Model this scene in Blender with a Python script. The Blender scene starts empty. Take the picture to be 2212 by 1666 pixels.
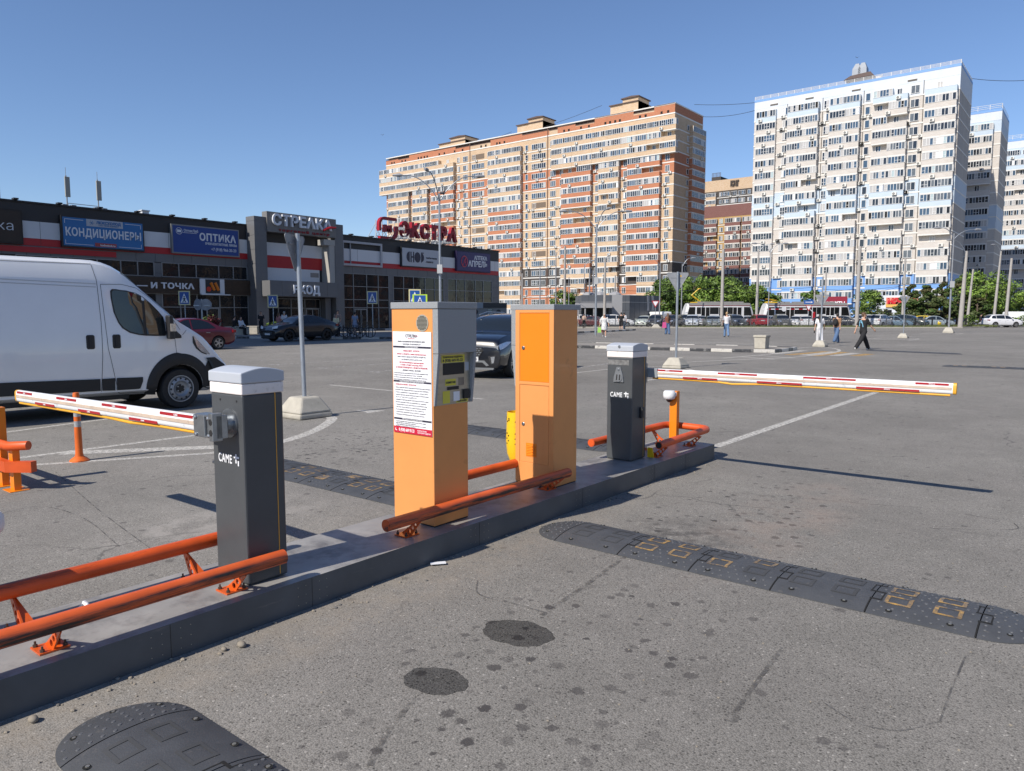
import bpy, bmesh, math, random
from mathutils import Vector, Matrix, Euler
from math import sin, cos, pi, radians, atan, atan2, sqrt, hypot
SC = bpy.context.scene
COL = SC.collection
rnd = random.Random(11)

# ---------------------------------------------------------------- camera, sky, sun, exposure
F, CX, CY, EYE = 1600.0, 1106.0, 833.0, 1.62      # focal length and centre in photo units (2212 wide)
YAW, PITCH = radians(38.67), atan(153 / 1600)
cam = bpy.data.cameras.new('camera')
cam.sensor_width = 36; cam.lens = 36 * F / 2212; cam.clip_start = 0.05; cam.clip_end = 3000
camo = bpy.data.objects.new('camera', cam); COL.objects.link(camo)
camo.location = (0, 0, EYE); camo.rotation_euler = (pi / 2 - PITCH, 0, YAW)
SC.camera = camo
SUN_EL = radians(41.2)
SUN_DIR = Vector((-0.145, -0.99, 0)).normalized()           # horizontal direction towards the sun
w = bpy.data.worlds.new('World'); SC.world = w; w.use_nodes = True
nt = w.node_tree
sky = nt.nodes.new('ShaderNodeTexSky'); sky.sky_type = 'NISHITA'; sky.sun_disc = False
sky.sun_elevation = SUN_EL; sky.sun_rotation = atan2(SUN_DIR.x, SUN_DIR.y)
sky.altitude = 0; sky.air_density = 1.0; sky.dust_density = 0.0; sky.ozone_density = 6.0
bg = nt.nodes['Background']; bg.inputs['Strength'].default_value = 0.108
tint = nt.nodes.new('ShaderNodeMix'); tint.data_type = 'RGBA'; tint.blend_type = 'MULTIPLY'; tint.inputs[0].default_value = 1; tint.inputs[7].default_value = (1.06, 1.0, 1.03, 1)
nt.links.new(sky.outputs[0], tint.inputs[6]); nt.links.new(tint.outputs[2], bg.inputs['Color'])
sl = bpy.data.lights.new('sun', 'SUN'); sl.energy = 4.95; sl.angle = radians(0.53); sl.color = (1.0, 0.93, 0.83)
so = bpy.data.objects.new('sun', sl); COL.objects.link(so)
sv = Vector((SUN_DIR.x * cos(SUN_EL), SUN_DIR.y * cos(SUN_EL), sin(SUN_EL)))
so.rotation_euler = sv.to_track_quat('Z', 'Y').to_euler(); so.location = (0, 0, 80)
SC.view_settings.view_transform = 'Standard'; SC.view_settings.look = 'None'
SC.view_settings.exposure = 0.25; SC.view_settings.gamma = 1
try:
    SC.cycles.use_denoising = True
    SC.cycles.max_bounces = 8
except Exception: pass

# ---------------------------------------------------------------- surveying: photo point -> place on a known plane
CP, SP = cos(PITCH), sin(PITCH)
ER, EF = Vector((cos(YAW), sin(YAW), 0)), Vector((-sin(YAW), cos(YAW), 0))
def ray(x, y):
    a = (x - CX) / F; b = -(y - CY) / F
    return ER * a + EF * (CP + b * SP) + Vector((0, 0, -SP + b * CP))
O = Vector((0, 0, EYE))
def G(x, y, z=0.0):
    r = ray(x, y); return O + r * ((z - EYE) / r.z)
def PX(x, y, X):
    r = ray(x, y); return O + r * (X / r.x)
def PY(x, y, Y):
    r = ray(x, y); return O + r * (Y / r.y)
def D(x, y, d):
    r = ray(x, y); return O + r * (d / r.dot(EF))
def CW(a, d, z=0): return ER * a + EF * d + Vector((0, 0, z))   # right of / ahead of the standpoint

# ---------------------------------------------------------------- materials
MATS = {}
def M(name, col, rough=0.55, metal=0.0, var=0.08, scale=4.0, bump=0.0, bscale=60.0, coat=0.0, spec=0.5, trans=0.0, alpha=1.0, emit=0.0, dirt=0.0, dirtcol=(0.05, 0.045, 0.04), stretch=(1, 1, 1)):
    if name in MATS: return MATS[name]
    m = bpy.data.materials.new(name); m.use_nodes = True; MATS[name] = m
    t = m.node_tree; n = t.nodes; b = n['Principled BSDF']
    b.inputs['Roughness'].default_value = rough; b.inputs['Metallic'].default_value = metal
    b.inputs['Coat Weight'].default_value = coat; b.inputs['Coat Roughness'].default_value = 0.04
    b.inputs['Specular IOR Level'].default_value = spec
    b.inputs['Transmission Weight'].default_value = trans
    c4 = (*col, 1)
    if emit:
        b.inputs['Emission Color'].default_value = c4; b.inputs['Emission Strength'].default_value = emit
    tc = n.new('ShaderNodeTexCoord'); mp = n.new('ShaderNodeMapping'); mp.inputs['Scale'].default_value = stretch
    t.links.new(tc.outputs['Object'], mp.inputs['Vector'])
    if var > 0:
        nz = n.new('ShaderNodeTexNoise'); nz.inputs['Scale'].default_value = scale; nz.inputs['Detail'].default_value = 6
        nz.inputs['Roughness'].default_value = 0.62
        t.links.new(mp.outputs[0], nz.inputs['Vector'])
        mr = n.new('ShaderNodeMapRange'); mr.inputs[1].default_value = 0.25; mr.inputs[2].default_value = 0.75
        mr.inputs[3].default_value = 1 - var; mr.inputs[4].default_value = 1 + var
        t.links.new(nz.outputs['Fac'], mr.inputs[0])
        mx = n.new('ShaderNodeMix'); mx.data_type = 'RGBA'; mx.blend_type = 'MULTIPLY'; mx.inputs[0].default_value = 1
        mx.inputs[6].default_value = c4; t.links.new(mr.outputs[0], mx.inputs[7])
        out = mx.outputs[2]
        if dirt > 0:
            n2 = n.new('ShaderNodeTexNoise'); n2.inputs['Scale'].default_value = scale * 2.7; n2.inputs['Detail'].default_value = 8
            n2.inputs['Roughness'].default_value = 0.7
            t.links.new(mp.outputs[0], n2.inputs['Vector'])
            m2 = n.new('ShaderNodeMapRange'); m2.inputs[1].default_value = 0.62 - dirt * 0.25; m2.inputs[2].default_value = 0.72
            m2.inputs[3].default_value = 0; m2.inputs[4].default_value = min(1, 0.45 + dirt)
            t.links.new(n2.outputs['Fac'], m2.inputs[0])
            m3 = n.new('ShaderNodeMix'); m3.data_type = 'RGBA'; t.links.new(m2.outputs[0], m3.inputs[0])
            t.links.new(out, m3.inputs[6]); m3.inputs[7].default_value = (*dirtcol, 1); out = m3.outputs[2]
        t.links.new(out, b.inputs['Base Color'])
    else:
        b.inputs['Base Color'].default_value = c4
    if bump > 0:
        nb = n.new('ShaderNodeTexNoise'); nb.inputs['Scale'].default_value = bscale; nb.inputs['Detail'].default_value = 4
        t.links.new(tc.outputs['Object'], nb.inputs['Vector'])
        bp = n.new('ShaderNodeBump'); bp.inputs['Strength'].default_value = bump; bp.inputs['Distance'].default_value = 0.004
        t.links.new(nb.outputs['Fac'], bp.inputs['Height']); t.links.new(bp.outputs[0], b.inputs['Normal'])
    return m

def asphalt(name, base, tint, agg=1.0, smooth=False):
    m = bpy.data.materials.new(name); m.use_nodes = True; MATS[name] = m
    t = m.node_tree; n = t.nodes; L = t.links.new; b = n['Principled BSDF']; b.inputs['Roughness'].default_value = 0.85
    b.inputs['Specular IOR Level'].default_value = 0.25
    g = n.new('ShaderNodeNewGeometry'); P = g.outputs['Position']
    def noise(sc, det=4, ro=0.55, vec=P):
        k = n.new('ShaderNodeTexNoise'); k.inputs['Scale'].default_value = sc; k.inputs['Detail'].default_value = det
        k.inputs['Roughness'].default_value = ro; L(vec, k.inputs['Vector']); return k.outputs['Fac']
    def rng(v, a, c, d, e):
        k = n.new('ShaderNodeMapRange'); k.inputs[1].default_value = a; k.inputs[2].default_value = c
        k.inputs[3].default_value = d; k.inputs[4].default_value = e; L(v, k.inputs[0]); return k.outputs[0]
    def mul(a, c):
        k = n.new('ShaderNodeMath'); k.operation = 'MULTIPLY'
        for i, q in enumerate((a, c)):
            if isinstance(q, (int, float)): k.inputs[i].default_value = q
            else: L(q, k.inputs[i])
        return k.outputs[0]
    def mixc(f, a, c):
        k = n.new('ShaderNodeMix'); k.data_type = 'RGBA'; L(f, k.inputs[0])
        for i, q in ((6, a), (7, c)):
            if isinstance(q, tuple): k.inputs[i].default_value = (*q, 1)
            else: L(q, k.inputs[i])
        return k.outputs[2]
    # stones of two sizes set in darker binder
    v1 = n.new('ShaderNodeTexVoronoi'); v1.voronoi_dimensions = '2D'; v1.inputs['Scale'].default_value = 150; L(P, v1.inputs['Vector'])
    v2 = n.new('ShaderNodeTexVoronoi'); v2.voronoi_dimensions = '2D'; v2.inputs['Scale'].default_value = 52; L(P, v2.inputs['Vector'])
    s1 = n.new('ShaderNodeSeparateColor'); L(v1.outputs['Color'], s1.inputs[0])
    s2 = n.new('ShaderNodeSeparateColor'); L(v2.outputs['Color'], s2.inputs[0])
    stone = rng(s1.outputs[0], 0, 1, 1 - 0.36 * agg, 1 + 0.36 * agg)
    edge = rng(v1.outputs['Distance'], 0.25, 0.75, 1.08, 1 - 0.5 * agg)
    big = rng(s2.outputs[1], 0.78, 0.82, 1.0, 1 - 0.85 * agg)
    pale = rng(s2.outputs[2], 0.92, 0.95, 1.0, 1 + 1.1 * agg)
    nearc = rng(v2.outputs['Distance'], 0.2, 0.3, 1.0, 0.0)
    mb = n.new('ShaderNodeMix'); L(nearc, mb.inputs[0]); mb.inputs[2].default_value = 1.0; L(mul(big, pale), mb.inputs[3])
    val = mul(mul(stone, edge), mb.outputs[0])
    val = mul(val, rng(noise(0.55, 5), 0.3, 0.7, 0.9, 1.1))
    val = mul(val, rng(noise(3.2, 6, 0.65), 0.3, 0.7, 0.9, 1.1))
    val = mul(val, rng(noise(0.09, 4), 0.35, 0.65, 0.88, 1.1))
    col = mixc(rng(noise(0.8, 5), 0.35, 0.72, 0, 1), (base * 1.0, base * 0.95, base * 0.865), (base * tint[0], base * tint[1], base * tint[2]))
    k = n.new('ShaderNodeMix'); k.data_type = 'RGBA'; k.blend_type = 'MULTIPLY'; k.inputs[0].default_value = 1
    L(col, k.inputs[6]); L(val, k.inputs[7]); col = k.outputs[2]
    # drips of oil, thick where cars stand at the machine
    v3 = n.new('ShaderNodeTexVoronoi'); v3.voronoi_dimensions = '2D'; v3.inputs['Scale'].default_value = 9.5; L(P, v3.inputs['Vector'])
    s3 = n.new('ShaderNodeSeparateColor'); L(v3.outputs['Color'], s3.inputs[0])
    nd = n.new('ShaderNodeMath'); nd.operation = 'ADD'; L(v3.outputs['Distance'], nd.inputs[0]); L(rng(noise(45, 5, 0.6), 0.2, 0.8, -0.15, 0.15), nd.inputs[1])
    rad = rng(s3.outputs[0], 0.1, 1.0, 0.02, 0.33)
    lt = n.new('ShaderNodeMath'); lt.operation = 'SUBTRACT'; L(rad, lt.inputs[0]); L(nd.outputs[0], lt.inputs[1])
    drip = rng(lt.outputs[0], -0.012, 0.045, 0, 1)
    sep = n.new('ShaderNodeSeparateXYZ'); L(P, sep.inputs[0])
    def band(cx, cy, rx, ry, lo=1.0, hi=0.35):
        a = n.new('ShaderNodeMath'); a.operation = 'SUBTRACT'; L(sep.outputs[0], a.inputs[0]); a.inputs[1].default_value = cx
        c = n.new('ShaderNodeMath'); c.operation = 'SUBTRACT'; L(sep.outputs[1], c.inputs[0]); c.inputs[1].default_value = cy
        a2 = mul(a.outputs[0], 1 / rx); c2 = mul(c.outputs[0], 1 / ry)
        q = n.new('ShaderNodeMath'); q.operation = 'ADD'; L(mul(a2, a2), q.inputs[0]); L(mul(c2, c2), q.inputs[1])
        return rng(q.outputs[0], hi, lo, 1, 0)
    def add(a, c):
        k = n.new('ShaderNodeMath'); k.operation = 'MAXIMUM'; L(a, k.inputs[0]); L(c, k.inputs[1]); return k.outputs[0]
    zone = add(band(-1.95, 2.75, 0.8, 1.5), band(-2.2, 5.6, 0.85, 2.0))
    zone = add(zone, band(-7.3, 6.0, 1.2, 2.4))
    few = rng(s3.outputs[1], 0.25, 0.3, 0, 1)
    fd = mul(mul(drip, zone), few)
    sparse = mul(mul(drip, rng(s3.outputs[1], 0.9, 0.91, 0, 1)), 0.55)
    fd = add(mul(fd, rng(s3.outputs[2], 0, 1, 0.3, 1.0)), sparse)
    col = mixc(fd, col, (base * 0.27, base * 0.25, base * 0.245))
    # grime of a lane and dust at the island foot
    oil = mul(band(-2.35, 4.95, 0.5, 0.55, 1, 0.02), rng(noise(7, 7, 0.7), 0.4, 0.62, 0, 0.85))
    col = mixc(oil, col, (base * 0.3, base * 0.28, base * 0.27))
    dust = mul(band(-3.2, 2.0, 0.42, 4.5, 1, 0.1), rng(noise(5, 7, 0.7), 0.38, 0.7, 0, 0.6))
    col = mixc(dust, col, (base * 1.25, base * 1.08, base * 0.88))
    red = mul(band(-1.9, 6.0, 0.5, 2.2, 1, 0.1), rng(noise(2.2, 7, 0.7), 0.4, 0.66, 0, 0.4))
    col = mixc(red, col, (base * 1.3, base * 1.0, base * 0.82))
    pal = mul(band(-5.4, 3.0, 0.5, 1.2, 1, 0.1), rng(noise(4, 7, 0.7), 0.45, 0.6, 0, 0.55))
    col = mixc(pal, col, (base * 1.6, base * 1.5, base * 1.38))
    # hairline cracks
    vc = n.new('ShaderNodeTexVoronoi'); vc.voronoi_dimensions = '2D'; vc.feature = 'DISTANCE_TO_EDGE'; vc.inputs['Scale'].default_value = 0.42
    na = n.new('ShaderNodeTexNoise'); na.inputs['Scale'].default_value = 1.7; na.inputs['Detail'].default_value = 6; L(P, na.inputs['Vector'])
    va = n.new('ShaderNodeVectorMath'); va.operation = 'MULTIPLY_ADD'; L(na.outputs['Color'], va.inputs[0]); va.inputs[1].default_value = (0.8, 0.8, 0); L(P, va.inputs[2])
    L(va.outputs[0], vc.inputs['Vector'])
    crack = mul(rng(vc.outputs['Distance'], 0.0015, 0.007, 0.75, 0), rng(noise(0.6, 3), 0.5, 0.62, 0, 1))
    col = mixc(crack, col, (base * 0.3, base * 0.29, base * 0.28))
    L(col, b.inputs['Base Color'])
    bp = n.new('ShaderNodeBump'); bp.inputs['Strength'].default_value = 0.55; bp.inputs['Distance'].default_value = 0.003
    L(edge, bp.inputs['Height']); L(bp.outputs[0], b.inputs['Normal'])
    return m

# ---------------------------------------------------------------- mesh helpers
class MB:
    """collects shapes, then links them as ONE mesh object"""
    def __init__(s): s.v = []; s.f = []; s.m = []; s.X = Matrix.Identity(4)
    def add(s, vs, fs, mi=0):
        b = len(s.v); X = s.X
        s.v += [tuple(X @ Vector(p)) for p in vs]
        for f in fs: s.f.append([b + i for i in f]); s.m.append(mi)
    def box(s, x0, x1, y0, y1, z0, z1, mi=0):
        if x0 > x1: x0, x1 = x1, x0
        if y0 > y1: y0, y1 = y1, y0
        if z0 > z1: z0, z1 = z1, z0
        s.add([(x0, y0, z0), (x1, y0, z0), (x1, y1, z0), (x0, y1, z0), (x0, y0, z1), (x1, y0, z1), (x1, y1, z1), (x0, y1, z1)],
              [(0, 3, 2, 1), (4, 5, 6, 7), (0, 1, 5, 4), (1, 2, 6, 5), (2, 3, 7, 6), (3, 0, 4, 7)], mi)
    def hexa(s, bot, top, mi=0):
        s.add(list(bot) + list(top), [(0, 3, 2, 1), (4, 5, 6, 7), (0, 1, 5, 4), (1, 2, 6, 5), (2, 3, 7, 6), (3, 0, 4, 7)], mi)
    def quad(s, a, b, c, d, mi=0): s.add([a, b, c, d], [(0, 1, 2, 3)], mi)
    def tube(s, pts, r, seg=10, mi=0, cap=True):
        pts = [Vector(p) for p in pts]; n = len(pts)
        rs = r if isinstance(r, (list, tuple)) else [r] * n
        vs = []; prev = None
        for i, p in enumerate(pts):
            d = (pts[min(i + 1, n - 1)] - pts[max(i - 1, 0)]).normalized()
            if prev is None:
                u = d.cross(Vector((0, 0, 1)))
                if u.length < 1e-3: u = d.cross(Vector((0, 1, 0)))
                u.normalize()
            else: u = (prev - d * prev.dot(d)).normalized()
            prev = u; q = d.cross(u)
            for k in range(seg):
                a = 2 * pi * k / seg; vs.append(p + (u * cos(a) + q * sin(a)) * rs[i])
        fs = []
        for i in range(n - 1):
            for k in range(seg):
                a = i * seg + k; b = i * seg + (k + 1) % seg; fs.append((a, b, b + seg, a + seg))
        if cap: fs.append(tuple(range(seg))[::-1]); fs.append(tuple((n - 1) * seg + k for k in range(seg)))
        s.add(vs, fs, mi)
    def lathe(s, prof, c=(0, 0, 0), seg=20, mi=0, axis='Z', cap=True):
        vs = []; fs = []
        for r, h in prof:
            for k in range(seg):
                a = 2 * pi * k / seg; x, y = r * cos(a), r * sin(a)
                p = {'Z': (x, y, h), 'X': (h, x, y), 'Y': (y, h, x)}[axis]
                vs.append((p[0] + c[0], p[1] + c[1], p[2] + c[2]))
        n = len(prof)
        for i in range(n - 1):
            for k in range(seg):
                a = i * seg + k; b = i * seg + (k + 1) % seg; fs.append((a, b, b + seg, a + seg))
        if cap and prof[0][0] > 1e-6: fs.append(tuple(range(seg))[::-1])
        if cap and prof[-1][0] > 1e-6: fs.append(tuple((n - 1) * seg + k for k in range(seg)))
        s.add(vs, fs, mi)
    def ball(s, c, r, mi=0, seg=12, rings=8):
        rx, ry, rz = r if isinstance(r, (tuple, list)) else (r, r, r)
        vs = [(c[0], c[1], c[2] - rz)]
        for i in range(1, rings):
            t = -pi / 2 + pi * i / rings
            for k in range(seg):
                a = 2 * pi * k / seg; vs.append((c[0] + rx * cos(t) * cos(a), c[1] + ry * cos(t) * sin(a), c[2] + rz * sin(t)))
        vs.append((c[0], c[1], c[2] + rz)); fs = []
        for k in range(seg): fs.append((0, 1 + (k + 1) % seg, 1 + k))
        for i in range(rings - 2):
            for k in range(seg):
                a = 1 + i * seg + k; b = 1 + i * seg + (k + 1) % seg; fs.append((a, b, b + seg, a + seg))
        e = len(vs) - 1; o = 1 + (rings - 2) * seg
        for k in range(seg): fs.append((o + k, o + (k + 1) % seg, e))
        s.add(vs, fs, mi)
    def prism(s, poly, d0, d1, axis='Y', mi=0):
        """outline given in the plane across axis: X->(y,z), Y->(x,z), Z->(x,y)"""
        def P(a, b, d): return {'X': (d, a, b), 'Y': (a, d, b), 'Z': (a, b, d)}[axis]
        n = len(poly); vs = [P(a, b, d0) for a, b in poly] + [P(a, b, d1) for a, b in poly]
        ar = sum(poly[i][0] * poly[(i + 1) % n][1] - poly[(i + 1) % n][0] * poly[i][1] for i in range(n))
        flip = (ar > 0) == (axis != 'Y'); flip = flip if d1 > d0 else not flip
        fs = [tuple(range(n)), tuple(range(n, 2 * n))[::-1]] + [(i, i + n, (i + 1) % n + n, (i + 1) % n) for i in range(n)]
        if flip: fs = [f[::-1] for f in fs]
        s.add(vs, fs, mi)
    def mesh(s, me, mat4=None, mi=None):
        b = len(s.v); X = s.X @ (mat4 or Matrix.Identity(4))
        s.v += [tuple(X @ v.co) for v in me.vertices]
        for p in me.polygons: s.f.append([b + i for i in p.vertices]); s.m.append(p.material_index if mi is None else mi)
    def data(s, name, mats, smooth=None):
        me = bpy.data.meshes.new(name); me.from_pydata(s.v, [], s.f)
        for m in (mats if isinstance(mats, (list, tuple)) else [mats]): me.materials.append(m)
        me.polygons.foreach_set('material_index', s.m)
        if smooth is not None:
            me.polygons.foreach_set('use_smooth', [True] * len(s.f))
            me.update()
            if smooth < 180: me.set_sharp_from_angle(angle=radians(smooth))
        me.update(); return me
    def build(s, name, mats, parent=None, smooth=None, bevel=0, loc=None, rz=0):
        return link(name, s.data(name, mats, smooth), parent, bevel, loc, rz)
def link(name, me, parent=None, bevel=0, loc=None, rz=0):
    o = bpy.data.objects.new(name, me); COL.objects.link(o)
    if parent is not None: o.parent = parent
    if loc is not None: o.location = loc
    if rz: o.rotation_euler = (0, 0, rz)
    if bevel:
        b = o.modifiers.new('bevel', 'BEVEL'); b.width = bevel; b.segments = 2; b.limit_method = 'ANGLE'; b.angle_limit = radians(40)
        b.harden_normals = False
    return o
USED = {}
def tag(o, label, cat, group=None):
    o['label'] = label; o['category'] = cat
    if group: o['group'] = group
    return o
def thing(name, label, cat, loc=(0, 0, 0), rz=0, group=None):
    o = bpy.data.objects.new(name, None); COL.objects.link(o); o.empty_display_size = 0.2
    o.location = loc; o.rotation_euler = (0, 0, rz); return tag(o, label, cat, group)
def struct(name, mb, mats, kind='structure', **k):
    o = mb.build(name, mats, **k); o['kind'] = kind; return o
def copy_tree(o, parent=None):
    c = o.copy(); COL.objects.link(c)
    if parent is not None: c.parent = parent
    for ch in [x for x in KIDS.get(o.name, [])] if o.name in KIDS else list(o.children): copy_tree(ch, c)
    return c
KIDS = {}
def text_mesh(s, bold=0.0, extrude=0.0, shear=0.0, spacing=1.0, align='LEFT'):
    cu = bpy.data.curves.new('lettering', 'FONT'); cu.body = s; cu.size = 1; cu.offset = bold; cu.extrude = extrude
    cu.space_character = spacing; cu.shear = shear; cu.resolution_u = 3; cu.align_x = align
    o = bpy.data.objects.new('lettering', cu)
    me = bpy.data.meshes.new_from_object(o); bpy.data.objects.remove(o); bpy.data.curves.remove(cu); return me
def lettering(mb, s, at, ux, uz, width=None, height=None, bold=0.0, depth=0.004, mi=0, align='l', spacing=1.0, shear=0.0):
    """writes s from its lower left corner 'at' along ux with up-vector uz; fitted to width and/or cap height"""
    me = text_mesh(s, bold, 1.0, shear, spacing)
    xs = [v.co.x for v in me.vertices]; ys = [v.co.y for v in me.vertices]
    if not xs: return
    x0, x1 = min(xs), max(xs); y0, y1 = min(ys), max(ys)
    sy = (height / 0.73) if height else width / (x1 - x0)
    sx = (width / (x1 - x0)) if width else sy
    ux, uz = Vector(ux).normalized(), Vector(uz).normalized(); nn = ux.cross(uz)
    off = {'l': 0, 'c': -0.5, 'r': -1}[align] * (x1 - x0) * sx
    A = Matrix.Identity(4)
    a = Vector(at) + ux * off
    for i in range(3):
        A[i][0] = ux[i] * sx; A[i][1] = uz[i] * sy; A[i][2] = nn[i] * depth * 0.5; A[i][3] = a[i] - ux[i] * x0 * sx + nn[i] * depth * 0.5
    mb.mesh(me, A, mi); bpy.data.meshes.remove(me)
# ---------------------------------------------------------------- shared materials
WHITE = M('white_powder_coat', (0.72, 0.73, 0.74), 0.45, var=0.05, dirt=0.12, scale=7)
OFFW = M('milky_plastic', (0.75, 0.70, 0.68), 0.5, var=0.06, scale=9, dirt=0.25, dirtcol=(0.42, 0.38, 0.33))
CAPG = M('grey_plastic', (0.42, 0.45, 0.50), 0.42, var=0.03)
ANTH = M('anthracite_paint', (0.062, 0.067, 0.073), 0.42, var=0.12, scale=5, bump=0.12, bscale=500)
BLACK = M('black_rubber', (0.014, 0.014, 0.015), 0.6, var=0.15)
BLK2 = M('black_plastic', (0.02, 0.02, 0.022), 0.5, var=0.1, bump=0.05)
ORANGE = M('orange_panel_paint', (0.70, 0.285, 0.085), 0.46, var=0.06, scale=2.5, bump=.06, bscale=180, dirt=0.08, dirtcol=(0.4, 0.17, 0.05), coat=0.15)
ORANGE2 = M('fresh_orange_paint', (0.78, 0.21, 0.004), 0.4, var=0.03, scale=3, coat=0.15)
RAILO = M('orange_gloss_paint', (0.62, 0.098, 0.012), 0.32, var=0.12, scale=6, dirt=0.1, dirtcol=(0.12, 0.04, 0.015), coat=0.3)
HAMM = M('hammered_grey_paint', (0.27, 0.285, 0.30), 0.4, var=0.45, scale=260, bump=0.3, bscale=260)
STEEL = M('brushed_steel', (0.42, 0.40, 0.34), 0.38, metal=0.75, var=0.14, scale=6, stretch=(1, 1, 6), dirt=0.1)
CHROME = M('cast_metal', (0.33, 0.35, 0.37), 0.36, metal=0.85, var=0.2, scale=20)
GALV = M('galvanised_steel', (0.33, 0.36, 0.40), 0.42, metal=0.55, var=0.22, scale=14, stretch=(1, 1, 0.35))
GALV2 = M('weathered_grey_steel', (0.25, 0.26, 0.28), 0.55, metal=0.2, var=0.2, scale=5, dirt=0.15)
CONC = M('rough_concrete', (0.40, 0.375, 0.32), 0.9, var=0.16, scale=6, bump=0.6, bscale=45, dirt=0.12, dirtcol=(0.22, 0.2, 0.17))
POLEC = M('pole_concrete', (0.34, 0.32, 0.30), 0.85, var=0.14, scale=3, bump=0.3, bscale=30, dirt=0.12)
RED = M('red_reflective_film', (0.36, 0.012, 0.02), 0.35, var=0.08)
YEL = M('yellow_rubber', (0.72, 0.36, 0.03), 0.5, var=0.1)
YELM = M('yellow_enamel', (0.80, 0.50, 0.012), 0.35, var=0.06, dirt=0.06, coat=0.2)
PAPER = M('printed_white_vinyl', (0.76, 0.77, 0.80), 0.4, var=0.02)
INK = M('printed_dark_ink', (0.03, 0.028, 0.05), 0.5, var=0)
INKG = M('printed_grey_ink', (0.16, 0.16, 0.19), 0.5, var=0)
INKR = M('printed_red_ink', (0.52, 0.012, 0.045), 0.5, var=0)
LABELY = M('yellow_sticker', (0.62, 0.55, 0.06), 0.45, var=0.05)
GLASSD = M('dark_glass', (0.012, 0.014, 0.018), 0.03, var=0, spec=0.9)
LENS = M('headlamp_glass', (0.55, 0.57, 0.6), 0.06, metal=0.6, var=0.3, scale=25)

def worn(name, col, wear, lo=0.42, hi=0.6, scale=9, detail=8, st=(1, 1, 1)):
    """paint that has flaked off in patches"""
    m = M(name, col, 0.75, var=0.1, scale=3)
    t = m.node_tree; n = t.nodes; b = n['Principled BSDF']
    g = n.new('ShaderNodeNewGeometry'); mp = n.new('ShaderNodeMapping'); mp.inputs['Scale'].default_value = st
    t.links.new(g.outputs['Position'], mp.inputs[0])
    k = n.new('ShaderNodeTexNoise'); k.inputs['Scale'].default_value = scale; k.inputs['Detail'].default_value = detail; k.inputs['Roughness'].default_value = 0.7
    t.links.new(mp.outputs[0], k.inputs['Vector'])
    r = n.new('ShaderNodeMapRange'); r.inputs[1].default_value = lo; r.inputs[2].default_value = hi; r.inputs[3].default_value = 1 - wear; r.inputs[4].default_value = 1
    t.links.new(k.outputs['Fac'], r.inputs[0]); t.links.new(r.outputs[0], b.inputs['Alpha']); return m
def scuffed(name, base, scuff, lo, hi, scale, st):
    m = bpy.data.materials.new(name); m.use_nodes = True; t = m.node_tree; n = t.nodes; b = n['Principled BSDF']
    tc = n.new('ShaderNodeTexCoord'); mp = n.new('ShaderNodeMapping'); mp.inputs['Scale'].default_value = st; t.links.new(tc.outputs['Object'], mp.inputs[0])
    k = n.new('ShaderNodeTexNoise'); k.inputs['Scale'].default_value = scale; k.inputs['Detail'].default_value = 9; k.inputs['Roughness'].default_value = 0.72
    t.links.new(mp.outputs[0], k.inputs['Vector'])
    r = n.new('ShaderNodeMapRange'); r.inputs[1].default_value = lo; r.inputs[2].default_value = hi; t.links.new(k.outputs['Fac'], r.inputs[0])
    k2 = n.new('ShaderNodeTexNoise'); k2.inputs['Scale'].default_value = 5; k2.inputs['Detail'].default_value = 6; t.links.new(tc.outputs['Object'], k2.inputs['Vector'])
    r2 = n.new('ShaderNodeMapRange'); r2.inputs[1].default_value = 0.3; r2.inputs[2].default_value = 0.7; r2.inputs[3].default_value = 0.84; r2.inputs[4].default_value = 1.16; t.links.new(k2.outputs['Fac'], r2.inputs[0])
    x = n.new('ShaderNodeMix'); x.data_type = 'RGBA'; t.links.new(r.outputs[0], x.inputs[0]); x.inputs[6].default_value = (*base, 1); x.inputs[7].default_value = (*scuff, 1)
    y = n.new('ShaderNodeMix'); y.data_type = 'RGBA'; y.blend_type = 'MULTIPLY'; y.inputs[0].default_value = 1
    t.links.new(x.outputs[2], y.inputs[6]); t.links.new(r2.outputs[0], y.inputs[7]); t.links.new(y.outputs[2], b.inputs['Base Color'])
    b.inputs['Roughness'].default_value = 0.45
    return m
ASPH = asphalt('worn_asphalt', 0.226, (0.91, 0.855, 0.785), agg=0.62)
ASPH_D = asphalt('dark_patch_asphalt', 0.085, (0.95, 0.93, 0.92), agg=0.8)
PAINT_W = worn('worn_white_road_paint', (0.55, 0.53, 0.49), 0.7, 0.38, 0.6, 24)
PAINT_F = worn('faded_white_road_paint', (0.52, 0.51, 0.49), 0.95, 0.40, 0.62)
PAINT_Y = worn('worn_yellow_road_paint', (0.50, 0.31, 0.10), 0.6)
STAIN = worn('oily_asphalt', (0.10, 0.094, 0.088), 0.97, 0.44, 0.68, 12)
CRACKM = worn('tar_seam', (0.08, 0.076, 0.073), 0.95, 0.42, 0.66, 6)

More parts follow.
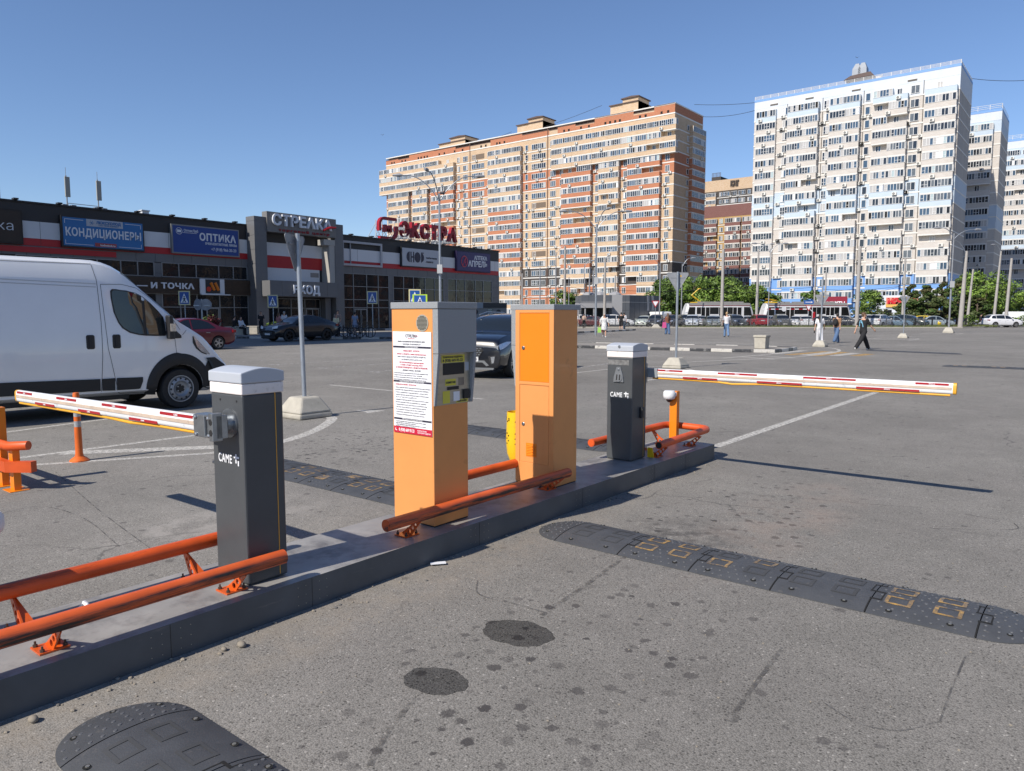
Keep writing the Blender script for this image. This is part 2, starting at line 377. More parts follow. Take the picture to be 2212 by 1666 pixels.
# ---------------------------------------------------------------- ground and road markings
g = MB(); g.quad((-700, -250, 0), (500, -250, 0), (500, 700, 0), (-700, 700, 0)); struct('asphalt_ground', g, ASPH)
_z = [0.0016]
def strip(mb, pts, wd):
    _z[0] += 0.000018; z = _z[0]; pts = [Vector((p[0], p[1], 0)) for p in pts]; L = []; Rr = []
    for i, p in enumerate(pts):
        d = (pts[min(i + 1, len(pts) - 1)] - pts[max(i - 1, 0)]).normalized(); nn = Vector((-d.y, d.x, 0)) * wd / 2
        L.append(p + nn); Rr.append(p - nn)
    for i in range(len(pts) - 1):
        mb.add([(q.x, q.y, z) for q in (L[i], Rr[i], Rr[i + 1], L[i + 1])], [(0, 1, 2, 3)])
def curve(pts, n=6):
    P = [Vector((p[0], p[1])) for p in pts]; P = [2 * P[0] - P[1]] + P + [2 * P[-1] - P[-2]]; o = []
    for i in range(1, len(P) - 2):
        for k in range(n):
            t = k / n; a, b, c, d = P[i - 1:i + 3]
            o.append(0.5 * ((2 * b) + (c - a) * t + (2 * a - 5 * b + 4 * c - d) * t * t + (3 * b - a - 3 * c + d) * t ** 3))
    o.append(P[-2]); return o
wm = MB(); fm = MB(); ym = MB()
strip(wm, [(-3.68, 8.6), (-3.69, 17.3)], 0.13)
strip(wm, [(-8.98, 1.0), (-8.97, 2.96), (-8.11, 4.52)], 0.10)
strip(wm, curve([(-8.11, 4.5), (-8.04, 5.08), (-8.3, 5.8), (-8.73, 6.49), (-9.36, 7.2), (-9.83, 7.4)]), 0.16)
strip(wm, [(-9.57, 2.6), (-9.49, 5.3)], 0.10); strip(wm, [(-9.5, 3.4), (-8.45, 4.75)], 0.24)
strip(wm, [(-11.8, 1.0), (-11.8, 3.5), (-12.26, 5.94)], 0.10); strip(wm, [(-14.38, 1.5), (-14.9, 5.6)], 0.10)
strip(wm, [(-14.0, 10.7), (-11.75, 10.69)], 0.10); strip(wm, [(-9.75, 10.73), (-9.3, 10.72)], 0.10)
a, b_, c = G(1262, 0 + 898), G(1300, 900), G(1345, 893)
for k, X in enumerate((-23.4, -21.1, -18.7, -16.3)):
    strip(fm, [(X, 13.9), (X + 0.2, 18.8)], 0.09); strip(fm, [(X - 0.35, 13.95), (X + 0.35, 13.95)], 0.09)
for X in (-12.5, -14.9, -17.3, -19.7): strip(fm, [(X, 18.4), (X - 0.4, 21.4)], 0.09); strip(fm, [(X - 0.4, 18.4), (X + 0.3, 18.4)], 0.09)
for X in (-13.9, -16.3, -18.7, -21.1): strip(fm, [(X, 24.2), (X, 27.4)], 0.09)
for y0 in (37.5, 45.5, 53, 61, 69, 77):
    for k in range(15):
        X = -15.2 - 2.5 * k + rnd.uniform(-.1, .1)
        if rnd.random() < 0.82:
            l = rnd.choice([1.2, 2.4, 4.8, 4.8]); o_ = rnd.uniform(0, 4.8 - l); strip(fm, [(X, y0 + o_), (X, y0 + o_ + l)], 0.09)
for y0 in (42.5, 58, 74): strip(fm, [(-44, y0), (-30, y0 + .2)], 0.07)
aw = G(1291, 886), G(1336, 888), G(1302, 893)
az = [G(*p) for p in ((762, 886), (832, 887), (795, 893), (785, 889))]
wm.add([(p.x, p.y, 0.0014) for p in az], [(0, 1, 2, 3)])
def teardrop(cx, cy, hatch=True):
    R_ = [(1.4, -5.0), (1.4, -1.9), (1.2, -0.9), (0.8, -0.1), (0.1, 0.55), (-0.6, 0.55), (-1.1, 0.1), (-1.3, -0.8), (-1.3, -5.0)]
    strip(wm, curve([(cx + a, cy + b) for a, b in R_], 4), 0.12)
    if hatch:
        for k in range(4): strip(wm, [(cx - 1.2, cy - 4.6 + k * 1.1), (cx + 1.3, cy - 3.4 + k * 1.1)], 0.16)
teardrop(-10.2, 20.3, False); teardrop(-11.1, 57.1); teardrop(-11.0, 75.6); 
for mb_, p0, p1 in ((wm, (1668, 765), (1737, 757.5)), (ym, (1702, 767), (1788, 759.5)), (wm, (1736, 768), (1806, 760)), (ym, (1757, 769.5), (1827, 761)), (wm, (1800, 769), (1850, 763)), (ym, (1845, 769), (1880, 765)), (wm, (1562, 774), (1668, 765)), (wm, (1600, 771), (1674, 777)), (wm, (1640, 768), (1716, 774))):
    strip(mb_, [G(*p0), G(*p1)], 0.42 if mb_ is ym or p0[0] > 1660 else .16)
strip(wm, curve([G(*p_) for p_ in ((1440, 785), (1560, 779), (1680, 774), (1760, 768), (1806, 761), (1812, 756), (1795, 752.5), (1755, 750.5), (1700, 754))], 5), .15)
struct('road_marking', wm, PAINT_W); struct('faded_road_marking', fm, PAINT_F); struct('yellow_road_marking', ym, PAINT_Y)
def blob(mb, cx, cy, rx, ry, z, seed, rough=0.09, n=44):
    r = random.Random(seed); ph = [r.uniform(0, 6.3) for _ in range(6)]; vs = [(cx, cy, z)]
    for i in range(n):
        a = 2 * pi * i / n; k = 1 + rough * (sin(2 * a + ph[0]) * .6 + sin(5 * a + ph[1]) * .35 + sin(9 * a + ph[2]) * .3 + sin(17 * a + ph[3]) * .22)
        vs.append((cx + rx * k * cos(a), cy + ry * k * sin(a), z))
    mb.add(vs, [(0, 1 + i, 1 + (i + 1) % n) for i in range(n)])
p = MB(); blob(p, -2.26, 2.87, 0.185, 0.15, 0.0012, 1); blob(p, -2.235, 2.25, 0.155, 0.115, 0.0012, 2); struct('asphalt_patch', p, ASPH_D)
st = MB()
strip(st, curve([(-2.29, 3.12), (-2.36, 3.7), (-2.44, 4.29)]), 0.03); strip(st, curve([(-1.14, 3.54), (-1.12, 3.2), (-1.09, 2.78)]), 0.02)
blob(st, -1.09, 2.78, 0.035, 0.04, 0.0011, 5); strip(st, curve([(-2.2, 2.1), (-2.1, 1.85), (-1.98, 1.65)]), 0.025)
struct('oil_stain', st, STAIN)
cr = MB()
for pl in ([(2085, 1420), (2055, 1490), (2030, 1560)], [(2030, 1560), (1940, 1580), (1850, 1562), (1780, 1520)], [(1590, 1065), (1880, 1090), (2010, 1100), (2190, 1130)], [(2190, 1130), (2185, 1145), (2000, 1142)], [(1031, 1255), (1035, 1285), (1110, 1305), (1180, 1325)], [(120, 1020), (210, 1100), (330, 1190)], [(0, 1110), (90, 1095), (180, 1120), (262, 1185)]):
    strip(cr, curve([G(*q) for q in pl], 5), 0.009)
struct('asphalt_seam', cr, CRACKM)

# ---------------------------------------------------------------- the traffic island under the barriers
ISLT = scuffed('island_top_concrete', (0.27, 0.262, 0.25), (0.12, 0.113, 0.11), 0.46, 0.66, 3.2, (1, 1, 1))
ISLF = scuffed('island_steel_edging', (0.070, 0.080, 0.092), (0.16, 0.155, 0.15), 0.62, 0.78, 3, (1, 1, 9))
IX0, IX1, IY0, IY1, IZ = -4.0, -3.36, -4.0, 7.87, 0.17
im = MB(); top = [(IX0, IY0), (IX1, IY0), (IX1, IY1 - 0.03), (IX1 - 0.12, IY1), (IX0 + 0.12, IY1), (IX0, IY1 - 0.06)]
n = len(top)
im.add([(x, y, 0) for x, y in top] + [(x, y, IZ) for x, y in top], [tuple(range(n, 2 * n))], 0)
im.add([(x, y, 0) for x, y in top] + [(x, y, IZ) for x, y in top], [(i, (i + 1) % n, (i + 1) % n + n, i + n) for i in range(n)], 1)
for y in (-1.2, 0.3, 1.62, 2.42, 3.83, 5.15, 6.42, 7.1):
    im.box(IX1 - 0.001, IX1 + 0.0012, y, y + 0.003, 0.002, IZ - 0.004, 2)
    for dy in (-0.09, -0.04, 0.05, 0.1):
        for z in (0.035, 0.085, 0.135): im.lathe([(0.003, IX1), (0.0025, IX1 + 0.002)], (0, y + dy, z), 6, 3, 'X')
struct('traffic_island', im, [ISLT, ISLF, BLACK, STEEL], bevel=0.006)
gr = MB(); r = random.Random(4)
for k in range(240):
    y = r.uniform(0.2, 7.6); x = IX1 + abs(r.gauss(0, 0.09)) + 0.005; s = r.choice([.003, .004, .006, .010]) * r.uniform(.6, 1.2)
    gr.ball((x, y, s * .35), (s * r.uniform(.8, 1.5), s, s * .6), r.choice([0, 0, 1]), 6, 4)
for k in range(90):
    gr.ball((r.uniform(-3.3, -0.2), r.uniform(0.8, 5.5), .002), (.006 * r.uniform(.5, 1.3), .005, .003), 0, 6, 4)
GRIT = M('grit_stone', (0.24, 0.21, 0.17), 0.9, var=0.2); GRIT2 = M('grit_dark', (0.12, 0.115, 0.11), 0.9, var=0.2)
struct('grit', gr, [GRIT, GRIT2], kind='stuff')
for (px, py, s, lab) in ((72, 1560, .024, 'beige pebble on the asphalt in the lower left corner by the island'), (484, 1268 + 138, .017, 'grey pebble at the foot of the island near the rubber ramp'), (522, 1398, .026, 'flat grey stone lying in the island edge shadow')):
    q = G(px, py); b = MB(); b.ball((0, 0, s * .55), (s, s * .75, s * .6), 0, 10, 7); tag(b.build('pebble', GRIT, smooth=180, loc=(q.x, q.y, 0)), lab, 'pebble')
b = MB(); b.box(-.05, .05, -.02, .02, 0.002, .006); q = G(925, 1207); tag(b.build('paper_scrap', PAPER, loc=(IX1 + .06, q.y - .05, 0.01), rz=0.9), 'white scrap of paper at the foot of the island below the rail end', 'litter')
for (x, y, lab) in ((-3.86, 1.42, 'crumpled white strip of litter behind the nearest orange rail'),):
    b = MB(); b.tube([(0, 0, .01), (.04, .01, .05), (.09, .0, .055), (.12, -.02, .01)], [.008, .012, .012, .006], 6); tag(b.build('litter_strip', PAPER, smooth=60, loc=(x, y, IZ + .0)), lab, 'litter')

# ---------------------------------------------------------------- barrier cabinets with arms
def letters_brand(parent, y, x0, z0, wd):
    mb = MB(); ux, uz = (1, 0, 0), (0, 0, 1)
    lettering(mb, 'CAME', (x0, y, z0), ux, uz, width=wd * 0.68, height=wd * 0.25, bold=0.016, depth=0.002, spacing=1.12)
    x = x0 + wd * .78; h = wd * .27; t = h * .2
    mb.box(x, x + h * .95, y - .002, y, z0 + h * .62, z0 + h * .62 + t); mb.box(x + h * .3, x + h * .3 + t, y - .002, y, z0 + h * .62 + t, z0 + h * 1.05)
    mb.box(x + h * .3, x + h * .3 + t, y - .002, y, z0 + h * .12, z0 + h * .62); mb.box(x + h * .72, x + h * .72 + t, y - .002, y, z0 - h * .12, z0 + h * .4)
    mb.build('brand_lettering', PAPER, parent)
def cabinet(root, X0, X1, Y0, Y1):
    """a barrier cabinet in world axes, root at its foot"""
    rx, ry = root.location.x, root.location.y
    X0 -= rx; X1 -= rx; Y0 -= ry; Y1 -= ry; z = 0.0
    b = MB(); b.box(X0, X1, Y0, Y1, z + .006, 1.03); b.box(X0 + .01, X1 - .01, Y0 + .01, Y1 - .01, z, .02)
    b.build('cabinet', ANTH, root, bevel=0.012)
    s = MB(); s.box(X1 - .002, X1 + .0015, Y1 - .052, Y1 - .048, .02, 1.03); s.build('yellow_seam', YEL, root)
    s = MB(); s.box(X0 - .004, X1 + .004, Y0 - .004, Y1 + .004, 1.03, 1.088); s.build('light_band', OFFW, root, bevel=0.006)
    c = MB(); zz = 1.09; pr = [(Y0 - .008, zz), (Y1 + .008, zz)]
    for i in range(13):
        t = i / 12; pr.append((Y1 + .008 - t * (Y1 - Y0 + .016), zz + .056 + .024 * sin(pi * (1 - t))))
    c.prism(pr, X0 - .008, X1 + .008, 'X'); c.build('cap', CAPG, root, bevel=0.006)
    return X0, X1, Y0, Y1
def arm(root, base, tip, hb=0.09, th=0.05, droop=0.0):
    """boom from base to tip in root space; flat face towards -Y"""
    base, tip = Vector(base), Vector(tip); L = (tip - base).length
    d = (tip - base).normalized(); side = Vector((0, 0, 1)).cross(d).normalized()
    if side.y > 0: side = -side
    up = d.cross(side); up = up if up.z > 0 else -up
    A = Matrix(((d.x, side.x, up.x, base.x), (d.y, side.y, up.y, base.y), (d.z, side.z, up.z, base.z), (0, 0, 0, 1)))
    sec = []
    for k in range(20):
        a = 2 * pi * k / 20; sec.append((th / 2 * abs(cos(a)) ** .7 * (1 if cos(a) > 0 else -1), hb / 2 * abs(sin(a)) ** .45 * (1 if sin(a) > 0 else -1)))
    b = MB(); b.X = A; b.prism(sec, 0, L, 'X'); o = b.build('boom', WHITE, root, smooth=40)
    y0 = th / 2
    s = MB(); s.X = A; s.box(0.02, L - .01, y0 - .004, y0 + .0035, -.009, .011); s.build('rubber_groove', M('beige_rubber', (0.50, 0.40, 0.32), 0.7, var=0.2, scale=8, dirt=0.15, dirtcol=(.25, .2, .16)), o)
    e = MB(); e.X = A; e.tube([(0.03, 0.004, -hb / 2 - .008), (L * .17, .004, -hb / 2 - .008), (L * .27, .004, -hb / 2 - .012), (L * .32, .004, -hb / 2 - .017 - droop), (L * .42, .004, -hb / 2 - .009), (L - .02, 0.004, -hb / 2 - .009)], .010, 8); e.build('rubber_edge', YEL, o, smooth=60)
    q = MB(); q.X = A; q.prism([(y * 1.07, z * 1.04) for y, z in sec], L - .002, L + .022, 'X'); q.build('end_cap', YEL, o, smooth=40)
    return A, L, o, y0
def film(o, A, L, y0, us, vs, hh=.016, flip=False):
    for z, arr in ((.031, us), (-.031, vs)):
        for u0, u1 in arr:
            f = MB(); f.X = A; f.box(u0, u1, y0 - .016, y0 - .0015 + .0022, z - hh / 2, z + hh / 2, 0)
            um = (u0 + u1) / 2; X = Vector((-1, 0, 0)) if flip else Vector((1, 0, 0))
            ln = MB(); lettering(ln, 'CAME', (um, y0 + .0008, z - .004), (-1, 0, 0), (0, 0, 1), width=.045, height=.009, bold=.03, depth=.0012, align='c')
            f.add(ln.v, ln.f, 1); f.build('red_film', [RED, PAPER], o)
def clampblock(root, A):
    k = MB(); k.X = A @ Matrix.Translation((-.048, .012, 0))
    k.box(-.125, .085, -.03, .036, -.062, .062, 0)
    k.box(-.03, .085, .036, .05, -.058, .058, 0); k.box(-.125, -.085, .0, .056, -.072, .074, 0)
    for z in (-.06, .05): k.box(-.12, .07, .03, .047, z, z + .012, 0)
    for u in (-.075, .055):
        for z in (-.046, .046): k.lathe([(.012, .04), (.012, .056), (.006, .060)], (u, 0, z), 8, 0, 'Y')
    for z in (-.028, .028): k.lathe([(.019, .05), (.019, .0575), (.013, .0575)], (-.105, 0, z), 12, 1, 'Y')
    k.build('boom_clamp', [CHROME, BLACK], root, bevel=.005)
# left barrier: boom in front of the cabinet
r1 = thing('barrier_gate', 'anthracite parking barrier whose boom crosses in front of the white van', 'barrier', (-3.655, 2.24, IZ), group='boom barriers on the island')
x0, x1, y0, y1 = cabinet(r1, -3.81, -3.502, 2.12, 2.366)
letters_brand(r1, y0 - .001, x0 + .06, .655, .195)
d_ = MB(); d_.lathe([(.078, y0 - .01), (.078, y0 + .002)], (0.03, 0, .875), 26, 0, 'Y'); d_.lathe([(.05, y0 - .04), (.05, y0 - .01)], (0.03, 0, .87), 20, 0, 'Y')
for dx in (-.06, .1): d_.lathe([(.006, y0 - .002), (.006, y0 + .001)], (dx, 0, .995), 8, 1, 'Y')
d_.build('drive_flange', [CHROME, BLACK], r1, smooth=40)
b0 = PY(452, 910, 2.02); t0 = G(42, 851, 1.0); off = Vector(r1.location)
A, L, o, fy = arm(r1, Vector((-3.735, 2.055, 1.035)) - off, Vector((t0.x, t0.y, .985)) - off)
sc_ = L / 3.05
film(o, A, L, fy, [(.12 * sc_, .52 * sc_), (.98 * sc_, 1.36 * sc_), (1.8 * sc_, 2.17 * sc_), (2.68 * sc_, 3.02 * sc_)], [(.56 * sc_, .95 * sc_), (1.4 * sc_, 1.77 * sc_), (2.22 * sc_, 2.62 * sc_)], flip=True)
clampblock(r1, A)
# right barrier: boom behind the cabinet, over the right-hand lane
r2 = thing('barrier_gate', 'anthracite parking barrier with round release lock, its long boom reaching over the right lane', 'barrier', (-3.735, 6.52, IZ), group='boom barriers on the island')
x0, x1, y0, y1 = cabinet(r2, -3.88, -3.594, 6.376, 6.666)
letters_brand(r2, y0 - .001, x0 + .04, .635, .2)
k = MB(); cxk, czk = x0 + .135, .78 + .08
k.prism([(cxk + a, czk + b) for a, b in ((-.058, -.075), (.058, -.075), (.052, -.02), (.022, .075), (-.022, .075), (-.052, -.02))], y0 - .012, y0 + .002, 'Y', 0)
k.lathe([(.043, y0 - .016), (.043, y0 - .01)], (0, 0, 0), 22, 0, 'Y') if False else None
k.X = Matrix.Translation((cxk, 0, czk - .027)); k.lathe([(.045, y0 - .018), (.045, y0 - .01)], (0, 0, 0), 22, 0, 'Y')
for sx in (-1, 1): k.prism([(sx * .016 - .008, -.028), (sx * .016 + .006, -.028), (sx * .016 + .010, .026), (sx * .016 - .002, .030)], y0 - .0195, y0 - .017, 'Y', 1)
k.X = Matrix.Translation((cxk, 0, czk + .05)); k.lathe([(.011, y0 - .018), (.011, y0 - .01)], (0, 0, 0), 12, 2, 'Y')
k.build('release_lock', [M('lock_grey_plastic', (.15, .16, .175), .4, var=.05), BLACK, CHROME], r2, bevel=.002)
k = MB(); k.lathe([(.014, y0 - .012), (.014, y0 + .002)], (x0 + .14, 0, 1.135), 14, 0, 'Y'); k.build('cap_lock', CHROME, r2)
k = MB(); k.box(x1, x1 + .028, y0 + .15, y0 + .2, .42, .53); k.box(x1 + .02, x1 + .034, y0 + .155, y0 + .178, .435, .515); k.build('door_catch', BLK2, r2, bevel=.006)
k = MB(); k.box(x0 + .005, x1 - .04, y0 - .0012, y0 + .001, .955, 1.005); k.build('tape_residue', M('tape_residue', (.16, .16, .16), .5, var=.5, scale=30), r2)
off = Vector(r2.location); t0 = G(2060, 840, 1.03)
A, L, o, fy = arm(r2, Vector((-3.60, 6.76, 1.032)) - off, Vector((t0.x, t0.y, 1.03)) - off, droop=.006)
e_ = L / 1680
film(o, A, L, fy, [(22 * e_, 225 * e_), (452 * e_, 690 * e_), (950 * e_, 1225 * e_), (1510 * e_, 1660 * e_)], [(228 * e_, 450 * e_), (690 * e_, 945 * e_), (1228 * e_, 1530 * e_)])
k = MB(); k.X = A; k.box(-.16, .09, -.035, .034, -.046, .047); k.build('boom_sleeve', M('sleeve_grey', (.24, .26, .28), .4, var=.1), r2, bevel=.004)
k = MB(); k.box(x1 - .12, x1 - .02, y1, y1 + .06, .76, .96); k.build('drive_flange', CHROME, r2, bevel=.006)
class MBM(MB):
    """adds to an existing mesh, with its own material slots"""
    def __init__(s, mb, remap): s.v, s.f, s.m = mb.v, mb.f, mb.m; s.X = mb.X; s.rm = remap
    def add(s, vs, fs, mi=0): MB.add(s, vs, fs, s.rm.get(mi, mi))
# ---------------------------------------------------------------- pay stations
def paystation(root, head):
    """local frame: front panel faces -Y, 0.40 wide from x=-0.2 to 0.2, body 0.345 deep; head on side sx"""
    sx = head
    b = MB(); b.box(-.2, .2, 0, .345, .008, 1.49); b.build('body', ORANGE, root, bevel=.004)
    p = MB(); p.box(-.197, .197, .004, .34, 0, .012); p.build('plinth', BLACK, root)
    c = MB(); c.box(-.203 if sx > 0 else -.255, .255 if sx > 0 else .203, -.008, .39, 1.49, 1.535); c.build('cap', HAMM, root, bevel=.004)
    h = MB()
    xa, xb = sx * .2005, sx * .25
    h.box(xa, xb, -.001, .385, 1.19, 1.488)
    for ya, yb in ((-.001, .022), (.36, .385)):
        P = lambda x, y, z: (x, y, z)
        h.hexa([P(xa, ya, .835), P(sx * .212, ya, .835), P(sx * .212, yb, .835), P(xa, yb, .835)], [P(xa, ya, 1.187), P(xb, ya, 1.187), P(xb, yb, 1.187), P(xa, yb, 1.187)])
    if sx < 0: h.f = [f[::-1] for f in h.f]
    h.build('head', HAMM, root, bevel=.003)
    return h
t = thing('pay_station', 'orange pay station carrying the white parking rules notice, nearer of the two', 'pay station', (-3.705, 3.533, IZ), group='orange pay stations on the island')
paystation(t, 1)
s = MB(); s.box(.2005, .206, .022, .36, .835, 1.19); so_ = s.build('operating_panel', STEEL, t)
def ctl(name, bx, mats, *txt):
    q = MB(); q.box(*bx)
    for s_, at, w_, h_ in txt: lettering(q, s_, at, (0, 1, 0), (0, 0, 1), width=w_, height=h_, bold=.03, depth=.001, mi=1)
    return q.build(name, mats, so_)
ctl('sticker', (.206, .208, .075, .305, 1.123, 1.175), [LABELY, INK], ('8 (928) 669-93-23', (.2082, .085, 1.13), .2, .018), ('ТЕХНИЧЕСКАЯ ПОДДЕРЖКА', (.2082, .085, 1.155), .2, .012))
ctl('display', (.206, .209, .09, .3, 1.04, 1.12), BLACK); ctl('speaker_holes', (.206, .2065, .31, .35, 1.06, 1.12), CAPG)
ctl('sticker', (.206, .2075, .11, .215, .965, 1.01), [LABELY, INK], ('2 ВОЗЬМИТЕ ТАЛОН', (.2076, .115, .98), .095, .014)); ctl('ticket_slot', (.206, .212, .13, .24, .935, .957), BLACK)
ctl('sticker', (.206, .2075, .085, .155, .845, .93), [LABELY, INK]); ctl('card_reader', (.206, .21, .19, .25, .855, .92), PAPER)
bo = ctl('button', (.206, .222, .285, .345, .865, .93), BLACK); q = MB(); q.box(.222, .2245, .3, .33, .88, .915); q.build('button_cap', PAPER, bo) if False else None
ctl('sticker', (.206, .2078, .22, .335, .84, .862), [LABELY, INK], ('1 НАЖМИТЕ НА КНОПКУ', (.2079, .225, .845), .1, .012))
q = MB()
for k in range(5): q.box(.206, .2072, .245 + k * .012, .249 + k * .012, .96, 1.015)
q.build('intercom_slots', INK, so_)
g2 = MB(); g2.X = Matrix.Translation((.105, 0, 1.394)); g2.lathe([(.058, -.004), (.058, .002)], (0, 0, 0), 30, 0, 'Y')
for i in range(-6, 7):
    for j in range(-6, 7):
        if i * i + j * j < 34: g2.box(i * .0088 - .0025, i * .0088 + .0025, -.006, -.0035, j * .0088 - .0025, j * .0088 + .0025, 1)
g2.build('loudspeaker_grille', [M('grille_metal', (.42, .40, .33), .4, metal=.3, var=.05), BLK2], t)
n_ = MB(); n_.box(-.185, .19, -.006, -.001, .627, 1.334); no = n_.build('notice', PAPER, t)
n_ = MB(); ux, uz = (1, 0, 0), (0, 0, 1); Yn = -.0062
n_.box(-.185, .19, -.0066, -.006, .627, .672, 2)
for z in (1.222, .983, .72): n_.box(-.182, .187, -.0066, -.006, z, z + .013, 0)
def ln(s_, x, z, w, h, mi=1, al='c', b=.02): lettering(n_, s_, (x, Yn, z), ux, uz, width=w, height=h, bold=b, depth=.0007, mi=mi, align=al)
ln('СТРЕЛКА', 0, 1.295, .115, .02, 0, b=.03); n_.box(.035, .068, -.0068, -.006, 1.304, 1.3075, 2); ln('торговый центр', 0, 1.284, .07, .006, 2)
ln('ПРАВИЛА ПОЛЬЗОВАНИЯ ПЛАТНОЙ ПАРКОВКОЙ ПО АДРЕСУ', 0, 1.261, .27, .0095, 0); ln('Г. КРАСНОДАР, УЛ. МОСКОВСКАЯ, 140', 0, 1.243, .18, .0095, 0)
ln('ТАРИФЫ НА УСЛУГИ ПАРКОВКИ', 0, 1.2245, .13, .008, 3); 
ln('ПЕРВЫЕ 60 МИНУТ – БЕСПЛАТНО;', 0, 1.197, .16, .0105, 2); ln('НАЧИНАЯ С 61-ОЙ МИНУТЫ, с момента получения парковочного', 0, 1.175, .29, .0095, 2)
ln('талона, стоимость парковки 100 РУБЛЕЙ ЗА КАЖДЫЙ ЧАС;', 0, 1.157, .28, .0095); ln('С 361-ОЙ МИНУТЫ ОПЛАТА 600 РУБ. в сутки;', 0, 1.137, .21, .0095, 1)
ln('ПРИ ПОВТОРНОМ ВЪЕЗДЕ на территорию парковки,', 0, 1.117, .24, .0095, 2); ln('В ТЕЧЕНИЕ 15-ТИ МИНУТ после выезда, ОПЛАТА', 0, 1.1, .22, .0095, 2)
ln('ЗА ПАРКОВКУ ПРОИЗВОДИТСЯ С 1-ОЙ МИНУТЫ ПРЕБЫВАНИЯ;', 0, 1.082, .31, .0105, 2); ln('АБОНЕМЕНТ НА МЕСЯЦ – 5400 РУБЛЕЙ.', 0, 1.063, .18, .0095, 0)
for k, (s_, w_) in enumerate((('* Льготное пребывание (без оплаты) предусмотрено для категорий, определённых законом', .34), ('** Ущерб за порчу или утерю парковочного талона – 1000 рублей', .28), ('*** Оплата производится банковскими картами либо наличными', .33), ('через терминалы, установленные на выезде и в торговом центре', .32))): ln(s_, -.178, 1.044 - k * .0148, w_, .0075, 1, 'l')
ln('ПРАВИЛА ПОЛЬЗОВАНИЯ ТЕРРИТОРИЕЙ ПЛАТНОЙ ПАРКОВКИ', 0, .9855, .24, .008, 3)
ln('1. РЕЖИМ РАБОТЫ ПАРКОВКИ – КРУГЛОСУТОЧНО;', -.165, .963, .21, .009, 2, 'l')
body = ('2. Въезд на территорию парковки осуществляется по парковочному талону, полученному', 'на въездной стойке. Парковка транспортных средств без талона ЗАПРЕЩЕНА;', '3. Скорость передвижения по территории парковки – не более 5 км/час;', '4. Въезд на территорию парковки транспортных средств с опасными грузами', 'ЗАПРЕЩЁН;', '5. Движение по территории парковки осуществляется по разметке и знакам', 'дорожного движения, стоянка вне размеченных мест запрещена;', '6. Администрация не несёт ответственности за оставленные вещи;', '7. При утере талона обращаться в службу поддержки парковки', 'по указанному телефону, для расчёта стоимости;', '8. Пользование парковкой означает согласие с правилами', 'и тарифами, размещёнными на территории парковки;')
for k, s_ in enumerate(body): ln(s_, -.165, .943 - k * .0172, .2 + .3 * min(1, len(s_) / 84) * .5, .0078, 1, 'l')
ln('ОТВЕТСТВЕННОСТЬ ЗА НАРУШЕНИЕ ПРАВИЛ ПАРКОВКИ', 0, .7225, .2, .008, 3)
for k, s_ in enumerate(('1. В случае нарушения правил парковки взимается плата согласно тарифам,', 'действующим на территории парковки;', '2. Лица, причинившие ущерб оборудованию, возмещают его в полном', 'объёме в установленном порядке.')): ln(s_, -.165, .705 - k * .0115, .3 if k % 2 == 0 else .2, .0072, 1, 'l')
ln('8 (928) 669 93 23', -.135, .64, .155, .021, 3, 'l', .03); ln('ТЕЛЕФОН СЛУЖБЫ', .05, .652, .09, .009, 3, 'l'); ln('ТЕХНИЧЕСКОЙ ПОДДЕРЖКИ', .05, .638, .128, .009, 3, 'l')
n_.tube([(-.165, -.0068, .66), (-.169, -.0068, .65), (-.16, -.0068, .642), (-.152, -.0068, .641)], .003, 6, 3)
n_.build('notice_print', [INK, INKG, INKR, PAPER], no)
# second pay station, turned round so that its service doors face us
t2 = thing('pay_station', 'orange pay station with two locked service doors and a yellow bin at its side', 'pay station', (-3.735, 4.97, IZ), group='orange pay stations on the island')
paystation(t2, -1)
f = MB(); f.box(-.2, -.155, -.006, 0, .02, 1.49); f.box(.155, .2, -.006, 0, .02, 1.49); f.box(-.155, .155, -.006, 0, 1.465, 1.49); f.box(-.155, .155, -.006, 0, .86, .885); f.box(-.155, .155, -.0045, 0, .02, .19)
f.build('door_frame', ORANGE, t2, bevel=.002)
dd = MB(); dd.box(-.151, .151, -.003, 0, .889, 1.461); d1 = dd.build('door', ORANGE2, t2); d1['label'] = 'bright orange upper service door'
dd = MB(); dd.box(-.151, .151, -.003, 0, .194, .856); d2 = dd.build('door', ORANGE, t2); d2['label'] = 'pale orange lower service door with a louvre'
for par, z in ((d1, 1.17), (d2, .52)):
    l = MB(); l.X = Matrix.Translation((-.115, 0, z)); l.lathe([(.016, -.003), (.016, -.008), (.012, -.011)], (0, 0, 0), 16, 0, 'Y'); l.box(-.003, .003, -.0125, -.01, -.008, .008, 1); l.build('lock', [CHROME, BLACK], par)
l = MB(); l.box(-.085, .025, -.006, -.002, .245, .36)
for k in range(7): l.hexa([(-.075, -.007, .256 + k * .0135), (.015, -.007, .256 + k * .0135), (.015, -.005, .262 + k * .0135), (-.075, -.005, .262 + k * .0135)], [(-.075, -.012, .259 + k * .0135), (.015, -.012, .259 + k * .0135), (.015, -.006, .265 + k * .0135), (-.075, -.006, .265 + k * .0135)])
l.build('louvre', ORANGE2, d2)
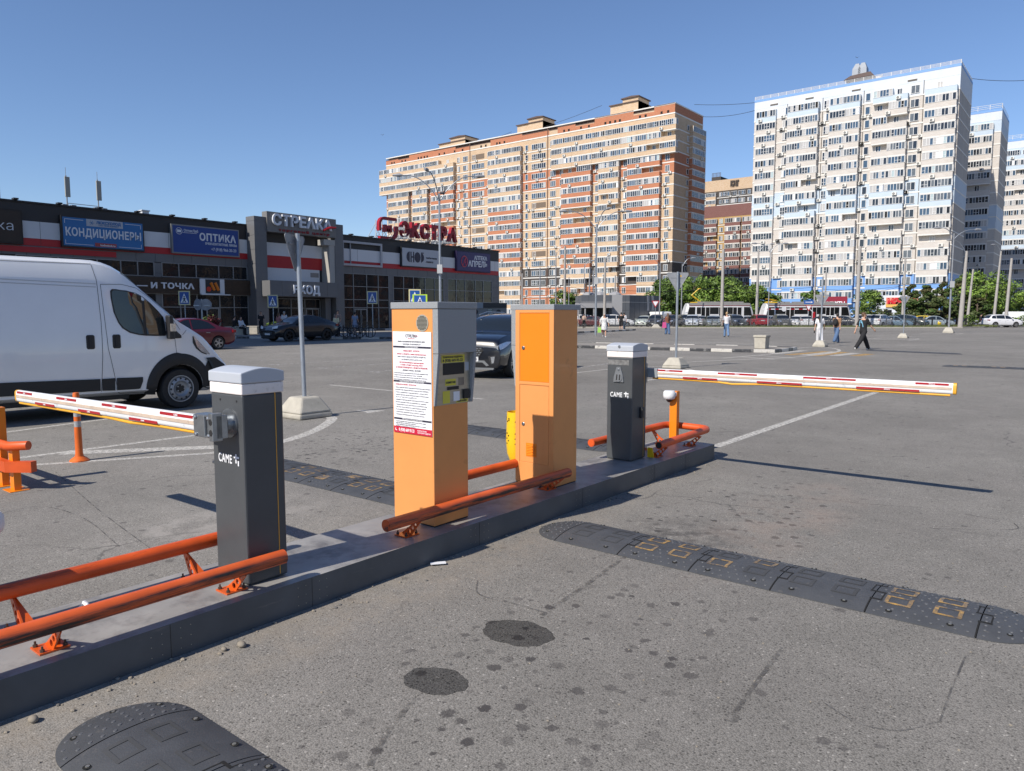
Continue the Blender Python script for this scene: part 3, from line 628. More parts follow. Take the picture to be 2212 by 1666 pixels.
# litter bin on its side
b = MB(); bx, by = -3.99, 5.06
pr = [(.10, 0), (.118, .03), (.125, .12), (.13, .22), (.118, .36), (.12, .42)]
vs = MB(); n = 20
for r_, h in pr: pass
b.lathe([(.0, 0), (.075, .0), (.098, .06), (.108, .17), (.102, .30), (.098, .43), (.094, .43), (.092, .05)], (0, 0, 0), 22)
lb = thing('litter_bin', 'battered yellow perforated litter bin hung beside the rear orange pay station', 'litter bin', (-4.03, 5.12, .335))
h = MBM(b, {0: 1})
for row, z in enumerate((.375, .35, .36, .245, .225, .2, .18, .155, .225)):
    for k in range(14):
        a = 2 * pi * (k + .5 * (row % 2)) / 14; R_ = .1045 if z > .3 else .109
        if (k + row) % 2 == 0:
            h.X = Matrix.Translation((R_ * cos(a), R_ * sin(a), z)) @ Matrix.Rotation(a, 4, 'Z'); h.lathe([(.0065, -.004), (.0065, .0005)], (0, 0, 0), 8, 0, 'X')
b.build('bucket', [YELM, BLACK], lb, smooth=40)
k = MB(); k.box(.06, .105, -.02, .02, -.02, .3); k.tube([(0, 0, -.005), (0, 0, -.03)], .012, 8); k.build('hanger', RAILO, lb)

# ---------------------------------------------------------------- orange guard rails bolted on the island
RAILM = scuffed('scraped_orange_rail', (0.62, 0.085, 0.012), (0.06, 0.03, 0.022), 0.58, 0.70, 7, (1, .14, 1))
RAILS = scuffed('road_side_scraped_rail', (0.60, 0.10, 0.022), (0.028, 0.022, 0.021), 0.42, 0.56, 26, (1, .06, 1))
def _scrape_low(m):   # vehicles scrape only the lower road-facing flank of the pipe
    t = m.node_tree; n = t.nodes; tc = n.new('ShaderNodeTexCoord'); sp = n.new('ShaderNodeSeparateXYZ'); t.links.new(tc.outputs['Object'], sp.inputs[0])
    a = n.new('ShaderNodeMath'); a.operation = 'MULTIPLY_ADD'; t.links.new(sp.outputs[2], a.inputs[0]); a.inputs[1].default_value = -1.3; a.inputs[2].default_value = .147 * 1.3
    b = n.new('ShaderNodeMath'); b.operation = 'ADD'; t.links.new(a.outputs[0], b.inputs[0]); t.links.new(sp.outputs[0], b.inputs[1])
    r = n.new('ShaderNodeMapRange'); r.inputs[1].default_value = -.004; r.inputs[2].default_value = .022; t.links.new(b.outputs[0], r.inputs[0])
    mx = [k for k in n if k.type == 'MIX' and k.blend_type == 'MIX'][0]; l = mx.inputs[0].links[0]; src = l.from_socket; t.links.remove(l)
    c = n.new('ShaderNodeMath'); c.operation = 'MULTIPLY'; t.links.new(src, c.inputs[0]); t.links.new(r.outputs[0], c.inputs[1]); t.links.new(c.outputs[0], mx.inputs[0])
_scrape_low(RAILS)
def bracket(root, y, xf, xr, zr, s):
    """gusset plate rising from a bolted foot to the pipe; s = side the foot lies on"""
    ox, oy, oz = root.location
    foot = xf - ox; px = xr - ox; z0 = IZ - oz
    b = MB(); b.box(foot - .055, foot + .055, y - oy - .06, y - oy + .06, z0 + .001, z0 + .009)
    th = .004
    w1 = zr - oz - .02
    pr = [(foot - .045, z0 + .009), (foot + .045, z0 + .009), (px + .022, w1), (px - .022, w1)]
    # gusset with three round openings, built as strips around them
    zz = [z0 + .009]; N = 30
    holes = []
    for f_, rr in ((.22, .016), (.5, .014), (.75, .011)): holes.append((foot + (px - foot) * f_, z0 + .009 + (w1 - z0 - .009) * f_, rr))
    for i in range(N):
        a, c = i / N, (i + 1) / N; za = z0 + .009 + (w1 - z0 - .009) * a; zb = z0 + .009 + (w1 - z0 - .009) * c; zm = (za + zb) / 2
        L0 = lambda t_: foot - .045 + (px - .022 - foot + .045) * t_
        R0 = lambda t_: foot + .045 + (px + .022 - foot - .045) * t_
        segs = [(None, None)]
        cut = [(hx - sqrt(max(0, hr * hr - (zm - hz) ** 2)), hx + sqrt(max(0, hr * hr - (zm - hz) ** 2))) for hx, hz, hr in holes if abs(zm - hz) < hr]
        if not cut: b.hexa([(L0(a), y - oy - th, za), (R0(a), y - oy - th, za), (R0(a), y - oy + th, za), (L0(a), y - oy + th, za)], [(L0(c), y - oy - th, zb), (R0(c), y - oy - th, zb), (R0(c), y - oy + th, zb), (L0(c), y - oy + th, zb)])
        else:
            u, v = cut[0]
            b.hexa([(L0(a), y - oy - th, za), (u, y - oy - th, za), (u, y - oy + th, za), (L0(a), y - oy + th, za)], [(L0(c), y - oy - th, zb), (u, y - oy - th, zb), (u, y - oy + th, zb), (L0(c), y - oy + th, zb)])
            b.hexa([(v, y - oy - th, za), (R0(a), y - oy - th, za), (R0(a), y - oy + th, za), (v, y - oy + th, za)], [(v, y - oy - th, zb), (R0(c), y - oy - th, zb), (R0(c), y - oy + th, zb), (v, y - oy + th, zb)])
    b.hexa([(foot - s * .045 - .003, y - oy, z0 + .009), (foot - s * .045 + .003, y - oy, z0 + .009), (foot - s * .045 + .003, y - oy + .055, z0 + .009), (foot - s * .045 - .003, y - oy + .055, z0 + .009)],
           [(px - .025, y - oy, w1), (px - .019, y - oy, w1), (px - .019, y - oy + .018, w1), (px - .025, y - oy + .018, w1)])
    o = b.build('bracket', RAILO, root)
    for dx, dy in ((-.04, -.045), (.04, -.045), (-.04, .045), (.04, .045)):
        k = MB(); k.lathe([(.010, z0 + .009), (.010, z0 + .02)], (foot + dx, y - oy + dy, 0), 6); k.lathe([(.005, z0 + .02), (.005, z0 + .034)], (foot + dx, y - oy + dy, 0), 8)
        k.build('bolt', M('rusty_bolt', (.09, .06, .045), .7, metal=.4, var=.3, scale=60), o)
def rail(label, pts, brs, r_=.039):
    y0 = pts[0][1]; t = thing('guard_rail', label, 'guard rail', (pts[0][0], y0, IZ), group='orange pipe rails guarding the island')
    p = MB(); loc = Vector(t.location); q = [Vector(p_) - loc for p_ in pts]
    p.tube(q, r_, 20); p.tube([q[-1], q[-1] + (q[-1] - q[-2]).normalized() * .002], r_ * .8, 16, 1 if len(pts) > 6 else 0); p.tube([q[0], q[0] + (q[0] - q[1]).normalized() * .002], r_ * .8, 16, 0)
    p.build('pipe', [RAILS if pts[0][0] > -3.6 else RAILM, BLACK], t, smooth=40)
    for y, xf, xr, zr, s in brs: bracket(t, y, xf, xr, zr, s)
def arcpts(c, r_, a0, a1, n, z): return [(c[0] + r_ * cos(a0 + (a1 - a0) * i / n), c[1] + r_ * sin(a0 + (a1 - a0) * i / n), z) for i in range(n + 1)]
rail('nearest orange pipe rail, scraped dark along its road side, ending beside the left barrier', [(-3.41, -2.2, .315), (-3.41, .2, .315), (-3.41, 1.3, .315), (-3.41, 2.28, .315)], [(.1, -3.52, -3.41, .3, 1), (1.17, -3.52, -3.41, .3, 1), (2.04, -3.53, -3.41, .3, 1)])
rail('smooth orange pipe rail on the van side, running behind the left barrier', [(-3.93, -2.2, .335), (-3.93, .2, .335), (-3.93, 1.3, .335), (-3.93, 2.5, .335)], [(.2, -3.83, -3.93, .32, -1), (1.16, -3.83, -3.93, .32, -1), (2.0, -3.84, -3.93, .32, -1)])
rail('scraped orange pipe rail in front of the feet of the two pay stations', [(-3.42, 3.02, .315), (-3.42, 4.0, .318), (-3.42, 5.02, .315)], [(3.3, -3.53, -3.42, .3, 1), (4.93, -3.57, -3.42, .3, 1)])
rail('orange pipe rail behind the pay stations, under the yellow bin', [(-3.94, 3.8, .335), (-3.94, 4.4, .335), (-3.94, 5.6, .335)], [(5.3, -3.84, -3.94, .32, -1)])
ue = [(-3.95, 6.2, .345), (-3.95, 7.0, .345), (-3.95, 7.62, .345)] + arcpts((-3.83, 7.72), .12, pi, pi / 2, 5, .345)[1:] + arcpts((-3.54, 7.72), .12, pi / 2, 0, 5, .34)[0:] + [(-3.42, 7.1, .33), (-3.42, 6.62, .32)]
rail('U-shaped orange pipe rail bent round the far end of the island', ue, [(6.78, -3.54, -3.42, .3, 1), (7.58, -3.54, -3.42, .31, 1), (7.02, -3.84, -3.95, .33, -1), (7.5, -3.84, -3.95, .33, -1)])
b = MB(); b.hexa([(-.03, -.02, 0), (.04, -.02, 0), (.04, .0, 0), (-.03, .0, 0)], [(-.03, -.02, .1), (.02, -.02, .1), (.02, 0, .1), (-.03, 0, .1)]); tag(b.build('metal_tab', YELM, loc=(-3.56, 6.72, IZ)), 'small yellow metal tab at the foot of the right barrier', 'bracket')
# camera post
t = thing('camera_post', 'short orange square post with a white dome camera at the far end of the island', 'camera post', (-3.80, 7.72, IZ))
b = MB(); b.box(-.045, .045, -.035, .035, 0, .585); b.build('post', ORANGE2, t, bevel=.004)
b = MB(); b.box(-.06, .06, -.06, .06, 0, .01); b.build('foot_plate', RAILO, t)
b = MB(); b.X = Matrix.Translation((-.03, -.075, 0)); b.lathe([(0, .592), (.055, .592), (.068, .575), (.07, .53), (.062, .505), (.05, .495), (0, .495)], (0, 0, 0), 24); b.box(-.04, .07, .03, .05, .53, .575); b.box(-.045, .045, 0, .05, .535, .59); dm = b.build('camera', M('camera_white_plastic', (.7, .71, .73), .35, var=.03), t, smooth=45)
b = MB(); b.X = Matrix.Translation((-.03, -.075, 0)); b.ball((0, 0, .497), (.036, .036, .04), 0, 16, 10); b.build('lens_dome', GLASSD, dm, smooth=180)

# ---------------------------------------------------------------- rubber speed bumps in half-metre segments
RUB = M('worn_rubber', (0.058, 0.061, 0.067), 0.62, var=0.2, scale=7, bump=0.35, bscale=140, dirt=0.12, dirtcol=(.13, .12, .11))
RUBY = scuffed('worn_yellow_insert', (0.46, 0.27, 0.06), (0.075, 0.075, 0.08), 0.36, 0.58, 18, (1, 1, 1))
RUBG = M('rubber_joint', (0.008, 0.008, 0.008), 0.9, var=0)
def bump(label, X0, n, Yc, wd, yellow, studs=True, e0=True, e1=True, rz=0, hgt=.040, inset=True):
    t = thing('speed_bump', label, 'speed bump', (X0, Yc, 0), rz, 'black rubber speed bumps')
    def H(v): v = max(-1, min(1, v)); return .006 + hgt * (1 - abs(v) ** 2.4)
    def patch(mb, xa, xb, va, vb, dz, mi=0, nx=4, nv=4, base=None, hf=None):
        hf = hf or (lambda x, v: H(v)); vs = []; fs = []
        for i in range(nx + 1):
            for j in range(nv + 1):
                x = xa + (xb - xa) * i / nx; v = va + (vb - va) * j / nv; vs.append((x, v * wd / 2, hf(x, v) + dz))
        for i in range(nx):
            for j in range(nv):
                a = i * (nv + 1) + j; fs.append((a, a + nv + 1, a + nv + 2, a + 1))
        mb.add(vs, fs, mi)
    for s in range(n):
        xa, xb = s * .5 + .003, s * .5 + .497; mb = MB(); patch(mb, xa, xb, -1, 1, 0, 0, 2, 18)
        for x in (xa, xb):
            pr = [(v * wd / 2, H(v)) for v in [-1 + 2 * i / 18 for i in range(19)]] + [(wd / 2, 0), (-wd / 2, 0)]; mb.add([(x, a, z) for a, z in pr], [tuple(range(len(pr)))])
        for v in (-1, 1): mb.quad((xa, v * wd / 2, 0), (xb, v * wd / 2, 0), (xb, v * wd / 2, H(v)), (xa, v * wd / 2, H(v)))
        j = MBM(mb, {0: 1, 1: 2})  # interlocking joint line and bolt holes
        zig = [(-1, 0), (-.45, 0), (-.45, .05), (-.05, .05), (-.05, -.02), (.4, -.02), (.4, .03), (1, .03)]
        for (va, xo), (vb, x2) in zip(zig[:-1], zig[1:]):
            if va != vb: patch(j, xb + xo - .0035, xb + xo + .0035, va, vb, .0012, 0, 1, 3)
            else:
                lo, hi = min(xo, x2), max(xo, x2); patch(j, xb + lo - .006, xb + hi + .006, va - .03, va + .03, .0014, 0, 2, 1)
        for x in (xa + .1, xa + .38):
            for v in (-.8, .8): z = H(v); j.lathe([(.017, z + .001), (.017, z + .003)], (x, v * wd / 2, 0), 10); j.lathe([(.008, z + .003), (.008, z + .006)], (x, v * wd / 2, 0), 8, 1)
        if inset:
            for x, v, c in ((.06, -.34, 0), (.29, -.34, 1), (.06, .28, 1), (.29, .28, 0)):
                q = MBM(mb, {0: 3 if yellow(s, c) else 4}); a, b2 = xa + x, xa + x + .13; va, vb = v - .2, v + .2; e = .02
                yl = yellow(s, c)
                if yl == 2: patch(q, a, b2, va, vb, .0025, 0, 3, 4)
                else:
                    for (xx, x2, v1, v2) in ((a, a + e, va, vb), (b2 - e, b2, va, vb), (a + e, b2 - e, va, va + .06), (a + e, b2 - e, vb - .06, vb)): patch(q, xx, x2, v1, v2, .0022, 0, 2, 3)
        if studs:
            q = MBM(mb, {0: 5})
            for i in range(9):
                for k in range(11):
                    v = -.88 + k * .176; x = xa + .035 + i * .053 + (.026 if k % 2 else 0); ins = inset and any(a_ - .015 < x - xa < a_ + .145 and abs(v - v_) < .24 for a_, v_ in ((.06, -.34), (.29, -.34), (.06, .28), (.29, .28)))
                    if not ins and x < xb - .02 and studs(s, x, v): z = H(v); q.lathe([(.0085, z - .001), (.007, z + .0025)], (x, v * wd / 2, 0), 7)
        mb.build('segment', [RUB, RUBG, STEEL, RUBY, RUB2, RUBS], t, smooth=35)
    for e, x, sg in ((e0, -.0, -1), (e1, n * .5, 1)):
        if not e: continue
        mb = MB(); N = 10
        vs = []; fs = []
        for i in range(N + 1):
            rr = i / N
            for k in range(25):
                a = -pi / 2 + pi * k / 24; u = rr * cos(a) * .26; v = rr * sin(a); zz = H(rr) if i else H(0); vs.append((x + sg * (.003 + u), v * wd / 2, H(sqrt(min(1, (u / .26) ** 2 + v * v)))))
        for i in range(N):
            for k in range(24): a = i * 25 + k; fs.append((a, a + 1, a + 26, a + 25))
        if sg > 0: fs = [f[::-1] for f in fs]
        mb.add(vs, fs)
        rim = [N * 25 + k for k in range(25)]; b0 = len(mb.v)
        for i in rim: p_ = mb.v[i]; mb.v.append((p_[0], p_[1], 0))
        for k in range(24): mb.f.append([rim[k], rim[k + 1], b0 + k + 1, b0 + k]); mb.m.append(0)
        q = MBM(mb, {0: 5})
        for i in range(1, 6):
            for k in range(2 + i * 2):
                a = -pi / 2 + pi * (k + .5) / (2 + i * 2); rr = i * .17 + .05; u = rr * cos(a); v = rr * sin(a); z = H(rr); q.lathe([(.0085, z - .001), (.007, z + .0028)], (x + sg * u * .26, v * wd / 2, 0), 7)
        q = MBM(mb, {0: 1, 1: 2})
        for a in (-.9, 0.1, .95): z = H(.8); q.lathe([(.014, z), (.014, z + .003)], (x + sg * .8 * cos(a) * .26, .8 * sin(a) * wd / 2, 0), 10); q.lathe([(.007, z + .003), (.007, z + .005)], (x + sg * .8 * cos(a) * .26, .8 * sin(a) * wd / 2, 0), 8, 1)
        mb.build('end_piece', [RUB, RUBG, STEEL, RUBY, RUB2, RUBS], t, smooth=50)
    return t
RUB2 = M('rubber_recess', (0.048, 0.05, 0.054), 0.8, var=0.2)
RUBS = M('rubber_stud', (0.095, 0.098, 0.106), 0.6, var=0.2)
yr = lambda s, c: {1: 1, 2: (1 if c == 0 else 0), 4: 1 if c != 3 else 0}.get(s, 0)
bump('rubber speed bump crossing the right lane, yellow inserts near its right end', -3.01, 5, 4.52, .54, lambda s, c: (1 if s in (1, 4) else (1 if s == 2 and c == 0 else 0)), studs=lambda s, x, v: s >= 4 or (s in (1, 2) and abs(v) > .3)).scale.x = 1.036
bump('rubber speed bump in the lower left corner with its rounded end against the island', -2.83, 4, 1.2, .5, lambda s, c: 1 if s > 1 else 0, studs=lambda s, x, v: s > 0 and v > .5 or s > 1)
bump('rubber speed bump behind the island with solid yellow inserts, between barrier and pay station', -7.5, 6, 4.5, .62, lambda s, c: 2 if (s == 3 and c in (0, 2)) else (1 if s in (2, 4) else 0), studs=lambda s, x, v: s in (3,))
bump('rubber speed bump behind the island seen between and right of the pay stations', -7.7, 6, 7.72, .6, lambda s, c: 0, studs=None)
a, b_ = G(1885, 758), G(2055, 765)
bump('far rubber speed bump just beyond the man in the black printed shirt', a.x, 7, a.y, .55, lambda s, c: 0, studs=None, rz=atan2(b_.y - a.y, b_.x - a.x), inset=False)
a = G(2055, 792)
bump('rubber speed bump with worn yellow inserts at the right edge of the lot', a.x, 8, a.y, .55, lambda s, c: 2 if s % 2 == 0 else 0, studs=None)

# ---------------------------------------------------------------- sign posts in concrete feet
def signpost(label, x, y, rz=0, hgt=2.9, sign=True, zs=None, tilt=0.0, sr=0.0, lean=0.0):
    t = thing('road_sign', label, 'road sign', (x, y, 0), 0, 'give-way signs seen from behind on concrete feet')
    b = MB(); w0, w1 = .31, .17
    b.box(-w0, w0, -w0, w0, 0, .09)
    b.hexa([(-w0, -w0, .09), (w0, -w0, .09), (w0, w0, .09), (-w0, w0, .09)], [(-w1, -w1, .33), (w1, -w1, .33), (w1, w1, .33), (-w1, w1, .33)])
    o = b.build('concrete_foot', CONC, t, bevel=.03); o.rotation_euler.z = rz
    b = MB(); b.tube([(0, 0, .31), (lean, 0, hgt)], .036, 16); b.build('pole', GALV, t, smooth=60)
    if sign:
        zs = zs or hgt - .02; S = .7; h = S * .866
        b = MB(); co = .045; pr = []
        for (cx_, cz_, a0) in ((-S / 2 + co * 1.7, -co, 90), (0, -h + 2 * co, 210), (S / 2 - co * 1.7, -co, 330)):
            for k in range(7): a = radians(a0 + 120 * k / 6); pr.append((cx_ + co * cos(a), cz_ + co * sin(a)))
        b.X = Matrix.Translation((lean, 0, zs)) @ Matrix.Rotation(sr, 4, 'Z') @ Matrix.Translation((0, .045, 0))
        b.prism(pr, 0, .006, 'Y', 0); ins = [(x_ * .97, z_ * .97 - .008) for x_, z_ in pr]
        b.prism([(x_, z_) for x_, z_ in ins], .006, .0075, 'Y', 1); b.prism([(x_ * .68, (z_ + .2) * .68 - .2) for x_, z_ in pr], .0075, .009, 'Y', 2)
        for a_, c in zip(pr, pr[1:] + pr[:1]): b.tube([(a_[0], .0, a_[1]), (c[0], .0, c[1])], .006, 6, 0)
        b.box(-.2, .2, -.01, 0, -.16, -.13, 0); b.box(.07, .12, -.002, 0, -.16, -.08, 3)
        so = b.build('sign_plate', [GALV2, INKR, PAPER, M('sticker', (.5, .3, .05), .5, var=.05)], t)
        b = MB(); 
        for z in (zs - .1, zs - .28): b.lathe([(.042, z), (.042, z + .03)], (lean * z / hgt, 0, 0), 14)
        b.build('clamp', GALV, t)
    return t
p = G(657, 902)
signpost('nearest give-way sign seen from behind, on a concrete foot beside the white van', p.x - .05, p.y + .05, .0, 2.88, sr=radians(117.7), lean=-.07)
p = G(1450, 797); signpost('give-way sign seen from behind, its foot just beyond the right barrier cabinet', p.x, p.y + .3, 0, 2.9, sr=radians(38.67 - 8))
p = G(1768, 750); signpost('give-way sign on an over-tall pole, the woman in white walking behind it', p.x, p.y + .3, 0, 3.52, zs=2.62, sr=radians(22))
p = G(1949, 731); signpost('give-way sign seen from behind on a small concrete foot far right, before the trees', p.x, p.y + .3, 0, 2.9, sr=radians(30))
# flexible delineator
q = G(172, 996); t = thing('delineator_post', 'orange flexible delineator post with two silver bands, behind the left boom', 'delineator', (q.x, q.y, 0))
b = MB(); b.lathe([(.10, 0), (.10, .012), (.075, .035), (.045, .055), (.038, .09), (.036, .3), (.033, .62), (.033, .745), (.028, .765), (0, .768)], (0, 0, 0), 20); b.build('post', scuffed('scuffed_orange_plastic', (.66, .13, .015), (.12, .05, .03), .58, .7, 14, (1, 1, .5)), t, smooth=40)
for z in (.50, .385): b = MB(); b.lathe([(.0355, z), (.0355, z + .065)], (0, 0, 0), 20); b.build('reflective_band', M('silver_band', (.42, .43, .44), .4, metal=.4, var=.3, scale=30), t)
# orange timber-like steel guard at the left edge
t = thing('steel_guard', 'low orange welded steel guard with two crossbars at the left edge', 'guard rail', (-7.85, 2.4, 0))
b = MB(); b.X = Matrix.Rotation(radians(0), 4, 'Z')
for x in (.03, -.28): b.box(x - .05, x + .05, -.03, .03, 0, .42 if x > 0 else .75); b.box(x - .1, x + .1, -.08, .08, 0, .006)
b.build('upright', ORANGE2, t)
b = MB(); b.tube([(-1.2, -.05, .41), (.06, -.05, .42), (.22, .06, .43)], .042, 14); b.build('top_bar', RAILM, t, smooth=40)
b = MB(); b.hexa([(-1.2, -.09, .18), (.05, -.09, .18), (.05, -.03, .18), (-1.2, -.03, .18)], [(-1.2, -.09, .28), (.05, -.09, .28), (.05, -.03, .28), (-1.2, -.03, .28)]); b.hexa([(.05, -.09, .18), (.25, .06, .18), (.21, .12, .18), (.05, -.03, .18)], [(.05, -.09, .28), (.25, .06, .28), (.21, .12, .28), (.05, -.03, .28)]); b.build('lower_bar', RAILM, t)
q = D(-30, 1137, 3.22); q0 = q - ER * .13
t = thing('camera_post', 'white dome camera on an orange post, just entering at the left frame edge', 'camera post', (q0.x, q0.y, IZ))
b = MB(); b.box(-.045, .045, -.035, .035, 0, .56); b.build('post', ORANGE2, t, bevel=.004)
b = MB(); b.X = Matrix.Translation(ER * .13 + Vector((0, 0, -.02))); b.lathe([(0, .592), (.055, .592), (.068, .575), (.07, .53), (.062, .505), (.05, .495), (0, .495)], (0, 0, 0), 24); b.X = Matrix.Translation((0, 0, -.02)) @ Matrix.Rotation(YAW, 4, 'Z'); b.box(.03, .1, -.03, .03, .53, .575); b.build('camera', MATS['camera_white_plastic'], t, smooth=45)
# ---------------------------------------------------------------- vehicles
def paint(name, col, metal=0.0): return M('car_paint_' + name, col, 0.3, metal=metal, var=0.03, scale=2, coat=0.9)
TYRE = M('tyre_rubber', (0.018, 0.018, 0.019), 0.75, var=0.2, scale=9); RIMG = M('alloy_rim', (0.45, 0.46, 0.48), 0.3, metal=0.8, var=0.05); RIMD = M('dark_rim', (0.02, 0.02, 0.022), 0.35, metal=0.3, var=0.05)
STRIM = M('painted_steel_rim', (0.30, 0.32, 0.345), 0.4, metal=0.4, var=0.1)
CGLASS = M('car_glass', (0.012, 0.016, 0.02), 0.03, var=0, spec=0.7, coat=0.3)
TAILR = M('tail_lamp_red', (0.25, 0.006, 0.008), 0.15, var=0.05, coat=0.5)
PLATE = M('number_plate', (0.62, 0.62, 0.62), 0.5, var=0.05); AMBER = M('amber_lamp', (.5, .2, .03), .2, var=.05)
def lerp_list(L, x):
    if x <= L[0][0]: return L[0][1]
    for (a, va), (b, vb) in zip(L, L[1:]):
        if x <= b: return va + (vb - va) * (x - a) / (b - a)
    return L[-1][1]
def smooth_list(L, x):
    """monotone cubic through the points"""
    n = len(L)
    if x <= L[0][0]: return L[0][1]
    if x >= L[-1][0]: return L[-1][1]
    i = max(k for k in range(n - 1) if L[k][0] <= x); (a, va), (b, vb) = L[i], L[i + 1]; h = b - a
    def sl(k):
        if k <= 0 or k >= n - 1: return (L[min(k + 1, n - 1)][1] - L[max(k - 1, 0)][1]) / max(1e-6, L[min(k + 1, n - 1)][0] - L[max(k - 1, 0)][0])
        d0 = (L[k][1] - L[k - 1][1]) / (L[k][0] - L[k - 1][0]); d1 = (L[k + 1][1] - L[k][1]) / (L[k + 1][0] - L[k][0])
        return 0 if d0 * d1 <= 0 else 2 * d0 * d1 / (d0 + d1)
    t = (x - a) / h; m0, m1 = sl(i) * h, sl(i + 1) * h
    return (2 * t ** 3 - 3 * t * t + 1) * va + (t ** 3 - 2 * t * t + t) * m0 + (-2 * t ** 3 + 3 * t * t) * vb + (t ** 3 - t * t) * m1
class Car:
    """side profile and plan lofted into a body; +x is forward, x=0 the tail, y to the left"""
    def __init__(s, **k): s.__dict__.update(k)
    def hw(s, x):
        c = s.L / 2; u = abs(x - c) / c
        return s.W / 2 * (1 - s.taper * u ** 5)
    def zt(s, x): return smooth_list(s.top, x)
    def zb(s, x): return lerp_list(s.bot, x)
    def sec(s, x):
        hw, zt, zb = s.hw(x), s.zt(x), s.zb(x); belt = lerp_list(s.belt, x); f = max(0, min(1, (zt - belt - .03) / (s.H - belt)))
        zs = min(belt, zt - .07); rw = hw * .95 + (s.rw - hw * .95) * f
        zm = zb + (zs - zb) * .55
        return [(0, zb), (hw * .86, zb), (hw * .965, zb + .10), (hw * 1.0, zb + .28 if zm > zb + .3 else zm), (hw * 1.0, zm), (hw * .985, zs - .04), (hw * .955, zs + .005), (rw * 1.0, zt - .055), (rw * .95, zt - .018), (rw * .80, zt + .0), (rw * .4, zt + .014), (0, zt + .018)]
    def P(s, x, t):
        a = s.sec(x); n = len(a) - 1; t = max(0, min(n - 1e-6, t)); i = int(t); f = t - i
        return Vector((x, a[i][0] + (a[i + 1][0] - a[i][0]) * f, a[i][1] + (a[i + 1][1] - a[i][1]) * f))
    def side(s, x, z):
        a = s.sec(x)
        for (y0, z0), (y1, z1) in zip(a[1:10], a[2:11]):
            if z0 <= z <= z1: return y0 + (y1 - y0) * (z - z0) / max(1e-6, z1 - z0)
        return a[9][0]
    def shell(s, arch=True, nx=46):
        mb = MB(); xs = [s.L * (.5 - .5 * cos(pi * i / nx)) for i in range(nx + 1)]
        xs = sorted(set([round(q, 4) for q in xs] + [round(a + d, 4) for a in s.wheels for d in (-.45, 0, .45)]))
        rows = []
        for i, x in enumerate(xs):
            a = s.sec(min(max(x, .0), s.L)); k = {0: .93, 1: .985, len(xs) - 1: .93, len(xs) - 2: .985}.get(i, 1); zc = (a[0][1] + a[-1][1]) / 2
            rows.append([(x, y * k, zc + (z - zc) * k) for y, z in a] + [(x, -y * k, zc + (z - zc) * k) for y, z in a[-2:0:-1]])
        m = len(rows[0]); vs = [p for r_ in rows for p in r_]; fs = []
        for i in range(len(rows) - 1):
            for k in range(m): a, b = i * m + k, i * m + (k + 1) % m; fs.append((a, a + m, b + m, b))
        fs.append(tuple(range(m))); fs.append(tuple((len(rows) - 1) * m + k for k in range(m))[::-1])
        mb.add(vs, fs); me = mb.data('body', [s.mat, BLK2])
        bm = bmesh.new(); bm.from_mesh(me); bmesh.ops.recalc_face_normals(bm, faces=bm.faces); bm.to_mesh(me); bm.free()
        if arch:
            o = bpy.data.objects.new('tmp', me); COL.objects.link(o); cut = []
            for wx in s.wheels:
                c = MB()
                for sg in (-1, 1):
                    y1 = s.W / 2 + .1; y0 = s.W / 2 - .32; R_ = s.wr + s.gap
                    c.lathe([(R_, sg * y0), (R_, sg * y1)] if sg > 0 else [(R_, -y1), (R_, -y0)], (wx, 0, s.wr), 28, 1, 'Y'); 
                c.X = Matrix.Identity(4); cm = c.data('cut', [s.mat, BLK2])
                bm = bmesh.new(); bm.from_mesh(cm); bmesh.ops.recalc_face_normals(bm, faces=bm.faces); bm.to_mesh(cm); bm.free()
                co = bpy.data.objects.new('cut', cm); COL.objects.link(co); cut.append(co)
                md = o.modifiers.new('b', 'BOOLEAN'); md.operation = 'DIFFERENCE'; md.object = co; md.solver = 'EXACT'
            dg = bpy.context.evaluated_depsgraph_get(); dg.update(); nm = bpy.data.meshes.new_from_object(o.evaluated_get(dg)); nm.name = 'body'
            bpy.data.objects.remove(o)
            for c in cut: bpy.data.objects.remove(c)
            me = nm
        me.polygons.foreach_set('use_smooth', [True] * len(me.polygons)); me.update(); me.set_sharp_from_angle(angle=radians(32))
        return me
    def panel(s, mb, st, off, sides=(1, -1), n=6, mi=0, flat=0):
        """patch on the flank: stations (x, z0, z1)"""
        xs = []
        for a, b in zip(st, st[1:]):
            m = max(1, int((b[0] - a[0]) / .08))
            for i in range(m): t = i / m; xs.append(tuple(a[q] + (b[q] - a[q]) * t for q in range(3)))
        xs.append(st[-1])
        for sg in sides:
            vs = []; fs = []
            for x, z0, z1 in xs:
                for j in range(n + 1): z = z0 + (z1 - z0) * j / n; vs.append((x, sg * (s.side(x, z) + off), z))
            for i in range(len(xs) - 1):
                for j in range(n): a = i * (n + 1) + j; q = (a, a + n + 1, a + n + 2, a + 1); fs.append(q if sg < 0 else q[::-1])
            mb.add(vs, fs, mi)
    def over(s, mb, x0, x1, t0, t1, off, mi=0, nx=6, inset0=0.0, inset1=0.0):
        """patch across the top (windscreen, tailgate glass)"""
        vs = []; fs = []; m = 7; N = len(s.sec(0)) - 1
        def tt(y01, x): return N - (N - t0) * abs(y01)
        for i in range(nx + 1):
            x = x0 + (x1 - x0) * i / nx
            for j in range(-m, m + 1):
                p = s.P(x, N - (N - t0) * abs(j) / m * (1 - (inset0 + (inset1 - inset0) * i / nx))); vs.append((x, p.y * (1 if j > 0 else -1), p.z))
        W_ = 2 * m + 1
        def nrm(i, j):
            a = Vector(vs[min(i + 1, nx) * W_ + j]) - Vector(vs[max(i - 1, 0) * W_ + j]); b = Vector(vs[i * W_ + min(j + 1, W_ - 1)]) - Vector(vs[i * W_ + max(j - 1, 0)]); q = a.cross(b)
            return q.normalized() if q.z > 0 else -q.normalized()
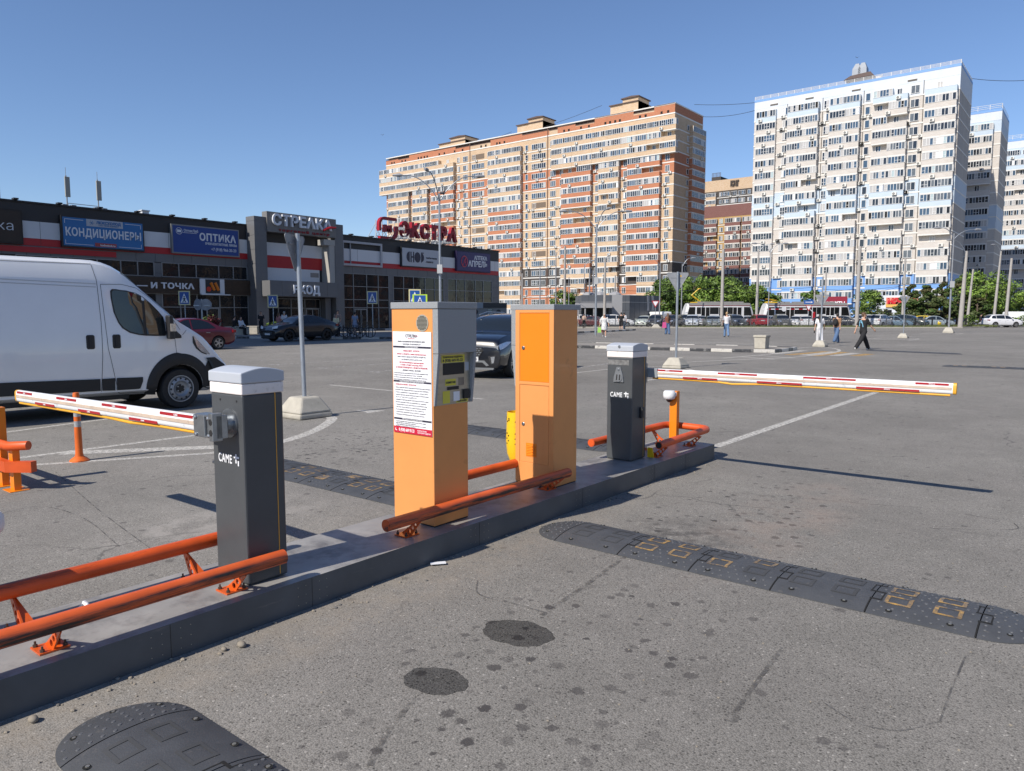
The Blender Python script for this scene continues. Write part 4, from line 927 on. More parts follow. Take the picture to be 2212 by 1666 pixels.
        out = [tuple(Vector(vs[i * W_ + j]) + nrm(i, j) * off) for i in range(nx + 1) for j in range(W_)]
        for i in range(nx):
            for j in range(W_ - 1): a = i * W_ + j; fs.append((a, a + W_, a + W_ + 1, a + 1))
        mb.add(out, fs, mi)
def wheel(parent, x, y, r, wd, style, rim):
    """tyre and rim; y is the outer face"""
    sg = 1 if y > 0 else -1
    w_ = MB(); yi = y - sg * wd
    pr = [(r * .62, yi), (r * .93, yi), (r, yi + sg * .03), (r, y - sg * .03), (r * .94, y), (r * .68, y - sg * .004), (r * .66, y - sg * .03)]
    if sg < 0: pr = pr
    w_.lathe(pr, (x, 0, r), 30, 0, 'Y', cap=False); o = w_.build('wheel', TYRE, parent, smooth=40)
    b = MB(); ra = r * .67
    T_ = Matrix.Translation((x, y, r)) @ (Matrix.Identity(4) if sg < 0 else Matrix.Rotation(pi, 4, 'Z')); b.X = T_      # outward is -Y here
    b.lathe([(ra, .02), (ra, -.004), (ra * .93, -.004), (ra * .9, .06)], (0, 0, 0), 28, 0, 'Y', cap=False)
    if style == 'steel':
        b.lathe([(ra * .9, .03), (ra * .82, .005), (ra * .6, -.012), (ra * .5, .02), (ra * .42, .03), (0, .03)][::-1], (0, 0, 0), 28, 0, 'Y', cap=False)
        for k in range(12):
            a = 2 * pi * k / 12; b.X = T_ @ Matrix.Translation((ra * .76 * cos(a), 0.0, ra * .76 * sin(a))); b.lathe([(ra * .075, -.008), (ra * .075, -.0)], (0, 0, 0), 10, 1, 'Y')
        b.X = T_; b.lathe([(0, .006), (ra * .3, .006), (ra * .32, .03)], (0, 0, 0), 10, 1, 'Y')
        for k in range(5): a = 2 * pi * k / 5; b.X = T_ @ Matrix.Translation((ra * .27 * cos(a), 0, ra * .27 * sin(a))); b.lathe([(.013, .0), (.013, .01)], (0, 0, 0), 6, 0, 'Y')
    else:
        b.lathe([(0, .05), (ra * .92, .05)], (0, 0, 0), 24, 1, 'Y')
        n = style
        for k in range(n):
            for d in (-.16, .16):
                a = 2 * pi * k / n + d; b.X = T_ @ Matrix.Rotation(a + pi / 2, 4, 'Y'); b.hexa([(-.02, -.006, ra * .12), (.02, -.006, ra * .12), (.02, .03, ra * .12), (-.02, .03, ra * .12)], [(-.016, .0, ra * .94), (.016, .0, ra * .94), (.016, .03, ra * .94), (-.016, .03, ra * .94)])
        b.X = T_; b.lathe([(0, -.012), (ra * .2, -.01), (ra * .24, .03)], (0, 0, 0), 16, 0, 'Y', cap=False)
    b.build('rim', [rim, BLACK], o, smooth=35)
    return o
def car(name, label, cat, spec, loc, heading, group=None, style=5, rim=None, extra=None):
    t = thing(name, label, cat, loc, heading, group); s = spec
    bo = link('body', s.shell(), t)
    wb = s.wheels
    for x in wb:
        for sg in (-1, 1): wheel(t, x, sg * (s.W / 2 - .015), s.wr, .21, style, rim or RIMG)
    for nm, st in s.sidewin:
        q = MB(); s.panel(q, st, .006, (1,)); q.build('window', CGLASS, t, smooth=40)
        q = MB(); s.panel(q, st, .006, (-1,)); q.build('window', CGLASS, t, smooth=40)
    q = MB(); s.over(q, s.ws[0], s.ws[1], 7.55, 11, .006, 0, 8, .02, .04); q.build('windscreen', CGLASS, t, smooth=40)
    if s.rs: q = MB(); s.over(q, s.rs[0], s.rs[1], 7.7, 11, .006, 0, 8, .06, .04); q.build('rear_window', CGLASS, t, smooth=40)
    if extra: extra(s, t, bo)
    return t
def basics(lampz=.72, tailz=.85, grille=None, plate_=.45, lamp_w=.36, light=None, chrome=False):
    def f(s, t, bo):
        L = s.L
        for sg in (1, -1):
            q = MB(); vs = []; fs = []
            for i in range(7):
                a = i / 6
                yy = s.W / 2 * (.50 + .445 * a); x = L - .012 - .28 * max(0, a - .45) ** 1.6 - .0; z = lampz + .06 * a
                for dz in (-.065, .05 + .02 * a): vs.append((x + .012 - (dz + .06) * .22, sg * yy, z + dz))
            for i in range(6): a = i * 2; fs.append((a, a + 2, a + 3, a + 1) if sg > 0 else (a, a + 1, a + 3, a + 2))
            b_ = len(vs); vs += [(v[0] - .09, v[1], v[2]) for v in vs]
            for i in range(6): a = i * 2; fs += [(a + 1, a + 3, b_ + a + 3, b_ + a + 1), (a, b_ + a, b_ + a + 2, a + 2)]
            q.add(vs, fs); q.build('headlight', light or LENS, t)
            q = MB(); q.box(-.006, .16, sg * s.W / 2 * .60, sg * s.W / 2 * .955, tailz - .07, tailz + .06); q.build('tail_light', TAILR, t, bevel=.01)
            mx = s.mirror
            q = MB(); y0 = sg * (s.side(mx[0], mx[1] - .02) - .02); q.box(mx[0] - .05, mx[0] + .03, y0, y0 + sg * .09, mx[1] - .03, mx[1]); q.box(mx[0] - .06, mx[0] + .06, y0 + sg * .07, y0 + sg * .24, mx[1] - .03, mx[1] + .11); q.build('mirror', s.mat, t, bevel=.02)
            for hx in s.handles: q = MB(); y0 = sg * s.side(hx, s.hz); q.box(hx - .09, hx + .09, y0 - sg * .01, y0 + sg * .03, s.hz - .015, s.hz + .012); q.build('door_handle', CHROME if chrome else s.mat, t, bevel=.006)
        g = grille or (.42, .6)
        q = MB(); w_ = s.W * .27; q.box(L - .06, L + .008, -w_, w_, g[0], g[1], 0)
        for k in range(4): z = g[0] + (g[1] - g[0]) * (k + .5) / 4; q.box(L + .006, L + .014, -w_ * .96, w_ * .96, z - .008, z + .008, 1)
        q.build('grille', [BLACK, CHROME], t)
        q = MB(); q.box(L - .08, L + .006, -s.W * .36, s.W * .36, .2, .31); q.build('bumper_intake', BLK2, t)
        q = MB(); q.box(L + .0, L + .018, -.26, .26, plate_ - .055, plate_ + .055); q.build('number_plate', PLATE, t)
        q = MB(); q.box(-.02, 0.01, -.26, .26, tailz - .12, tailz - .01); q.build('number_plate', PLATE, t)
        for y in (0,):
            q = MB()
            for sg in (1, -1):
                for x0 in s.seams: s.panel(q, [(x0 - .004, s.zb(x0) + .2, lerp_list(s.belt, x0)), (x0 + .004, s.zb(x0) + .2, lerp_list(s.belt, x0))], .002, (sg,))
            q.build('door_seam', BLACK, bo)
    return f
def sedan(mat, **k):
    d = dict(mat=mat, L=4.42, W=1.74, H=1.46, taper=.13, rw=.58, wr=.31, gap=.045, wheels=(.92, 3.52), hz=.80, handles=(1.42, 2.42), mirror=(2.98, .93), seams=(1.2, 2.18, 3.2),
             top=[(0, .9), (.06, 1.0), (.55, 1.05), (.75, 1.1), (1.35, 1.38), (1.85, 1.46), (2.25, 1.455), (2.6, 1.38), (3.2, 1.03), (3.4, .965), (4.0, .83), (4.3, .70), (4.42, .55)],
             bot=[(0, .34), (.3, .22), (4.1, .2), (4.42, .27)], belt=[(0, .86), (1, .93), (3.3, .90), (4.42, .6)],
             sidewin=[('r', [(1.02, .99, 1.02), (1.3, .985, 1.27), (1.66, .97, 1.385), (2.13, .955, 1.40)]), ('f', [(2.2, .95, 1.395), (2.45, .945, 1.37), (2.7, .94, 1.25), (3.02, .93, .97)])], ws=(2.62, 3.2), rs=(.76, 1.34)); d.update(k); return Car(**d)
def suv(mat=None, **k):
    d = dict(mat=mat, L=4.4, W=1.8, H=1.64, taper=.12, rw=.62, wr=.345, gap=.05, wheels=(.85, 3.48), hz=.93, handles=(1.35, 2.35), mirror=(2.92, 1.06), seams=(1.15, 2.12, 3.12),
             top=[(0, .95), (.05, 1.08), (.25, 1.35), (.5, 1.56), (.9, 1.63), (1.8, 1.64), (2.3, 1.58), (2.65, 1.47), (3.15, 1.14), (3.35, 1.085), (3.95, .99), (4.25, .86), (4.4, .68)],
             bot=[(0, .4), (.3, .26), (4.05, .24), (4.4, .32)], belt=[(0, 1.0), (1, 1.07), (3.3, 1.02), (4.4, .7)],
             sidewin=[('q', [(.42, 1.15, 1.36), (.6, 1.13, 1.48), (.95, 1.12, 1.53)]), ('r', [(1.0, 1.12, 1.53), (1.5, 1.11, 1.55), (2.07, 1.09, 1.55)]), ('f', [(2.14, 1.085, 1.545), (2.4, 1.08, 1.5), (2.65, 1.07, 1.4), (3.0, 1.05, 1.15)])], ws=(2.62, 3.15), rs=(.1, .46)); d.update(k); return Car(**d)
def coupe(mat, **k):
    d = dict(L=4.6, W=1.86, H=1.6, wr=.375, wheels=(.9, 3.68), handles=(1.5, 2.5), mirror=(3.05, 1.08), seams=(1.3, 2.3, 3.3),
             top=[(0, .95), (.05, 1.1), (.35, 1.2), (.8, 1.36), (1.4, 1.54), (1.95, 1.6), (2.4, 1.57), (2.75, 1.46), (3.3, 1.15), (3.5, 1.09), (4.15, .98), (4.45, .84), (4.6, .66)],
             belt=[(0, 1.02), (1, 1.1), (3.4, 1.03), (4.6, .7)], sidewin=[('r', [(1.0, 1.16, 1.26), (1.4, 1.15, 1.42), (1.9, 1.13, 1.5), (2.25, 1.12, 1.5)]), ('f', [(2.32, 1.12, 1.495), (2.6, 1.1, 1.42), (2.85, 1.09, 1.3), (3.15, 1.07, 1.14)])], ws=(2.75, 3.3), rs=(.38, 1.25)); d.update(k); return suv(mat, **d)

# the white delivery van on the left
VW = paint('white', (0.76, 0.77, 0.78))
van = Car(mat=VW, L=5.99, W=2.05, H=2.50, taper=.10, rw=.83, wr=.345, gap=.075, wheels=(1.0, 5.04),
    top=[(0, 2.35), (.05, 2.46), (.4, 2.50), (3.7, 2.50), (3.95, 2.465), (4.2, 2.34), (4.5, 2.08), (4.85, 1.77), (5.15, 1.49), (5.32, 1.36), (5.5, 1.24), (5.7, 1.02), (5.85, .85), (5.99, .70)],
    bot=[(0, .5), (.15, .33), (4.3, .30), (5.6, .26), (5.99, .34)], belt=[(0, 1.3), (4.6, 1.3), (5.1, 1.22), (5.6, 1.0), (5.99, .62)])
def van_sec(x):
    hw, zt, zb = van.hw(x), van.zt(x), van.zb(x)
    f = max(0, min(1, (zt - 1.35) / 1.1)); zs = min(1.32, zt - .07); rw = hw * .93 + (.845 - hw * .93) * f
    zr = zs + (zt - zs) * .72
    return [(0, zb), (hw * .86, zb), (hw * .972, zb + .07), (hw * .995, zb + (zs - zb) * .42), (hw * 1.0, zb + (zs - zb) * .62), (hw * .992, zs - .03), (hw * .985, zs + .01), (hw * .945 if f > .5 else (hw * .985 + rw) / 2, zr), (rw * 1.0, zt - .07), (rw * .88, zt - .012), (rw * .45, zt + .012), (0, zt + .016)]
van.sec = van_sec
X0v, Yf = -12.45, 6.4
t = thing('delivery_van', 'white high-roof delivery van with black side strips at the left edge', 'van', (X0v - 1.025, Yf - 5.04, 0), pi / 2)
bo = link('body', van.shell(nx=60), t)
for x in van.wheels:
    for sg in (-1, 1): wheel(t, x, sg * .995, .345, .22, 'steel', STRIM)
vx = lambda Y: Y - (Yf - 5.04)
S1 = (-1,)
def vpanel(name, mat, st, off=.008, par=None, n=6, sides=S1): q = MB(); van.panel(q, st, off, sides, n); return q.build(name, mat, par or t, smooth=50)
win = [(vx(5.31), 1.90, 2.0), (vx(5.34), 1.66, 2.03), (vx(5.40), 1.49, 2.03), (vx(5.46), 1.40, 2.02), (vx(5.57), 1.325, 2.01), (vx(5.72), 1.285, 1.975), (vx(5.83), 1.272, 1.92), (vx(5.95), 1.266, 1.815), (vx(6.08), 1.262, 1.68), (vx(6.155), 1.265, 1.58), (vx(6.17), 1.28, 1.50)]
fr = vpanel('window_frame', BLK2, win, .006)
gl1 = [(vx(5.33), 1.87, 1.985), (vx(5.36), 1.65, 2.01), (vx(5.42), 1.49, 2.01), (vx(5.48), 1.41, 2.0), (vx(5.58), 1.345, 1.99), (vx(5.72), 1.305, 1.955), (vx(5.80), 1.30, 1.92)]
VG = M('van_side_glass', (0.012, 0.017, 0.019), 0.02, var=0.5, scale=3, spec=0.8)
vpanel('window', VG, gl1, .011); vpanel('window', VG, [(vx(5.845), 1.30, 1.88), (vx(5.95), 1.29, 1.79), (vx(6.06), 1.285, 1.68), (vx(6.145), 1.285, 1.565)], .011)
vpanel('quarter_panel', BLK2, [(vx(6.18), 1.22, 1.50), (vx(6.28), 1.215, 1.42), (vx(6.40), 1.215, 1.30), (vx(6.44), 1.22, 1.26)], .008)
q = MB(); van.over(q, 4.22, 5.3, 8.25, 11, .008, 0, 10, .02, .02); q.build('windscreen', CGLASS, t, smooth=50)
def seam(pts, wd=.007):
    q = MB(); st = []
    for (y0, z0), (y1, z1) in zip(pts, pts[1:]):
        N = max(2, int(hypot(y1 - y0, z1 - z0) / .05))
        for i in range(N):
            a, b = i / N, (i + 1) / N; A_ = Vector((vx(y0 + (y1 - y0) * a), 0, z0 + (z1 - z0) * a)); B_ = Vector((vx(y0 + (y1 - y0) * b), 0, z0 + (z1 - z0) * b)); d = (B_ - A_).normalized(); nn = Vector((-d.z, 0, d.x)) * wd / 2
            q.add([(p.x, -(van.side(p.x, p.z) + .0035), p.z) for p in (A_ - nn, A_ + nn, B_ + nn, B_ - nn)], [(0, 1, 2, 3)])
    return q
SEAM = M('panel_gap', (.03, .032, .036), .7, var=0)
for pts in ([(5.09, 2.44), (5.12, 2.07), (5.14, 1.5), (5.13, 1.0), (5.09, .37)], [(3.3, 2.40), (4.3, 2.41), (5.09, 2.42)], [(5.17, 2.10), (5.19, 1.68), (5.22, 1.08), (5.31, .58), (5.36, .36), (5.40, .34), (5.80, .33)], [(5.17, 2.10), (5.5, 2.11), (5.75, 2.06), (5.95, 1.92), (6.15, 1.74), (6.3, 1.58), (6.43, 1.36)], [(6.32, 1.22), (6.34, .96)], [(6.46, 1.27), (6.56, 1.37)]):
    seam(pts).build('panel_gap', SEAM, bo)
for z in (2.105, 2.055): seam([(2.6, z + .03), (3.8, z + .03), (5.10, z)], .012).build('rail_edge', M('van_rail_shade', (.42, .44, .47), .4, var=.02), bo)
TR = M('van_trim_plastic', (.016, .017, .019), .6, var=.15, bump=.1)
vpanel('side_moulding', TR, [(.25 + 1.2, .45, .66), (vx(5.075), .41, .60)], .018); vpanel('side_moulding', TR, [(vx(5.10), .41, .60), (vx(5.30), .40, .60)], .018); vpanel('side_moulding', TR, [(vx(5.325), .40, .6), (vx(5.66), .395, .59), (vx(5.70), .40, .59), (vx(5.745), .52, .59)], .018)
ar = []
N = 26
q = MB(); vs = []; fs = []
for i in range(N + 1):
    a = pi * 1.06 - (pi * 1.06) * i / N; ro, ri = (.60 if a > pi / 2 else .58), .42
    xo, zo = 5.04 + ro * cos(a) * 1.0, .345 + ro * max(-.1, sin(a)) * 1.05; xi, zi = 5.04 + ri * cos(a), .345 + ri * sin(a)
    for k in range(4):
        f = k / 3; x, z = xi + (xo - xi) * f, zi + (zo - zi) * f; x = min(x, 5.9); y = van.side(x, max(z, van.zb(x) + .02)) + [.012, .03, .026, .006][k]; vs.append((x, -y, z))
for i in range(N):
    for k in range(3): a = i * 4 + k; fs.append((a, a + 1, a + 5, a + 4))
q.add(vs, fs); q.build('wheel_arch_trim', TR, t, smooth=60)
q = MB()   # front bumper, wraps round the nose
vs = []; fs = []
for i in range(25):
    y = -1.0 + 2.0 * i / 24; xx = 6.0 - .42 * abs(y) ** 5
    for z, d in ((.26, -.03), (.42, .03), (.62, .035), (.78, -.03), (.86, -.1)): vs.append((xx + d + (0.02), y * 1.022, z))
for i in range(24):
    for k in range(4): a = i * 5 + k; fs.append((a, a + 1, a + 6, a + 5))
q.add(vs, fs); q.build('bumper', TR, t, smooth=40)
q = MB(); van.panel(q, [(5.45, .34, .60), (5.58, .3, .86), (5.7, .28, .86), (5.9, .3, .72)], .016, S1); q.build('bumper_corner', TR, t, smooth=50)
hl = vpanel('headlight', LENS, [(vx(6.66), 1.24, 1.26), (vx(6.72), 1.06, 1.19), (vx(6.80), .97, 1.11), (vx(6.9), .93, 1.0), (vx(6.96), .91, .93)], .010)
vpanel('lamp_surround', BLK2, [(vx(6.645), 1.13, 1.25), (vx(6.70), 1.03, 1.21), (vx(6.80), .95, 1.0), (vx(6.90), .91, .935)], .007)
for y_ in (4.96, 5.355):
    x = vx(y_); Ys = -(van.side(x, 1.19)); q = MB()
    q.prism([(x + a, 1.19 + b) for a, b in ((-.062, -.09), (-.045, -.112), (.045, -.112), (.062, -.09), (.062, .09), (.045, .112), (-.045, .112), (-.062, .09))], Ys - .012, Ys + .01, 'Y'); o = q.build('door_handle', BLK2, t, bevel=.006)
    q = MB(); q.box(x - .028, x + .02, Ys - .028, Ys - .01, 1.10, 1.28); q.build('grip', TR, o, bevel=.006)
q = MB(); xm = vx(6.2); ym = -van.side(xm, 1.4)
q.hexa([(xm - .07, ym - .22, 1.21), (xm + .05, ym - .20, 1.21), (xm + .07, ym - .02, 1.21), (xm - .03, ym - .02, 1.21)], [(xm - .06, ym - .22, 1.61), (xm + .02, ym - .20, 1.61), (xm + .04, ym - .04, 1.61), (xm - .05, ym - .04, 1.61)])
q.box(xm - .03, xm + .06, ym - .06, ym + .02, 1.27, 1.35); mo = q.build('mirror', BLK2, t, bevel=.025)
q = MB(); q.box(xm - .045, xm + .045, ym - .228, ym - .215, 1.34, 1.47); q.build('indicator', M('clear_lamp', (.55, .52, .48), .1, metal=.4, var=.4, scale=40), mo)
q = MB(); q.box(1.2, 4.2, -.9, .9, .24, .34); q.build('underbody', BLACK, t)

# mid-distance cars
dk = paint('dark_blue_black', (0.004, 0.005, 0.009))
def creta_extra(s, t, bo):
    L = s.L
    basics(.80, .9, (.55, .8), .5)(s, t, bo)
    for o in list(t.children):
        if o.name.split('.')[0] in ('grille', 'bumper_intake', 'headlight'): bpy.data.objects.remove(o)
    q = MB(); w_ = .36
    q.prism([(-w_, .80), (w_, .80), (w_ + .03, .72), (w_ - .09, .54), (-w_ + .09, .54), (-w_ - .03, .72)], L - .05, L + .012, 'X', 0)
    for r_ in range(5):
        for c in range(9):
            y = -w_ + .04 + c * .08 + (.04 if r_ % 2 else 0); z = .565 + r_ * .05
            if abs(y) < w_ - .02 - (.08 if r_ == 0 else 0): q.box(L + .012, L + .018, y - .028, y + .024, z - .009, z + .009, 1)
    q.build('grille', [BLACK, CHROME], t)
    for sg in (1, -1): q = MB(); s.panel(q, [(3.62, .915, .93), (3.8, .85, .935), (4.0, .79, .91), (4.14, .755, .885), (4.235, .74, .86)], .010, (sg,)); q.build('headlight', LENS, t, smooth=50)
    for sg in (1, -1): q = MB(); q.prism([(sg * .44, .80), (sg * .80, .85), (sg * .80, .74), (sg * .50, .74)] if sg > 0 else [(sg * .50, .74), (sg * .80, .74), (sg * .80, .85), (sg * .44, .80)], L - .1, L - .004, 'X'); q.build('headlight', LENS, t)
    g = M('silver_skid', (.2, .21, .22), .4, metal=.4, var=.05)
    q = MB(); q.prism([(-.7, .33), (.7, .33), (.66, .24), (-.66, .24)], L - .09, L - .01, 'X'); q.prism([(-.42, .47), (.42, .47), (.55, .35), (.48, .33), (.37, .42), (-.37, .42), (-.48, .33), (-.55, .35)], L - .05, L + .008, 'X'); q.build('skid_plate', g, t)
    for sg in (1, -1):
        q = MB(); q.prism([(sg * .52, .58), (sg * .74, .61), (sg * .70, .40), (sg * .60, .38)] if sg > 0 else [(sg * .60, .38), (sg * .70, .40), (sg * .74, .61), (sg * .52, .58)], L - .14, L + .004, 'X'); q.build('fog_lamp_housing', BLK2, t)
        q = MB(); q.prism([(sg * .60, .56), (sg * .71, .575), (sg * .685, .415), (sg * .63, .40)], L + .004, L + .010, 'X'); q.build('fog_lamp', LENS, t)
        q = MB(); s.panel(q, [(3.0, s.zb(3) + .02, .42), (.6, s.zb(1) + .02, .42)][::-1], .012, (sg,)); q.build('sill_cladding', BLK2, t)
    for sg in (1, -1): q = MB(); q.tube([(.55, sg * .52, 1.60), (.8, sg * .55, 1.68), (2.0, sg * .55, 1.69), (2.5, sg * .53, 1.62)], .018, 8); q.build('roof_rail', CHROME, t)
    q = MB(); lettering(q, '93', (L + .0185, .12, .47), (0, 1, 0), (0, 0, 1), width=.1, height=.06, bold=.02, depth=.002); q.build('plate_number', INK, t)
car('parked_suv', 'dark blue-black compact SUV with alloy wheels, parked between the two pay stations', 'car', suv(dk, L=4.27, top=[(0, .95), (.05, 1.1), (.2, 1.36), (.42, 1.57), (.85, 1.63), (1.75, 1.635), (2.25, 1.585), (2.6, 1.48), (3.02, 1.20), (3.12, 1.155), (3.7, 1.10), (4.05, 1.03), (4.2, .96), (4.27, .80)], wheels=(.8, 3.42), ws=(2.55, 3.05), taper=.055, wr=.36, gap=.06, W=1.82), (-11.94 - 3.42 * cos(radians(-74)) - .91 * sin(radians(74)), 15.05 + 3.42 * sin(radians(74)) - .91 * cos(radians(74)), 0), radians(-74), extra=creta_extra, style=6)
rd = paint('dark_red', (0.115, 0.006, 0.014))
car('parked_sedan', 'dark red sedan half hidden by the nose of the white van', 'car', sedan(rd), (-33.1, 18.35 + 1.0, 0), -pi / 2, extra=basics(chrome=True), style=5)
bk = paint('black', (0.006, 0.006, 0.007))
car('parked_suv', 'black coupe-backed SUV with black wheels parked before the mall entrance', 'car', coupe(bk), (-39.35, 29.35 + .9, 0), -pi / 2, extra=basics(.82, .98, light=M('daylight_lamp', (.7, .72, .75), .2, var=.1)), style=5, rim=RIMD)

# ------------- cars in rows beyond the fence (each a copy of one of four builds, repainted)
protos = {}
def proto(kind):
    if kind not in protos:
        sp = dict(sedan=sedan, suv=suv, hatch=lambda m: suv(m, L=4.0, H=1.5, W=1.72, wr=.31, top=[(0, .9), (.05, 1.02), (.3, 1.3), (.6, 1.45), (1.2, 1.5), (1.9, 1.49), (2.4, 1.38), (2.95, 1.05), (3.1, 1.0), (3.6, .9), (3.9, .75), (4.0, .6)], wheels=(.75, 3.2), belt=[(0, .92), (1, .97), (3, .93), (4, .6)], mirror=(2.75, .97), sidewin=[('r', [(.6, 1.03, 1.3), (1.0, 1.02, 1.41), (1.7, 1.0, 1.42)]), ('f', [(1.77, 1.0, 1.42), (2.2, .98, 1.34), (2.7, .96, 1.05)])], ws=(2.4, 2.95), handles=(1.2, 2.1), hz=.85, seams=(1.0, 1.75, 2.85)))[kind](bk)
        t = car('car', 'x', 'car', sp, (0, -600, 0), 0, extra=basics(.8 if kind == 'suv' else .70, .95)); protos[kind] = (t, sp); bpy.context.view_layer.update()
    return protos[kind]
used_proto = set()
def place_car(kind, name, label, cat, px, d, face, col, z=.0, grp='cars queueing and parked beyond the fence', lens=None):
    """face: degrees, 0 = nose towards us, 180 = tail towards us, 90 = nose to the right"""
    t, sp = proto(kind)
    pm = paint(name + '_'.join('%d' % int(c * 999) for c in col), col)
    if kind in used_proto:
        r_ = t.copy(); COL.objects.link(r_)
        for ch in t.children:
            c = ch.copy(); COL.objects.link(c); c.parent = r_
            for gch in ch.children: e = gch.copy(); COL.objects.link(e); e.parent = c
    else: r_ = t; used_proto.add(kind)
    r_.name = name; r_['label'] = label; r_['category'] = cat; r_['group'] = grp
    for ch in r_.children:
        nm = ch.name.split('.')[0]
        if nm in ('body', 'mirror', 'door_handle') and ch.material_slots and ch.data.materials[0] != pm:
            for sl_ in ch.material_slots:
                if sl_.material == bk or (sl_.material and sl_.material.name.startswith('car_paint')): sl_.link = 'OBJECT'; sl_.material = pm
    a = (px - CX) / F * d; h = YAW - pi / 2 + radians(face); fx, fy = cos(h), sin(h)
    c = CW(a, d, z); r_.location = (c.x - fx * sp.L / 2, c.y - fy * sp.L / 2, z); r_.rotation_euler = (0, 0, h)
WH, GRY, DGR, BLU, SIL, GRN = (.62, .63, .64), (.15, .16, .17), (.03, .032, .036), (.10, .15, .22), (.38, .4, .42), (.04, .06, .05)
for a_ in (('suv', 'parked_suv', 'white SUV in side view behind the thin lamp pole, left end of the row', 1271, 103, 80, WH), ('sedan', 'parked_sedan', 'dark maroon car parked behind the fence near the pavilion porch', 1286, 99, 60, (.09, .02, .025)),
    ('suv', 'parked_suv', 'long white estate car in side view before the grey pavilion', 1331, 97, 86, WH), ('hatch', 'parked_car', 'pale green-white car facing us below the white panel van', 1391, 99, -25, (.5, .55, .5)),
    ('suv', 'parked_suv', 'black SUV facing us below the white panel van', 1416, 96, -20, (.012, .012, .014)), ('suv', 'parked_suv', 'black SUV in the row just right of the woman in jeans with a pink bag', 1450, 97, -30, (.01, .01, .013)),
    ('suv', 'parked_suv', 'dark SUV in the second row before the left end of the first tram', 1480, 104, -10, (.02, .024, .026)), ('suv', 'parked_suv', 'white-blue SUV facing us before the first tram', 1494, 97, -15, (.5, .54, .58)),
    ('sedan', 'parked_sedan', 'silver sedan partly behind the light SUV, second row before the first tram', 1512, 104, -15, SIL), ('sedan', 'parked_sedan', 'grey-green boxy sedan facing us left of the thick concrete pole', 1535, 96, -5, (.2, .22, .21)), ('hatch', 'parked_car', 'pale small car behind the grey-green sedan left of the thick pole', 1543, 104, -20, (.42, .46, .44)),
    ('suv', 'parked_suv', 'dark grey SUV facing us right of the man in white shirt and jeans', 1588, 99, 0, (.05, .055, .06)), ('sedan', 'parked_sedan', 'white sedan seen between the dark grey SUV and the red SUV', 1612, 104, 0, WH),
    ('suv', 'parked_suv', 'bright red SUV seen from behind in the row beyond the fence', 1634, 98, 180, (.30, .008, .02)), ('sedan', 'parked_sedan', 'blue-grey sedan just right of the red SUV', 1660, 101, -60, (.22, .26, .32)),
    ('suv', 'parked_suv', 'dark grey estate with a loaded roof, facing us right of the thin lamp pole', 1686, 96, -8, (.09, .09, .085)), ('sedan', 'parked_sedan', 'white sedan facing us half way along the row, red barrier stub behind it', 1719, 98, -35, WH),
    ('sedan', 'parked_sedan', 'white sedan seen from behind left of the woman in white', 1737, 96, 165, (.6, .61, .63)), ('sedan', 'parked_sedan', 'black sedan behind the woman in white', 1779, 97, 60, (.012, .013, .016)), ('hatch', 'parked_car', 'white hatchback in the second row before the nose of the second tram', 1797, 104, 70, WH),
    ('sedan', 'parked_sedan', 'dark navy sedan behind the man with the backpack', 1822, 97, 55, (.015, .018, .028)), ('suv', 'parked_suv', 'large white SUV in the row behind the man in the black printed shirt', 1872, 99, 115, (.64, .65, .66)),
    ('suv', 'parked_suv', 'white boxy off-roader right of the man in the black printed shirt', 1900, 96, 130, WH), ('sedan', 'parked_sedan', 'white sedan in the second row below the red lettered shop sign', 1905, 105, 90, WH), ('sedan', 'parked_sedan', 'steel-blue sedan left of the far give-way sign', 1929, 97, 60, (.10, .16, .22)),
    ('suv', 'parked_suv', 'dark green SUV with streaky reflections right of the far give-way sign', 1961, 97, 40, (.02, .035, .03)), ('hatch', 'taxi_car', 'yellow car with a chequered flank at the right end of the queue', 2003, 100, 30, (.60, .43, .01)), ('sedan', 'parked_sedan', 'pale blue-grey car behind the yellow car', 2017, 99, 70, (.25, .3, .33)),
    ('suv', 'moving_suv', 'white SUV in side view at the right, above the end of the fence', 2160, 96, 90, (.66, .67, .7))):
    place_car(a_[0], a_[1], a_[2], 'car', *a_[3:])
# white panel vans far behind
def panelvan(label, px, d, face):
    sp = Car(mat=VW, L=4.9, W=1.9, H=2.05, taper=.09, rw=.74, wr=.33, gap=.05, wheels=(.95, 3.85), top=[(0, 1.9), (.05, 2.0), (.3, 2.05), (3.0, 2.04), (3.3, 1.95), (4.0, 1.3), (4.2, 1.2), (4.7, 1.0), (4.9, .7)], bot=[(0, .4), (.2, .3), (4.6, .25), (4.9, .32)], belt=[(0, 1.15), (3.9, 1.15), (4.9, .7)], sidewin=[('f', [(2.9, 1.25, 1.8), (3.3, 1.24, 1.72), (3.85, 1.22, 1.27)])], ws=(3.35, 4.0), rs=None, hz=1.0, handles=(2.7,), mirror=(3.6, 1.2), seams=(2.6, 3.7))
    a = (px - CX) / F * d; h = YAW - pi / 2 + radians(face); c = CW(a, d); t = car('panel_van', label, 'van', sp, (c.x - cos(h) * 2.45, c.y - sin(h) * 2.45, 0), h, style='steel', rim=STRIM, extra=basics(.75, 1.0))
    q = MB(); q.box(-.012, .0, -.6, -.05, 1.3, 1.75); q.box(-.012, .0, .05, .6, 1.3, 1.75); q.build('rear_panel', M('rear_panel_white', (.5, .51, .53), .4, var=.03), t)
panelvan('white panel van seen from behind above the black SUVs, beside the grey pavilion', 1417, 107, 205)
panelvan('white van cut by the right edge behind the white SUV', 2206, 104, 90)
